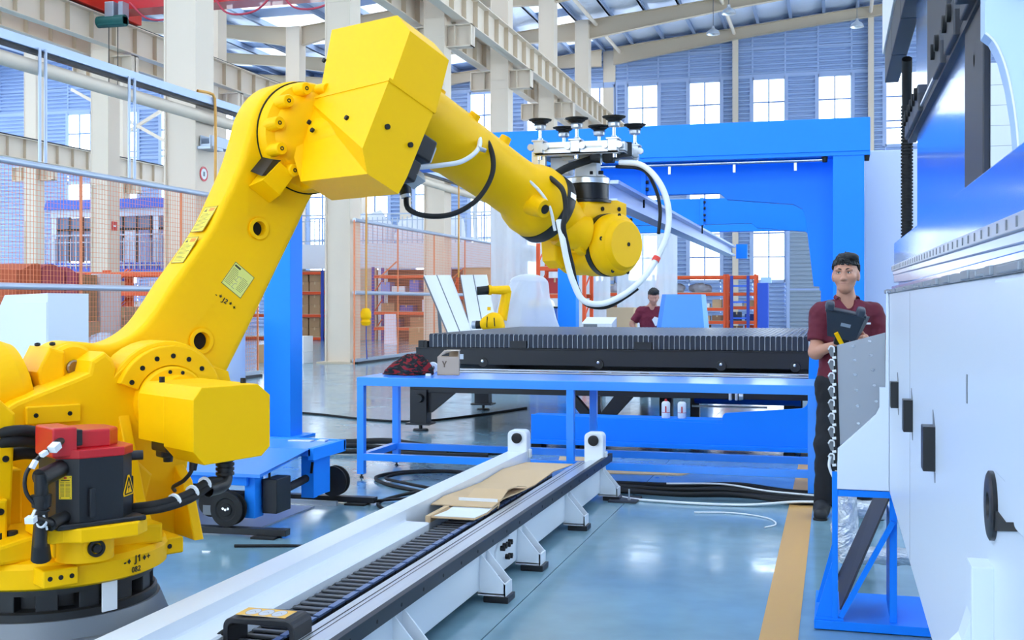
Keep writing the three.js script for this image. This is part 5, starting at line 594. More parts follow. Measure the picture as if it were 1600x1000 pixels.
{ // blue floor stand carrying it
  const s = thing('support_stand', 'blue welded stand on a floor plate under the white press end', 'stand', [0, 0, 0]), B = M.blueD2;
  part('floor_pan', bx(-0.087, 0.55, 0.004, 0.042, -5.62, -5.09, 0.003), B, s); parts('post', [bx(-0.013, 0.011, 0.042, 0.675, -5.13, -5.105, 0.002), bx(0.222, 0.252, 0.042, 0.575, -5.16, -5.13, 0.002)], B, s);
  part('post', bx(-0.013, 0.011, 0.042, 0.6, -5.5, -5.47, 0.002), B, s); part('web', bx(0.222, 0.226, 0.06, 0.5, -5.45, -5.16), B, s);
  part('top_rail', bx(0.011, 0.25, 0.572, 0.6, -5.135, -5.105, 0.002), B, s); part('gusset', ex([[-0.082, 0.05], [-0.012, 0.05], [-0.012, 0.29]], -5.125, -5.115), B, s); part('gusset', ex([[-0.082, 0.06], [-0.012, 0.06], [-0.012, 0.33]], -5.33, -5.32), B, s); part('foot_strap', bx(-0.084, 0.035, 0.042, 0.052, -5.16, -5.1, 0.002), B, s);
  part('brace', bar([0.022, 0.055, -5.12], [0.236, 0.472, -5.12], 0.022, 0.022), B, s); part('brace_plate', hull([[[0.018, 0.08, -5.14], [0.216, 0.565, -5.14], [0.222, 0.56, -5.14], [0.03, 0.08, -5.14]], [[0.012, 0.15, -5.5], [0.19, 0.565, -5.5], [0.196, 0.56, -5.5], [0.024, 0.15, -5.5]]]), M.columnDark, s, 'dark raw steel diagonal plate');
}
{ // bubble-wrapped frame behind the stand
  const bmp = dataTex(128, 128, (u, v) => [128 + 90 * fbm(u, v, 8, 3)], false, 3, 3), wrapM = std('#cfd6de', 0.25, 0.45, { bumpMap: bmp, bumpScale: 0.012 });
  const w = thing('wrapped_machine', 'machine frame wrapped in shiny bubble film standing behind the blue stand', 'frame', [0, 0, 0]);
  const wr = (a, b, r, k) => { const g = cyl(a, b, r, r, 40); const L = new THREE.CylinderGeometry(r, r, 1, 40, 40), p = L.attributes.position; for (let i = 0; i < p.count; i++) { const x = p.getX(i), y = p.getY(i), z = p.getZ(i), s = 1 + 0.16 * noise.noise(x * 30, y * 14, z * 30 + k) + 0.08 * noise.noise(x * 70, y * 40, z * 70); p.setXYZ(i, x * s, y, z * s); } L.computeVertexNormals(); const A = V(...a), Bq = V(...b), d = Bq.clone().sub(A), q = new THREE.Quaternion().setFromUnitVectors(V(0, 1, 0), d.clone().normalize()); L.scale(1, d.length(), 1).applyQuaternion(q); A.add(Bq).multiplyScalar(0.5); return L.translate(A.x, A.y, A.z); };
  part('wrapped_post', wr([0.045, 0.6, -6.0], [0.07, 0.1, -6.0], 0.05, 1), wrapM, w); part('wrapped_bar', wr([0.1, 0.36, -6.05], [0.7, 0.36, -6.05], 0.045, 2), wrapM, w); part('wrapped_bar', wr([0.1, 0.14, -6.0], [0.7, 0.145, -6.0], 0.042, 3), wrapM, w);
  part('corner_wrap', wr([0.03, 0.3, -6.0], [0.085, 0.11, -5.99], 0.062, 4), wrapM, w); part('levelling_foot', [cyl([0.05, 0.01, -6], [0.05, 0.12, -6], 0.006, 0.006, 8), lathe([0.05, 0, -6], [0, 1, 0], [[0, 0], [0.04, 0], [0.035, 0.01], [0, 0.018]], 24)], M.steel, w); part('levelling_foot', [cyl([0.66, 0, -6], [0.66, 0.12, -6], 0.02, 0.012, 10)], M.steel, w); part('dark_box', bx(0.13, 0.4, 0.42, 0.52, -6.3, -6.1), M.rubber, w);
  const b1 = solo('white_cabinet', [bx(0.27, 1.25, 0, 2.845, -12.8, -11.5, 0.01)], M.pressWhite, 'tall plain white machine cabinet behind the man', 'cabinet'); part('door_seam', bx(0.76, 0.766, 0.2, 2.7, -11.501, -11.497), M.grey, b1);
  const b2 = solo('white_cabinet', [bx(1.28, 3.2, 0, 3.64, -12.8, -11.6, 0.01)], M.white, 'tallest white panelled housing seen through the arched frame', 'cabinet'); for (let i = 0; i < 18; i++) part('panel_line', bx(1.29, 3.19, 0.2 + i * 0.19, 0.203 + i * 0.19, -11.601, -11.598), M.grey, b2);
}
// ================================================================ people
const handF = (fs, palm) => (x, y, z) => { let d = 1e9; for (const [a, b, r0, r1] of palm) d = smin(d, cap(x, y, z, a, b, r0, r1), 0.012); for (const f of fs) { let e = 1e9; for (let i = 0; i < f.length - 1; i++) e = smin(e, cap(x, y, z, f[i], f[i + 1], 0.0098 - 0.0009 * i, 0.0092 - 0.0009 * i), 0.004); d = smin(d, e, 0.005); } return d; };
function makePerson(name, label, pos, turn, J, o) {
  const P = thing(name, label, 'person', pos, turn), skinM = phy(o.skin, 0.5, 0, { sheen: 0.2 }), cell = o.cell;
  const { chest, pelvis, neck, headC, sh, el, wr, hip, kn, an } = J;
  const limbs = [[sh[0], el[0], 0.05, 0.042], [el[0], wr[0], 0.042, 0.026], [sh[1], el[1], 0.05, 0.042], [el[1], wr[1], 0.042, 0.026]], legs = [[hip[0], kn[0], 0.082, 0.056], [kn[0], an[0], 0.054, 0.038], [hip[1], kn[1], 0.082, 0.056], [kn[1], an[1], 0.054, 0.038]];
  const torso = (x, y, z, g) => { let d = ell(x, y, z, chest, [0.165 + g, 0.235 + g, 0.112 + g]); d = smin(d, ell(x, y, z, [(chest[0] + pelvis[0]) / 2, (chest[1] + pelvis[1]) / 2, (chest[2] + pelvis[2]) / 2 + 0.01], [0.142 + g, 0.21 + g, 0.112 + g]), 0.06); d = smin(d, ell(x, y, z, pelvis, [0.158 + g, 0.13 + g, 0.118 + g]), 0.08); d = smin(d, cap(x, y, z, sh[0], sh[1], 0.055 + g, 0.055 + g), 0.07); return smin(d, cap(x, y, z, neck, [headC[0], headC[1] - 0.03, headC[2] - 0.015], 0.056 + g * 0.3, 0.054 + g * 0.3), 0.05); };
  const body = (x, y, z) => { let d = torso(x, y, z, 0); for (const [a, b, r, s] of limbs) d = smin(d, cap(x, y, z, a, b, r, s), 0.035); for (const [a, b, r, s] of legs) d = smin(d, cap(x, y, z, a, b, r, s), 0.05); return d; };
  // head in its own frame: z out of the face
  const H = (x, y, z) => {
    let d = ell(x, y, z, [0, 0.03, -0.012], [0.076, 0.098, 0.094]); d = smin(d, ell(x, y, z, [0, -0.045, 0.018], [0.056, 0.072, 0.07]), 0.04); d = smin(d, ell(x, y, z, [0, -0.092, 0.05], [0.027, 0.022, 0.026]), 0.03);
    for (const s of [-1, 1]) { d = smin(d, ell(x, y, z, [s * 0.042, -0.022, 0.052], [0.026, 0.02, 0.024]), 0.03); d = smin(d, ell(x, y, z, [s * 0.03, 0.03, 0.074], [0.028, 0.009, 0.012]), 0.015); d = -smin(-d, ell(x, y, z, [s * 0.03, 0.01, 0.092], [0.021, 0.012, 0.016]), 0.012); d = smin(d, ell(x, y, z, [s * 0.03, 0.009, 0.073], [0.017, 0.010, 0.010]), 0.008); d = smin(d, ell(x, y, z, [s * 0.079, -0.004, -0.015], [0.011, 0.034, 0.021]), 0.01); d = smin(d, ell(x, y, z, [s * 0.011, -0.033, 0.089], [0.008, 0.008, 0.01]), 0.008); }
    d = smin(d, cap(x, y, z, [0, 0.012, 0.082], [0, -0.03, 0.101], 0.008, 0.0115), 0.014); d = smin(d, ell(x, y, z, [0, -0.056, 0.077], [0.023, 0.0065, 0.012]), 0.006); d = smin(d, ell(x, y, z, [0, -0.0665, 0.075], [0.02, 0.007, 0.012]), 0.006); return d;
  };
  const hm = new THREE.Matrix4().makeRotationFromEuler(new THREE.Euler(J.pitch, J.yaw, J.roll || 0, 'YXZ')).setPosition(...headC), put = (g) => g.applyMatrix4(hm);
  const all = [...sh, ...el, ...wr, ...hip, ...kn, ...an, pelvis, chest], lo = [0, 1, 2].map((i) => Math.min(...all.map((p) => p[i])) - 0.2), hi = [0, 1, 2].map((i) => Math.max(...all.map((p) => p[i])) + 0.2);
  hi[1] = headC[1] + 0.01; lo[1] = Math.max(lo[1], 0.02);
  const hands = J.hands.map(([fs, palm]) => { const pts = [...fs.flat(), ...palm.flatMap((q) => [q[0], q[1]])], l = [0, 1, 2].map((i) => Math.min(...pts.map((p) => p[i])) - 0.045), h = [0, 1, 2].map((i) => Math.max(...pts.map((p) => p[i])) + 0.045); return skin(handF(fs, palm), l, h, o.handCell); });
  const b = part('body', [skin(body, lo, hi, cell), put(skin(H, [-0.11, -0.14, -0.13], [0.11, 0.15, 0.13], o.headCell)), ...hands], skinM, P, 'skin of face, neck, forearms and hands');
  const fold = (x, y, z) => 0.006 * noise.noise(x * 11, y * 16, z * 11) + 0.004 * noise.noise(x * 24 + 3, y * 30, z * 24);
  const sl = o.sleeve, shirt = (x, y, z) => {
    let d = torso(x, y, z, 0.014); for (const i of [0, 2]) { const [a, q] = limbs[i], e = [0, 1, 2].map((k) => a[k] + (q[k] - a[k]) * sl); const t = [0, 1, 2].map((k) => q[k] - a[k]), L = Math.hypot(...t), along = ((x - a[0]) * t[0] + (y - a[1]) * t[1] + (z - a[2]) * t[2]) / L - L * sl; d = smin(d, Math.max(cap(x, y, z, a, q, 0.068, 0.066), along), 0.03); }
    d += fold(x, y, z); d = Math.max(d, o.hem - y); d = Math.max(d, y - (neck[1] + 0.02) - Math.max(0, -(z - neck[2])) * 0.2); return Math.max(d, -ell(x, y, z, [neck[0] - 0.01, neck[1] + 0.035, neck[2] + 0.065], [0.045, 0.075, 0.075]));
  };
  const slo = [lo[0], o.hem - 0.02, lo[2]], shi = [hi[0], neck[1] + 0.06, hi[2]];
  part('shirt', skin(shirt, slo, shi, cell * 0.75), o.shirtM, P, o.shirtLabel);
  const trousers = (x, y, z) => { let d = ell(x, y, z, [pelvis[0], pelvis[1] - 0.02, pelvis[2]], [0.182, 0.16, 0.14]); for (const i of [0, 2]) { const [a, k] = legs[i], [, n] = legs[i + 1]; d = smin(d, cap(x, y, z, a, k, 0.095, 0.08), 0.06); d = smin(d, cap(x, y, z, k, n, 0.08, 0.068), 0.05); } d += fold(x, y * 0.8, z) * 1.3; return Math.max(d, y - o.waist, 0.075 - y); };
  part('trousers', skin(trousers, [lo[0], 0.05, lo[2]], [hi[0], o.waist + 0.02, hi[2]], cell), std('#14161d', 0.85), P, 'black trousers');
  J.feet.forEach(([heel, toe]) => { const s = part('shoe', skin((x, y, z) => Math.max(smin(smin(cap(x, y, z, [heel[0], 0.045, heel[2]], [toe[0], 0.035, toe[2]], 0.047, 0.042), ell(x, y, z, [heel[0] * 0.6 + toe[0] * 0.4, 0.065, heel[2] * 0.6 + toe[2] * 0.4], [0.045, 0.05, 0.07]), 0.04), cap(x, y, z, [heel[0], 0.07, heel[2]], [heel[0], 0.1, heel[2]], 0.046, 0.046), 0.03), 0.001 - y), [Math.min(heel[0], toe[0]) - 0.08, 0, Math.min(heel[2], toe[2]) - 0.08], [Math.max(heel[0], toe[0]) + 0.08, 0.16, Math.max(heel[2], toe[2]) + 0.08], 0.008), std('#191b22', 0.6), P, 'dark lace-up shoe'); const t = (k, dy, dx) => [heel[0] + (toe[0] - heel[0]) * k + dx, dy, heel[2] + (toe[2] - heel[2]) * k]; part('shoe_lace', [0.3, 0.45, 0.6].map((k) => tube([t(k, 0.1 - k * 0.03, -0.03), t(k + 0.03, 0.122 - k * 0.05, 0), t(k, 0.1 - k * 0.03, 0.03)], 0.004, 8, 5)), std('#5a5f6b', 0.8), s); part('sole', exY([...arc(toe[0], -toe[2], 0.045, 0, 350, 16).map(([a, c]) => [a, -c])], 0, 0.012), M.rubber, s); });
  const hair = (x, y, z) => { let d = ell(x, y, z, [0, 0.045, -0.02], [0.088, 0.105, 0.104]) + 0.010 * noise.noise(x * 45 + 2, y * 38, z * 45) + 0.006 * noise.noise(x * 100, y * 90, z * 100); d = smin(d, ell(x, y, z, [0.03, 0.115, 0.035], [0.06, 0.03, 0.05]), 0.03) ; const line = 0.062 + 0.008 * noise.noise(x * 60, 1, 2); const front = z > -0.02 + Math.max(0, 0.03 - Math.abs(x)) ? line - y - Math.max(0, -z) * 2.2 : -1; d = Math.max(d, Math.min(0.2, Math.max(front, -1)) > 0 && z > 0.0 ? line - y : -1); d = Math.max(d, (-0.055 - Math.max(0, 0.03 - Math.abs(x)) ) - y); return Math.max(d, z > -0.035 && y < line && Math.abs(x) < 0.2 ? (z + 0.035) * 0.9 - Math.max(0, y - 0.0) * 0.55 : -1); };
  part('hair', put(skin(hair, [-0.12, -0.09, -0.15], [0.12, 0.18, 0.12], o.headCell)), std('#0c0d11', 0.6), P, 'short black swept hair');
  if (o.face) {
    for (const s of [-1, 1]) { const e = part('eye', put(new THREE.SphereGeometry(0.0105, 20, 14).scale(1.25, 0.72, 1).translate(s * 0.03, 0.0105, 0.0745)), std('#e8e6e4', 0.25), P); part('iris', put(new THREE.SphereGeometry(0.0062, 16, 12).translate(s * 0.03 - 0.001, 0.0112, 0.0802)), std('#1a100c', 0.2), e); part('eyelid', put(tube([[s * 0.03 - 0.016, 0.009, 0.078], [s * 0.03 - 0.006, 0.0165, 0.0845], [s * 0.03 + 0.006, 0.0165, 0.0845], [s * 0.03 + 0.016, 0.009, 0.078]], 0.0018, 12, 6)), std('#2a1a16', 0.7), e); part('eyebrow', put(tube([[s * 0.013, 0.031, 0.087], [s * 0.026, 0.036, 0.086], [s * 0.045, 0.033, 0.074]], 0.0042, 14, 6).scale(1, 1, 1)), std('#140f0f', 0.8), P); }
    part('lips', put(mg([new THREE.SphereGeometry(1, 20, 12).scale(0.021, 0.0048, 0.008).translate(0, -0.0565, 0.0835), new THREE.SphereGeometry(1, 20, 12).scale(0.018, 0.0055, 0.008).translate(0, -0.066, 0.0815)])), std('#a8645c', 0.5), P);
  }
  return P;
}
{
  const D = (fs) => fs;
  // the operator at the press: standing, holding the hand pendant in front of the chest, looking up to his right
  const rw = [-0.135, 1.125, 0.24], lw = [0.075, 1.15, 0.27];
  const fR = [[1.17, 0], [1.149, 0.003], [1.128, 0.002], [1.109, -0.004]].map(([y, k]) => [[-0.13 + k, y - 0.004, 0.30], [-0.105 + k, y, 0.325], [-0.078 + k, y - 0.004, 0.323], [-0.062 + k, y - 0.01, 0.305]]);
  fR.push([[-0.135, 1.15, 0.275], [-0.14, 1.185, 0.285], [-0.135, 1.21, 0.29]]);
  const fL = [[1.185, 0], [1.166, -0.004], [1.147, -0.004], [1.13, 0.003]].map(([y, k]) => [[0.035 - k, y - 0.004, 0.31], [0.01 - k, y, 0.335], [-0.018 - k, y - 0.003, 0.335], [-0.033 - k, y - 0.008, 0.318]]);
  fL.push([[0.05, 1.16, 0.285], [0.035, 1.195, 0.29], [0.02, 1.215, 0.3]]);
  const man = makePerson('person', 'man in a maroon short-sleeved shirt and black trousers holding a dark hand pendant', [0.062, 0, -7.85], 15.67 * Math.PI / 180, {
    headC: [-0.005, 1.572, 0.03], yaw: -0.42, pitch: -0.08, roll: 0.02, neck: [0.01, 1.395, -0.005], chest: [0.01, 1.18, -0.01], pelvis: [0.0, 0.88, 0], sh: [[-0.155, 1.325, -0.015], [0.185, 1.325, -0.015]], el: [[-0.205, 1.075, 0.05], [0.25, 1.07, 0.06]], wr: [rw, lw], hip: [[-0.085, 0.85, 0], [0.085, 0.85, 0]], kn: [[-0.115, 0.47, 0.02], [0.11, 0.47, 0.0]], an: [[-0.135, 0.09, -0.01], [0.13, 0.09, -0.03]], feet: [[[-0.14, 0, -0.03], [-0.2, 0, 0.14]], [[0.13, 0, -0.05], [0.17, 0, 0.13]]],
    hands: [[fR, [[rw, [-0.135, 1.14, 0.29], 0.026, 0.024], [[-0.135, 1.165, 0.29], [-0.132, 1.115, 0.29], 0.019, 0.018]]], [fL, [[lw, [0.045, 1.158, 0.3], 0.026, 0.024], [[0.042, 1.18, 0.3], [0.042, 1.138, 0.3], 0.019, 0.018]]]],
  }, { skin: '#c08a72', cell: 0.012, headCell: 0.0035, handCell: 0.0035, hem: 0.775, waist: 0.94, sleeve: 0.72, shirtM: std('#5f1128', 0.8), shirtLabel: 'maroon shirt with a collar', face: true });
  const cm = std('#651430', 0.8);
  for (const s of [-1, 1]) part('collar', hull([[[s * 0.062 + 0.008, 1.425, 0.045], [s * 0.012 + 0.003, 1.345, 0.118], [s * 0.07 + 0.008, 1.33, 0.118], [s * 0.105 + 0.01, 1.385, 0.07]], [[s * 0.06 + 0.008, 1.425, 0.035], [s * 0.012 + 0.003, 1.345, 0.108], [s * 0.07 + 0.008, 1.33, 0.106], [s * 0.1 + 0.01, 1.385, 0.055]]].map((l) => (s < 0 ? l.slice().reverse() : l))), cm, man);
  part('collar_band', tube([[-0.055, 1.42, 0.05], [-0.062, 1.43, 0.0], [-0.03, 1.44, -0.05], [0.03, 1.44, -0.055], [0.078, 1.43, -0.005], [0.07, 1.42, 0.05]], 0.014, 24, 8), cm, man);
  part('name_strip', face(bx(-0.037, 0.037, -0.006, 0.006, 0, 0.002), [0.1, 1.262, 0.108], [1, 0, -0.2], [0.2, 0.1, 1]), M.white, man, 'white lettered strip on the chest'); parts('button', [1.31, 1.24, 1.17].map((y) => cyl([0.002, y, 0.122], [0.002, y, 0.128], 0.005, 0.005, 10)), M.grey, man);
  part('wrist_watch', [ring([0.07, 1.15, 0.262], [0.092, 1.148, 0.248], 0.037, 0.026, 24)], M.rubber, man);
  const t = thing('teach_pendant', 'dark handheld control pendant with two raised corners and a yellow grip held by the man', 'pendant', [0.062 - 0.0 + 0.9628 * -0.118 + 0.2701 * 0.375, 1.275, -7.85 - 0.2701 * -0.118 + 0.9628 * 0.375], 15.67 * Math.PI / 180);
  const tilt = (g) => g.rotateX(0.35).rotateZ(-0.22).rotateY(-0.15), pm = std('#2a3240', 0.42, 0.1);
  part('housing', tilt(mg([hull([[[-0.12, 0.06, 0.02], [-0.075, -0.105, 0.02], [0.095, -0.105, 0.02], [0.115, 0.06, 0.02]], [[-0.125, 0.07, -0.035], [-0.07, -0.11, -0.035], [0.12, -0.11, -0.035], [0.15, 0.06, -0.035]]].map((l) => l)), cb(0, 0.06, -0.01, 0.25, 0.03, 0.05, 0.008)])), pm, t); parts('corner_bump', [tilt(cb(-0.105, 0.085, -0.01, 0.055, 0.06, 0.07, 0.018)), tilt(cb(0.085, 0.085, -0.01, 0.055, 0.06, 0.07, 0.018))], std('#39414f', 0.4, 0.1), t); part('label', tilt(cb(0.015, -0.01, 0.021, 0.06, 0.022, 0.002)), M.galv, t); part('hand_grip', tilt(bar([-0.03, -0.07, 0.03], [0.035, -0.15, 0.02], 0.016, 0.026)), M.yellow, t, 'yellow grip'); part('grip_block', tilt(cb(0.02, -0.125, -0.01, 0.09, 0.06, 0.05, 0.01)), M.rubber, t);
  // the second man, farther back
  const w2 = [[-0.26, 0.93, 0.1], [0.16, 1.16, 0.26]];
  const gl = std('#e6e9ee', 0.8);
  const hnd = (w, dx, dy, dz) => [[0, 1, 2, 3].map((i) => [[w[0] + dx * 0.07, w[1] + dy * 0.07 + i * 0.018 - 0.03, w[2] + dz * 0.07], [w[0] + dx * 0.12, w[1] + dy * 0.12 + i * 0.016 - 0.03, w[2] + dz * 0.1], [w[0] + dx * 0.13, w[1] + dy * 0.15 + i * 0.014 - 0.04, w[2] + dz * 0.08]]).concat([[[w[0] + dx * 0.03, w[1] + 0.02, w[2]], [w[0] + dx * 0.06, w[1] + 0.05, w[2] + 0.02]]]), [[w, [w[0] + dx * 0.06, w[1] + dy * 0.06, w[2] + dz * 0.06], 0.026, 0.026]]];
  const b = makePerson('person', 'second man in a maroon shirt with gloved hand bending over work behind the cutting bed', [-2.83, 0, -18.3], 15.67 * Math.PI / 180, {
    headC: [0.03, 1.475, 0.08], yaw: -0.1, pitch: 0.35, neck: [0.015, 1.31, 0.02], chest: [0, 1.12, 0.0], pelvis: [0, 0.86, -0.03], sh: [[-0.165, 1.255, 0], [0.17, 1.25, 0]], el: [[-0.3, 1.05, -0.02], [0.23, 1.02, 0.08]], wr: w2, hip: [[-0.085, 0.83, -0.02], [0.085, 0.83, -0.02]], kn: [[-0.1, 0.46, 0], [0.1, 0.46, 0]], an: [[-0.11, 0.09, -0.03], [0.11, 0.09, -0.03]], feet: [[[-0.11, 0, -0.05], [-0.13, 0, 0.12]], [[0.11, 0, -0.05], [0.14, 0, 0.12]]],
    hands: [hnd(w2[0], -0.5, -0.8, 0.2), hnd(w2[1], -0.1, 0.3, 0.9)],
  }, { skin: '#b98572', cell: 0.016, headCell: 0.006, handCell: 0.006, hem: 0.86, waist: 0.97, sleeve: 0.8, shirtM: std('#6a1730', 0.85), shirtLabel: 'maroon shirt', face: false });
  part('chest_print', hull([[[0.04, 1.17, 0.135], [0.0, 1.12, 0.135], [0.05, 1.02, 0.14], [0.09, 1.03, 0.138], [0.1, 1.15, 0.13]], [[0.04, 1.17, 0.12], [0.0, 1.12, 0.12], [0.05, 1.02, 0.12], [0.09, 1.03, 0.12], [0.1, 1.15, 0.12]]]), gl, b, 'white print on the chest'); part('glove', new THREE.SphereGeometry(0.05, 16, 12).translate(0.16, 1.19, 0.33), gl, b, 'white work glove');
}
// ================================================================ services along the column row, overhead crane, lamps
{
  const tr = thing('busbar_track', 'pale blue-grey power track running along the first row of columns above a white pipe', 'power track', [-10.42, 4.8, 0]); part('cover', bx(-0.09, 0.09, 0, 0.13, -52, -7, 0.004), std('#b9c9e4', 0.4, 0.3), tr); part('conductor', bx(-0.05, 0.05, -0.05, 0, -52, -7), M.blackM, tr);
  solo('service_pipe', cyl([-10.5, 4.6, -7], [-10.5, 4.6, -52], 0.1, 0.1, 20), M.cream, 'thick cream pipe directly under the power track', 'pipe');
  [[-13.2, 'nearest'], [-13.32, 'second nearest'], [-15.24, 'second farthest'], [-15.38, 'farthest']].forEach(([z, w]) => solo('drop_pipe', cyl([-10.3, 3.28, z], [-10.3, 4.82, z], 0.022, 0.022, 10), std('#b3bed2', 0.4, 0.5), w + ' of the four thin vertical grey pipes hanging from the power track', 'pipe'));
  const gas = (z, top, label, low) => { const g = thing('gas_pipe', label, 'pipe', [-10.3, 0, z]), m = std('#dca04a', 0.5); part('riser', tube([[0, low, 0], [0, 2.5, 0], [0, top - 0.15, 0], [0, top - 0.03, 0.03], [-0.02, top, 0.14], [-0.1, top, 0.4]], 0.025, 60, 8), m, g); return g; };
  gas(-17.75, 4.98, 'thin orange pipe bent over at the top beside the nearest column', 0.05); const g2 = gas(-24.4, 4.6, 'orange air line hanging with a yellow spool near the fence opening', 1.15); part('spool', lathe([0, 0.85, 0.02], [0, 1, 0], [[0, 0], [0.09, 0.02], [0.12, 0.1], [0.09, 0.15], [0.12, 0.2], [0.12, 0.32], [0.08, 0.4], [0, 0.42]], 20), M.yellow, g2); part('hook', tube([[0, 0.85, 0], [0, 0.5, 0], [0.02, 0.1, 0]], 0.012, 10, 6), M.navy, g2); gas(-31.1, 4.98, 'thin orange pipe bent over at the top behind the looping robot cable', 2.1);
  solo('cable_tray', [bx(-10.56, -10.36, 4.1, 4.13, -21.5, -17.7), bx(-10.38, -10.36, 4.13, 4.28, -21.5, -17.7), bx(-10.56, -10.54, 4.13, 4.28, -21.5, -17.7), bx(-10.62, -10.34, 4.04, 4.09, -18.1, -17.65)], M.galv, 'short galvanised cable tray bracketed to the nearest big column', 'cable tray');
  const sg = thing('round_sign', 'small red and white round sign on the nearest big column', 'sign', [-10.585, 3.63, -17.86], Math.PI / 2); part('disc', cyl([0, 0, 0], [0, 0, 0.006], 0.13, 0.13, 28), M.red, sg); part('face', cyl([0, 0, 0.006], [0, 0, 0.008], 0.095, 0.095, 28), M.white, sg); part('mark', bx(-0.03, 0.03, -0.04, 0.04, 0.008, 0.009), M.grey, sg);
  const s2 = thing('wall_sign', 'small red sign on the column behind the wire fence', 'sign', [-21.48, 3.75, -31.0], Math.PI / 2); part('plate', bx(-0.14, 0.14, -0.14, 0.14, 0, 0.01), M.red, s2); part('mark', [bx(-0.07, 0.07, -0.02, 0.02, 0.01, 0.012)], M.white, s2);
  const c = thing('overhead_crane', 'red overhead crane bridge on the upper girder with a green hoist', 'crane', [0, 0, 0]);
  part('bridge_beam', [bx(-21.2, -11.7, 10.2, 11.1, -30.7, -30.1, 0.01), bx(-21.2, -11.7, 10.14, 10.2, -30.8, -30.0)], M.red, c); part('end_carriage', [bx(-21.3, -20.9, 10.05, 10.55, -31.6, -27.9, 0.02)], std('#cf2a14', 0.45), c); part('end_carriage', bx(-11.8, -11.4, 10.2, 10.6, -31.6, -29.2, 0.02), M.red, c);
  part('drive_motor', [cyl([-20.85, 10.3, -28.3], [-20.6, 10.3, -28.3], 0.14, 0.12, 18)], M.rubber, c); part('buffer', cyl([-21.1, 10.2, -27.9], [-21.1, 10.2, -27.75], 0.1, 0.1, 16), M.rubber, c);
  const h = part('hoist', [bx(-20.75, -19.9, 9.45, 9.75, -29.4, -29.1, 0.04), cyl([-20.8, 9.6, -29.25], [-19.9, 9.6, -29.25], 0.17, 0.17, 20)], std('#0f5a58', 0.5), c, 'green hoist drum'); part('hoist_hanger', [bx(-20.5, -20.2, 9.7, 10.15, -29.6, -29.1, 0.02), bx(-20.1, -19.95, 9.7, 10.15, -29.5, -29.2)], M.galv, h); parts('wire_rope', [-20.45, -20.15].map((x) => cyl([x, 9.5, -29.25], [x, 7.6, -29.25], 0.012, 0.012, 6)), M.rubber, h);
  parts('festoon_cable', [[-20.2, -17.8], [-17.4, -15.4], [-15.3, -13.2]].map(([a, b]) => tube([[a, 10.3, -29.9], [(a + b) / 2 - 0.5, 9.75, -29.8], [(a + b) / 2 + 0.4, 9.75, -29.8], [b, 10.3, -29.9]], 0.03, 24, 6)), std('#c23c54', 0.6), c);
  const lamp = (x, y, z, label) => { const l = thing('pendant_lamp', label, 'lamp', [x, y, z]); part('lamp_shade', lathe([0, 0, 0], [0, 1, 0], [[0.29, 0], [0.285, 0.06], [0.23, 0.15], [0.12, 0.22], [0.07, 0.26], [0.07, 0.36], [0.05, 0.36], [0.05, 0.25], [0.11, 0.2], [0.22, 0.135], [0.275, 0.05], [0.283, 0]], 32), M.alu, l, 'aluminium bell shade'); part('bulb', lathe([0, 0.04, 0], [0, 1, 0], [[0, 0], [0.06, 0.02], [0.07, 0.08], [0.04, 0.16], [0, 0.17]], 20), M.white, l); part('rod', cyl([0, 0.36, 0], [0, roofY(x) - y + 0.05, 0], 0.014, 0.014, 8), M.grey, l); };
  lamp(-4.09, 12.9, -46.6, 'bell-shaped factory lamp nearest the top edge of the view'); lamp(-5.05, 12.9, -50.0, 'bell-shaped factory lamp hanging on a long rod before the grey end wall'); lamp(0.9, 13.2, -51.6, 'bell-shaped factory lamp beside the cream post at the right');
}
// ================================================================ orange wire fence
{
  const wm = std('#e8895c', 0.6), rail = std('#b6c1d4', 0.35, 0.6), X = -10.42;
  const fence = (z0, z1, label, P) => {
    const f = thing('wire_fence', label, 'fence', [X, 0, 0]), top = 3.25;
    part('top_rail', cyl([0, top, z0], [0, top, z1], 0.045, 0.045, 12), rail, f); part('mid_rail', cyl([0, 1.61, z0], [0, 1.61, z1], 0.045, 0.045, 12), rail, f); part('bottom_rail', bx(-0.05, 0.05, 0.0, 0.12, z1, z0), M.galv, f); part('base_strip', bx(-0.1, 0.1, 0, 0.05, z1, z0), M.blackM, f);
    const n = Math.round((z0 - z1) / 2.6), L = (z0 - z1) / n;
    for (let i = 0; i <= n; i++) part('post', bx(-0.014, 0.014, 0, top, z0 - i * L - 0.014, z0 - i * L + 0.014), wm, f);
    for (let i = 0; i < n; i++) { const a = z0 - i * L, b = a - L, gs = []; for (let z = a - 0.065; z > b; z -= 0.07) gs.push(bx(-0.002, 0.002, 0.12, top, z - 0.0026, z + 0.0026)); for (let y = 0.18; y < top; y += 0.072) gs.push(bx(-0.002, 0.002, y - 0.0022, y + 0.0022, b, a)); const m = part('wire_mesh', gs, wm, f); m.userData.kind = 'stuff'; }
    if (z0 < -20) for (let i = 1; i < n; i += 2) part('stay', bar([-0.03, 2.4, z0 - i * L], [-0.5, 2.0, z0 - i * L], 0.03), wm, f);
  };
  fence(-9, -19.5, 'orange wire mesh fence with grey rails, left of the yellow arm'); fence(-24.0, -37.4, 'orange wire mesh fence with grey rails, behind the checked garment');
}
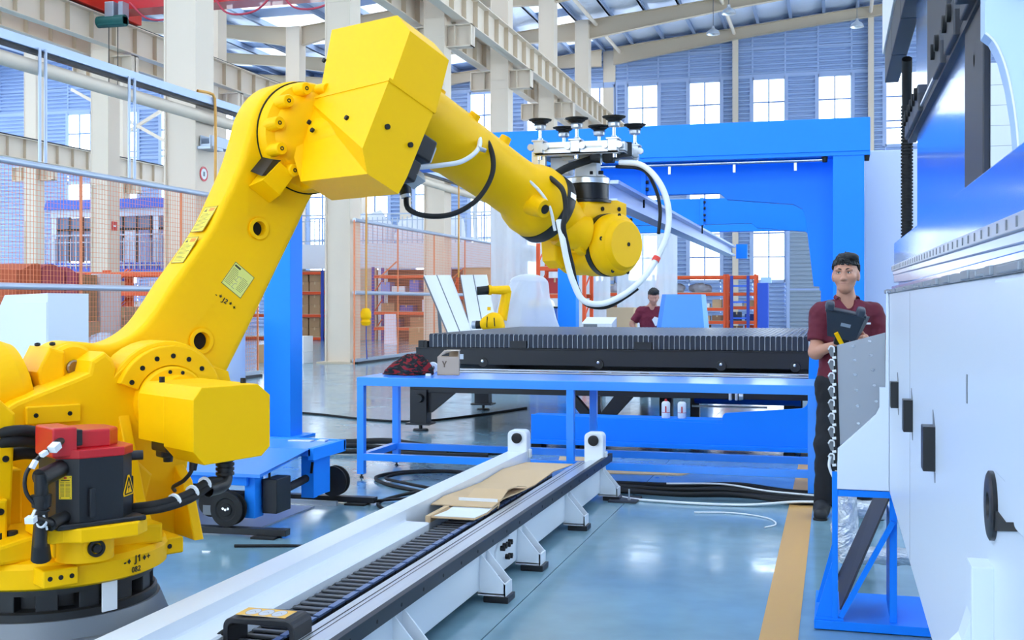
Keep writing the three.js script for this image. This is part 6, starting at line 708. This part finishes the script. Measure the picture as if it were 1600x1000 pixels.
// ================================================================ mezzanine, cabin, racks and goods
function carton(x, y, z, w, h, d, label, group, mat = M.cardboard, turn = 0) {
  const c = thing('carton', label, 'box', [x, y, z], turn, group); part('carton_body', bx(-w / 2, w / 2, 0, h, -d / 2, d / 2, 0.006), mat, c); part('flap_seam', bx(-w / 2 + 0.01, w / 2 - 0.01, h * 0.97, h + 0.003, -0.012, 0.012), M.cardboardL, c); part('tape', bx(-0.025, 0.025, h * 0.72, h + 0.004, d / 2 - 0.01, d / 2 + 0.002), M.cardboardL, c); return c;
}
function rack(x0, x1, z, depth, H, levels, label, postM = M.navy, beamM = M.orange) {
  const r = thing('pallet_rack', label, 'shelf rack', [0, 0, 0]);
  for (const x of [x0, x1]) { for (const zz of [z, z - depth]) part('upright', bx(x - 0.045, x + 0.045, 0, H, zz - 0.04, zz + 0.04), postM, r); for (let y = 0.3; y < H - 0.4; y += 0.7) part('upright_brace', bar([x, y, z], [x, y + 0.5, z - depth], 0.03), beamM, r); }
  for (const y of levels) { for (const zz of [z, z - depth]) part('beam', bx(x0, x1, y - 0.1, y, zz - 0.03, zz + 0.03), beamM, r); part('shelf_board', bx(x0 + 0.02, x1 - 0.02, y, y + 0.015, z - depth, z), M.creamD, r); }
  return r;
}
{
  const mz = struct('mezzanine_wall'), wallM = std('#dfe4ee', 0.6); part('fascia', bx(-21.4, -11.25, 2.66, 3.58, -40.2, -40), wallM, mz); part('deck', bx(-21.4, -11.25, 3.4, 3.58, -55, -40.2), wallM, mz); part('back_panel', bx(-21.4, -11.25, 0, 2.66, -42.2, -42), std('#96655a', 0.7), mz); part('side_panel', bx(-13.1, -11.3, 0, 2.66, -40.15, -40.05), std('#cdb28f', 0.8), mz); part('side_panel', bx(-17.6, -16.5, 0, 2.66, -40.15, -40.05), std('#d3c2ac', 0.8), mz); part('post', [bx(-16.4, -16.1, 0, 2.66, -40.2, -40)], wallM, mz);
  const rl = (x0, x1, z, y0, label) => { const r = thing('railing', label, 'railing', [0, y0, z]), m = std('#aeb9cb', 0.4, 0.4); part('top_rail', bx(x0, x1, 1.08, 1.13, -0.025, 0.025), m, r); part('bottom_rail', bx(x0, x1, 0.1, 0.14, -0.02, 0.02), m, r); part('mid_rail', bx(x0, x1, 0.86, 0.89, -0.02, 0.02), m, r); const n = Math.round((x1 - x0) / 0.2); for (let i = 0; i <= n; i++) part('baluster', bx(x0 + (x1 - x0) * i / n - 0.016, x0 + (x1 - x0) * i / n + 0.016, 0, i % 6 ? 1.0 : 1.13, -0.016, 0.016), m, r); };
  rl(-20.8, -14.3, -40.1, 3.58, 'grey steel railing on the mezzanine under the yellow elbow'); rl(-13.6, -11.4, -40.1, 3.58, 'grey steel railing on the mezzanine right of the hanging robot cable'); 
  const lump = (x, y, z, r, k, label) => { const g = new THREE.SphereGeometry(1, 32, 20), p = g.attributes.position; for (let i = 0; i < p.count; i++) { const a = p.getX(i), b = p.getY(i), c = p.getZ(i), s = 1 + 0.25 * noise.noise(a * 2 + k, b * 2, c * 2) + 0.1 * noise.noise(a * 6, b * 6, c * 6 + k); p.setXYZ(i, a * s * r[0], Math.max(-0.3, b) * s * r[1], c * s * r[2]); } g.computeVertexNormals(); const o = solo('covered_machine', g, wallM, label, 'machine'); o.position.set(x, y + 0.3 * r[1], z); };
  lump(-17.4, 3.6, -42, [0.8, 1.0, 0.6], 1, 'machine under a white sheet on the mezzanine, nearest the left column'); lump(-15.6, 3.6, -42, [0.9, 0.9, 0.6], 5, 'machine under a white sheet in the middle of the mezzanine railing'); lump(-14.3, 3.6, -42.5, [0.5, 0.85, 0.5], 9, 'smaller machine under a white sheet just left of the middle column');
  solo('white_duct', tube([[-12.9, 3.6, -41], [-12.9, 5.1, -41], [-12.7, 5.3, -41], [-11.3, 5.3, -41]], 0.09, 40, 10), M.white, 'white pipe bent over behind the right railing', 'pipe');
  // cabin on the platform at the left
  const cb_ = thing('site_cabin', 'blue-roofed white cabin with grey window panels on a raised platform behind the fence', 'cabin', [0, 0, 0]), wf = std('#dfe6f6', 0.5), gp = std('#7485a4', 0.4), cbB = std('#4d74e0', 0.5);
  part('roof', [hull([[[-25.2, 4.45, -32.5], [-20.2, 4.45, -32.5], [-20.2, 4.75, -32.5], [-25.1, 4.75, -32.5]], [[-25.2, 4.45, -36], [-20.2, 4.45, -36], [-20.2, 4.9, -36], [-25.1, 4.9, -36]]])], cbB, cb_); part('frame_beam', bx(-25.1, -20.3, 4.2, 4.5, -32.95, -32.7), wf, cb_); part('platform_beam', [bx(-25.3, -18.5, 2.35, 2.68, -32.9, -32.6), bx(-25.3, -18.5, 2.58, 2.68, -36, -32.9)], cbB, cb_); part('rear_wall', bx(-25.1, -20.3, 2.68, 4.5, -36, -35.9), wf, cb_);
  for (const x of [-25.0, -22.9, -20.4, -21.15]) part('corner_post', bx(x - 0.09, x + 0.09, 2.68, 4.3, -32.95, -32.75), wf, cb_); for (const x of [-25.1, -22.5, -19]) part('platform_leg', bx(x - 0.12, x + 0.12, 0, 2.35, -32.9, -32.65), cbB, cb_);
  for (let i = 0; i < 9; i++) { const x = -24.95 + i * 0.51; if (i !== 6 && i !== 7) { part('window_panel', bx(x + 0.03, x + 0.48, 2.75, 3.75, -32.86, -32.84), i === 5 ? wf : gp, cb_); } part('top_light', bx(x + 0.03, x + 0.48, 3.82, 4.18, -32.86, -32.84), gp, cb_); part('mullion', bx(x - 0.025, x + 0.025, 2.7, 4.2, -32.87, -32.8), M.blackM, cb_); }
  part('transom', bx(-25, -20.4, 3.75, 3.82, -32.87, -32.8), M.blackM, cb_); rl(-25.2, -18.8, -32.55, 2.68 - 0.2, 'pale railing along the front of the raised cabin platform');
  // racks
  rack(-19.5, -17.92, -38.4, 0.9, 2.55, [0.12, 0.95, 1.78, 2.5], 'orange and blue shelf rack of brown cartons beside the blue gantry post'); rack(-22.3, -19.75, -38.4, 0.9, 2.3, [0.12, 0.95, 1.78], 'orange and blue shelf rack behind the blue gantry post'); 
  let k = 0; const rowN = ['bottom', 'middle', 'top']; for (const [li, y] of [[0, 0.135], [1, 0.965], [2, 1.795]]) for (let r = 0; r < 2; r++) for (let i = 0; i < 3; i++) carton(-19.2 + i * 0.47, y + r * 0.345, -38.72, 0.42, 0.34, 0.5, `brown carton on the ${rowN[li]} shelf of the carton rack, ${['left', 'centre', 'right'][i]} pile, ${r ? 'upper' : 'lower'} one`, 'cartons stacked on the carton rack', M.cardboard).rotation.y = rr(-0.05, 0.05);
  rack(-15.9, -13.3, -38.3, 0.9, 2.65, [0.5, 1.05, 1.75, 2.35], 'orange shelf rack with mixed goods seen through the far fence', M.navy); rack(-13.2, -11.6, -38.9, 0.8, 2.3, [0.4, 1.0, 1.6], 'orange rack end behind the leaning steel chutes', M.orange);
  const goods = [[-15.5, 1.765, 0.35, 0.35, '#7f9be0', 'pale blue bin on the upper shelf of the mixed rack, leftmost'], [-15.0, 1.765, 0.5, 0.2, '#e6ebf5', 'long white box on the upper shelf of the mixed rack'], [-14.4, 1.765, 0.35, 0.42, '#4f78d0', 'blue bin on the upper shelf of the mixed rack'], [-13.7, 1.765, 0.45, 0.3, '#d7d2d8', 'pale grey box on the upper shelf of the mixed rack, rightmost'], [-15.4, 1.065, 0.5, 0.3, '#b0896a', 'brown box on the middle shelf of the mixed rack, leftmost'], [-14.7, 1.065, 0.5, 0.22, '#38519f', 'dark blue box on the middle shelf of the mixed rack'], [-13.8, 1.065, 0.6, 0.42, '#ddd6e2', 'large pale box on the middle shelf of the mixed rack'], [-15.2, 0.515, 0.5, 0.3, '#2c3f88', 'navy box on the low shelf of the mixed rack'], [-14.2, 0.515, 0.7, 0.35, '#b98f6d', 'wide brown box on the low shelf of the mixed rack']];
  for (const [x, y, w, h, col, l] of goods) carton(x, y, -38.7, w, h, 0.5, l, null, std(col, 0.7));
  solo('foam_board', hull([[[-14.35, 0, -35.5], [-13.9, 0, -35.5], [-14.1, 1.0, -35.9], [-14.5, 1.0, -35.9]], [[-14.35, 0, -35.54], [-13.9, 0, -35.54], [-14.1, 1.0, -35.94], [-14.5, 1.0, -35.94]]]), std('#d9cfdc', 0.7), 'pale flat board leaning on goods behind the far fence', 'board'); carton(-13.2, 0, -36.0, 0.7, 0.55, 0.6, 'brown carton on the floor beside the leaning pale board', null, M.cardboard); carton(-12.5, 0, -36.4, 0.6, 0.95, 0.6, 'tall pale carton standing behind the far fence', null, std('#d8c9cb', 0.8));
  // by the fence opening
  carton(-11.85, 0, -24.1, 0.5, 0.26, 0.5, 'white carton, the lower of two by the fence opening', null, M.white); carton(-11.85, 0.262, -24.1, 0.5, 0.36, 0.5, 'white carton, the upper of two by the fence opening', null, M.white); carton(-12.55, 0, -24.1, 0.4, 0.42, 0.4, 'brown carton left of the two white cartons', null, M.cardboard); carton(-14.3, 0, -24.4, 1.3, 0.24, 0.6, 'long low brown carton lying left of the blue gantry post', null, M.cardboardL); carton(-14.2, 0.245, -24.4, 0.9, 0.28, 0.5, 'tilted brown carton lying on the long low carton', null, M.cardboardL, 0.1).rotation.z = -0.12;
  // behind the near fence
  const stackM = std('#a04048', 0.7), oM = std('#b4512a', 0.7); const pile = (z, m, h, label, w = 0.58) => { const o = thing('wrapped_stack', label, 'stack', [-12.9, 0, z]); const g = new THREE.BoxGeometry(0.8, h, w, 4, 6, 8), p = g.attributes.position; for (let i = 0; i < p.count; i++) if (p.getY(i) > h * 0.45) p.setY(i, p.getY(i) + 0.06 * Math.sin(p.getZ(i) * 7 + z * 3)); g.computeVertexNormals(); part('cover', g.translate(0, h / 2 + 0.12, 0), m, o); part('pallet', bx(-0.42, 0.42, 0, 0.12, -w / 2, w / 2), M.cardboard, o); };
  pile(-15.75, oM, 1.85, 'orange-brown covered stack behind the fence, leftmost'); pile(-16.36, stackM, 1.85, 'dark red covered stack behind the fence, left of the navy rack'); pile(-16.95, std('#a8455a', 0.7), 1.82, 'rose red covered stack behind the fence next to the brown goods', 0.5);
  solo('grey_panel', bx(-12.6, -12.4, 0.6, 1.9, -18.1, -17.5, 0.01), std('#cdc3c6', 0.7), 'tall pale panel standing among cartons behind the fence', 'panel'); carton(-12.6, 0, -17.0, 0.5, 0.55, 0.55, 'brown carton at the foot of the pile behind the fence', null, M.cardboard); carton(-12.55, 0.56, -17.05, 0.5, 0.5, 0.6, 'battered brown carton under the tall pale panel', null, std('#a8896d', 0.9)); carton(-12.6, 1.07, -17.2, 0.45, 0.8, 0.35, 'tall brown carton left of the pale panel behind the fence', null, std('#8d6a4c', 0.9)); carton(-12.5, 0, -17.8, 0.6, 0.6, 0.6, 'brown carton below the tall pale panel', null, M.cardboard); carton(-12.45, 0.61, -18.6, 0.5, 0.7, 0.75, 'wide brown carton right of the tall pale panel', null, std('#a98a70', 0.9)); carton(-12.5, 0, -18.6, 0.6, 0.6, 0.8, 'wide brown carton at the bottom right of the pile behind the fence', null, std('#9c7c60', 0.9)); carton(-12.5, 0, -19.5, 0.6, 1.1, 0.7, 'tall brown carton nearest the arm behind the fence', null, std('#b29076', 0.9));
  { const g = new THREE.SphereGeometry(1, 32, 20), p = g.attributes.position; for (let i = 0; i < p.count; i++) { const s = 1 + 0.2 * noise.noise(p.getX(i) * 4, p.getY(i) * 4, p.getZ(i) * 4); p.setXYZ(i, p.getX(i) * s * 0.22, p.getY(i) * s * 0.25, p.getZ(i) * s * 0.36); } g.computeVertexNormals(); const o = solo('plastic_bag', g, std('#c3cfe4', 0.3, 0.1), 'shiny pale plastic bag resting against cartons behind the fence', 'bag'); o.position.set(-12.1, 0.62, -17.1); }
  rack(-24.9, -22.6, -31.6, 0.9, 2.15, [0.4, 1.1, 1.75], 'orange rack with blue posts beneath the raised cabin'); rack(-22.4, -19.9, -31.6, 0.9, 2.15, [0.4, 1.1, 1.75], 'orange rack beneath the right end of the raised cabin');
  rack(-18.6, -16.6, -23.6, 0.9, 2.15, [0.35, 1.0, 1.65, 2.1], 'orange rack just behind the brown cartons at the near fence', M.orange); rack(-16.5, -14.6, -23.6, 0.9, 2.15, [0.35, 1.0, 1.65, 2.1], 'orange rack with a pale carton row, hidden partly by the arm', M.orange);
  [[-24.5, 1.765], [-23.7, 1.765], [-24.3, 1.115], [-23.2, 1.115], [-22.0, 1.765], [-21.2, 1.115], [-20.5, 1.765], [-20.8, 0.415]].forEach(([x, y], i) => carton(x, y, -32.0, 0.5, 0.3, 0.5, 'small pale box on the racks beneath the raised cabin', 'boxes on the racks beneath the cabin', std(['#d6cbd6', '#c9a98a', '#e4dfe6'][i % 3], 0.7)));
  // pale cabinets in front of the fence
  const ca = thing('control_cabinet', 'white control cabinet with a sloping shoulder at the left edge, before the fence', 'cabinet', [0, 0, 0]); part('cabinet_body', ex([[-8.95, 0.05], [-8.09, 0.05], [-8.09, 1.495], [-8.64, 1.475], [-8.76, 1.25], [-8.95, 1.25]], -11.2, -10.5, 0.006), M.whiteP, ca); part('door', bx(-8.47, -8.1, 0.1, 1.4, -10.502, -10.49, 0.003), M.whiteP, ca); part('plinth', bx(-8.92, -8.12, 0, 0.05, -11.15, -10.55), M.grey, ca);
  const cc = thing('control_cabinet', 'light grey cabinet half hidden between the yellow arm and the blue post', 'cabinet', [0, 0, 0]); part('cabinet_body', bx(-6.6, -5.8, 0.05, 1.25, -10.6, -10.0, 0.006), M.whiteP, cc); part('plinth', bx(-6.57, -5.83, 0, 0.05, -10.56, -10.04), M.grey, cc);
}
// ================================================================ behind the cutting bed
{
  const ch = (pts, label) => { const t = thing('steel_chute', label, 'chute', [0, 0, 0]); const [a, b, c, d] = pts; part('plate', hull([[[a, 2.0, -24.2], [b, 2.0, -24.2], [d, 0.5, -23.6], [c, 0.5, -23.6]], [[a, 2.0, -24.26], [b, 2.0, -24.26], [d, 0.5, -23.66], [c, 0.5, -23.66]]].map((l) => l.slice().reverse())), M.chuteAlu, t); const m = 0.5; part('seam', bar([a + (b - a) * m, 2.0, -24.195], [c + (d - c) * m, 0.5, -23.595], 0.02, 0.012), M.grey, t); part('side_flange', bar([a, 1.98, -24.25], [c, 0.5, -23.65], 0.03, 0.1), M.steelD, t); part('stand', [bar([a + 0.3, 1.5, -24.3], [a + 0.3, 0, -24.6], 0.06), bar([b, 1.2, -24.2], [b, 0, -24.6], 0.06)], M.grey, t); };
  ch([-8.83, -8.22, -7.95, -7.4], 'wide shiny steel chute leaning left of the bagged robot'); ch([-7.97, -7.38, -7.5, -6.9], 'shiny steel chute with a dark slot nearer the bagged robot');
  const sr = thing('small_robot', 'small yellow robot partly bagged in clear film behind the cutting bed', 'robot', [-5.5, 0, -18.6]), Y = M.yellow;
  part('pedestal', bx(-0.3, 0.5, 0, 0.8, -0.35, 0.42, 0.01), M.grey, sr); part('base_link', [lathe([0.0, 0.8, 0], [0, 1, 0], [[0, 0], [0.17, 0], [0.17, 0.06], [0.12, 0.1], [0, 0.1]], 28), skin((x, y, z) => smin(smin(ell(x, y, z, [0.02, 1.07, 0.2], [0.17, 0.16, 0.15]), ell(x, y, z, [-0.12, 1.04, 0.2], [0.1, 0.11, 0.11]), 0.05), ell(x, y, z, [0.13, 0.98, 0.22], [0.09, 0.12, 0.09]), 0.04), [-0.3, 0.8, -0.05], [0.3, 1.3, 0.42], 0.018)], Y, sr); part('motor', [cyl([-0.2, 1.02, 0.2], [-0.28, 1.02, 0.2], 0.07, 0.07, 18)], M.rubber, sr); part('motor_cap', cyl([-0.28, 1.02, 0.2], [-0.35, 1.02, 0.2], 0.072, 0.065, 18), M.galv, sr);
  part('arm_link', [cyl([0.1, 1.1, 0], [0.18, 1.6, -0.05], 0.09, 0.08, 20), cyl([0.2, 1.6, -0.05], [-0.06, 1.6, 0.24], 0.08, 0.065, 20)], Y, sr); part('wrist_end', cyl([-0.06, 1.6, 0.24], [-0.24, 1.585, 0.3], 0.075, 0.07, 22), M.rubber, sr); part('arm_ring', ring([-0.02, 1.6, 0.22], [-0.06, 1.6, 0.245], 0.085, 0.06, 22), Y, sr); part('hang_tag', bx(-0.06, 0.0, 1.26, 1.32, 0.3, 0.305), Y, sr); parts('slot_mark', [bar([0.07, 1.14, 0.34], [0.08, 1.0, 0.34], 0.014), bar([-0.05, 1.16, 0.34], [-0.06, 0.98, 0.33], 0.012)], M.rubber, sr);
  const g = new THREE.CylinderGeometry(0.3, 0.66, 1.05, 48, 24, true), p = g.attributes.position; for (let i = 0; i < p.count; i++) { const x = p.getX(i), y = p.getY(i), z = p.getZ(i), a = Math.atan2(z, x), s = 1 + 0.12 * Math.sin(a * 7 + y * 3) * 0.5 + 0.2 * noise.noise(a * 1.4, y * 2.5, 3); p.setXYZ(i, x * s + 0.1 + 0.06 * y, y, z * s * 0.75); } g.computeVertexNormals(); const bag = solo('plastic_film', [g, new THREE.SphereGeometry(0.31, 32, 8, 0, 7, 0, 1.5).scale(1.05, 0.45, 0.8).translate(0.13, 0.5, 0)], phy('#f2f5fa', 0.62, 0, { transmission: 0.8, thickness: 0 }), 'milky film hood draped over the small yellow robot', 'plastic film'); bag.position.set(-5.18, 1.24, -19.05);
  const bc = thing('tool_cabinet', 'blue steel tool cabinet behind the bed, left of the blue post', 'cabinet', [0, 0, 0]); part('cabinet_body', bx(-5.95, -5.25, 0.05, 1.28, -22.6, -22, 0.006), std('#4a6fc0', 0.5), bc); part('door', bx(-5.62, -5.27, 0.1, 1.2, -22.0, -21.985), std('#4f78cc', 0.5), bc); part('handle', bx(-5.66, -5.645, 0.6, 0.9, -22.0, -21.97), M.white, bc); part('top', bx(-5.99, -5.2, 1.28, 1.31, -22.64, -21.95), M.rubber, bc); 
  const hat = (x, z, m, l) => { const h = thing('hard_hat', l, 'hard hat', [x, 1.31, z]); part('shell', lathe([0, 0, 0], [0, 1, 0], [[0.13, 0], [0.125, 0.05], [0.09, 0.12], [0.04, 0.15], [0, 0.155]], 24), m, h); part('brim', lathe([0, 0, 0], [0, 1, 0], [[0, 0], [0.17, 0], [0.17, 0.012], [0, 0.014]], 24), m, h); }; hat(-5.78, -22.25, M.yellow, 'yellow hard hat on the blue cabinet, farther left'); hat(-5.5, -22.3, std('#efe3c8', 0.4), 'pale hard hat on the blue cabinet, beside the yellow hard hat');
  rack(-7.3, -6.1, -28.5, 0.9, 2.9, [0.7, 1.6, 2.3], 'orange lattice rack in front of the white curtain', M.orange); carton(-6.9, 1.615, -28.9, 0.5, 0.4, 0.5, 'red box on the orange lattice rack', null, std('#b23a3e', 0.7));
  const cu = (x0, x1, z, H, label) => { const q = new THREE.PlaneGeometry(x1 - x0, H, 60, 4), pp = q.attributes.position; for (let i = 0; i < pp.count; i++) pp.setZ(i, 0.06 * Math.sin(pp.getX(i) * 9) + 0.03 * Math.sin(pp.getX(i) * 23)); q.computeVertexNormals(); const o = solo('plastic_curtain', q, phy('#eef3fb', 0.8, 0, { transmission: 0.5, thickness: 0 }), label, 'curtain'); o.position.set((x0 + x1) / 2, H / 2, z); }; cu(-9.9, -6.3, -33, 4.9, 'white translucent curtain hanging behind the bagged robot'); cu(-6.2, -4.4, -33.5, 3.6, 'white translucent curtain right of the blue rear post');
  rack(-8.2, -6.1, -40, 1.0, 2.35, [0.3, 0.75, 1.2, 1.72], 'orange shelf rack behind the second man, leftmost', M.navy); rack(-5.95, -3.65, -40, 1.0, 2.35, [0.3, 0.75, 1.2, 1.72, 2.3], 'orange shelf rack behind the blue machine cover', M.orange); rack(-3.55, -2.62, -40, 1.0, 2.35, [0.3, 0.75, 1.25, 1.72, 2.3], 'narrow orange rack with blue ladder side, rightmost', M.orange); 
  { const l = thing('rack_ladder', 'blue ladder-like rack frame before the rightmost orange rack', 'ladder', [0, 0, 0]); for (const x of [-3.4, -2.85]) part('rail', bx(x - 0.05, x + 0.05, 0, 2.3, -39.9, -39.82), M.navy, l); for (const y of [0.3, 0.85, 1.4, 1.95]) part('rung', bx(-3.4, -2.85, y - 0.03, y + 0.03, -39.88, -39.84), std('#2f63d8', 0.5), l); }
  const b2 = thing('blue_locker', 'tall blue locker at the right end of the orange racks', 'locker', [0, 0, 0]); part('locker_body', bx(-2.55, -2.2, 0, 2.05, -40.6, -40), std('#1f4fc4', 0.5), b2); part('locker_top', bx(-2.45, -2.1, 2.05, 2.25, -40.5, -40.1), std('#a9cdf5', 0.5), b2);
  const cols = ['#27408f', '#e9ecf3', '#c9a57f', '#8f6a50', '#d94c22', '#3a3f58']; let q = 0; for (const [x0, x1] of [[-8.05, -6.3], [-5.8, -3.8], [-3.45, -2.8]]) for (const y of [0.315, 0.765, 1.215]) for (let x = x0 + 0.2; x < x1; x += 0.42) { carton(x, y, -40.3, rr(0.28, 0.38), rr(0.14, 0.3), 0.4, 'small bin or box on the orange racks behind the blue machine cover', 'goods on the orange racks', std(cols[q++ % 6], 0.7)); }
  for (const [x, w] of [[-7.3, 0.9], [-5.3, 0.5], [-4.5, 0.8]]) { const o = solo('covered_part', skin((a, b, c) => ell(a, b, c, [0, 0.12, 0], [w / 2, 0.2, 0.25]) + 0.05 * noise.noise(a * 5, b * 6, c * 5 + x), [-0.6, 0, -0.35], [0.6, 0.45, 0.35], 0.04), std('#9a9aa8', 0.8), x < -7 ? 'grey covered machine part on top of the leftmost orange rack' : x < -5 ? 'small grey part on the upper beam of the middle orange rack' : 'wide grey part on the upper beam of the middle orange rack', 'part'); o.position.set(x, 1.74, -40.4); }
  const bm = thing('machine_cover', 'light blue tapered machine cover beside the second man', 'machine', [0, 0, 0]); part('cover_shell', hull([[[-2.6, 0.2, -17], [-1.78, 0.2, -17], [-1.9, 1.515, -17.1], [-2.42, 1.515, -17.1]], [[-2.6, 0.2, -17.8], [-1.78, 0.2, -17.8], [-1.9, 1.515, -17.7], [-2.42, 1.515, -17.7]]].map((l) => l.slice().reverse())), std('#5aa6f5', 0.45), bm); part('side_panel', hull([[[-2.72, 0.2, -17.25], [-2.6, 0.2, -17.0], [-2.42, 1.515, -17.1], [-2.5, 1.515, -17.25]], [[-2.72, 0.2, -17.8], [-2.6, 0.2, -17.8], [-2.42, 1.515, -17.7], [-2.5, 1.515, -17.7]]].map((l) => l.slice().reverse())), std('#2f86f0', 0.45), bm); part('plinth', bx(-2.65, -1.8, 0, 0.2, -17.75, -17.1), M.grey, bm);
  const co = thing('control_desk', 'small grey sloping control desk just behind the bed slats', 'console', [0, 0, 0]); part('desk_body', exX([[-16.9, 0.9], [-16.9, 1.08], [-17.3, 1.17], [-17.3, 0.9]], -3.66, -3.2), M.white, co); part('screen', exX([[-16.895, 1.0], [-16.895, 1.07], [-17.1, 1.125], [-17.1, 1.115]], -3.63, -3.42), M.grey, co); part('stand', bx(-3.5, -3.35, 0, 0.9, -17.2, -17.0), M.grey, co);
  carton(-3.75, 0.8, -20.8, 0.5, 0.5, 0.4, 'brown carton on a bench right of the blue rear post', null, M.cardboardL); { const bn = thing('bench', 'pale work bench right of the blue rear post', 'bench', [0, 0, 0]); part('bench_top', bx(-4.1, -2.9, 0.76, 0.8, -21.2, -20.5), M.white, bn); for (const [x, z] of [[-4.05, -20.55], [-2.95, -20.55], [-4.05, -21.15], [-2.95, -21.15]]) part('leg', bx(x - 0.03, x + 0.03, 0, 0.76, z - 0.03, z + 0.03), M.white, bn); }
  solo('white_bucket', lathe([-3.05, 0.8, -19.7 - 0.9], [0, 1, 0], [[0, 0], [0.13, 0], [0.16, 0.3], [0.15, 0.3], [0.12, 0.01], [0, 0.01]], 24), M.white, 'white bucket on the bench beside the second man', 'bucket');
}
scene.traverse((o) => { if (o.isMesh) { o.castShadow = true; o.receiveShadow = true; } });
renderer.render(scene, camera);
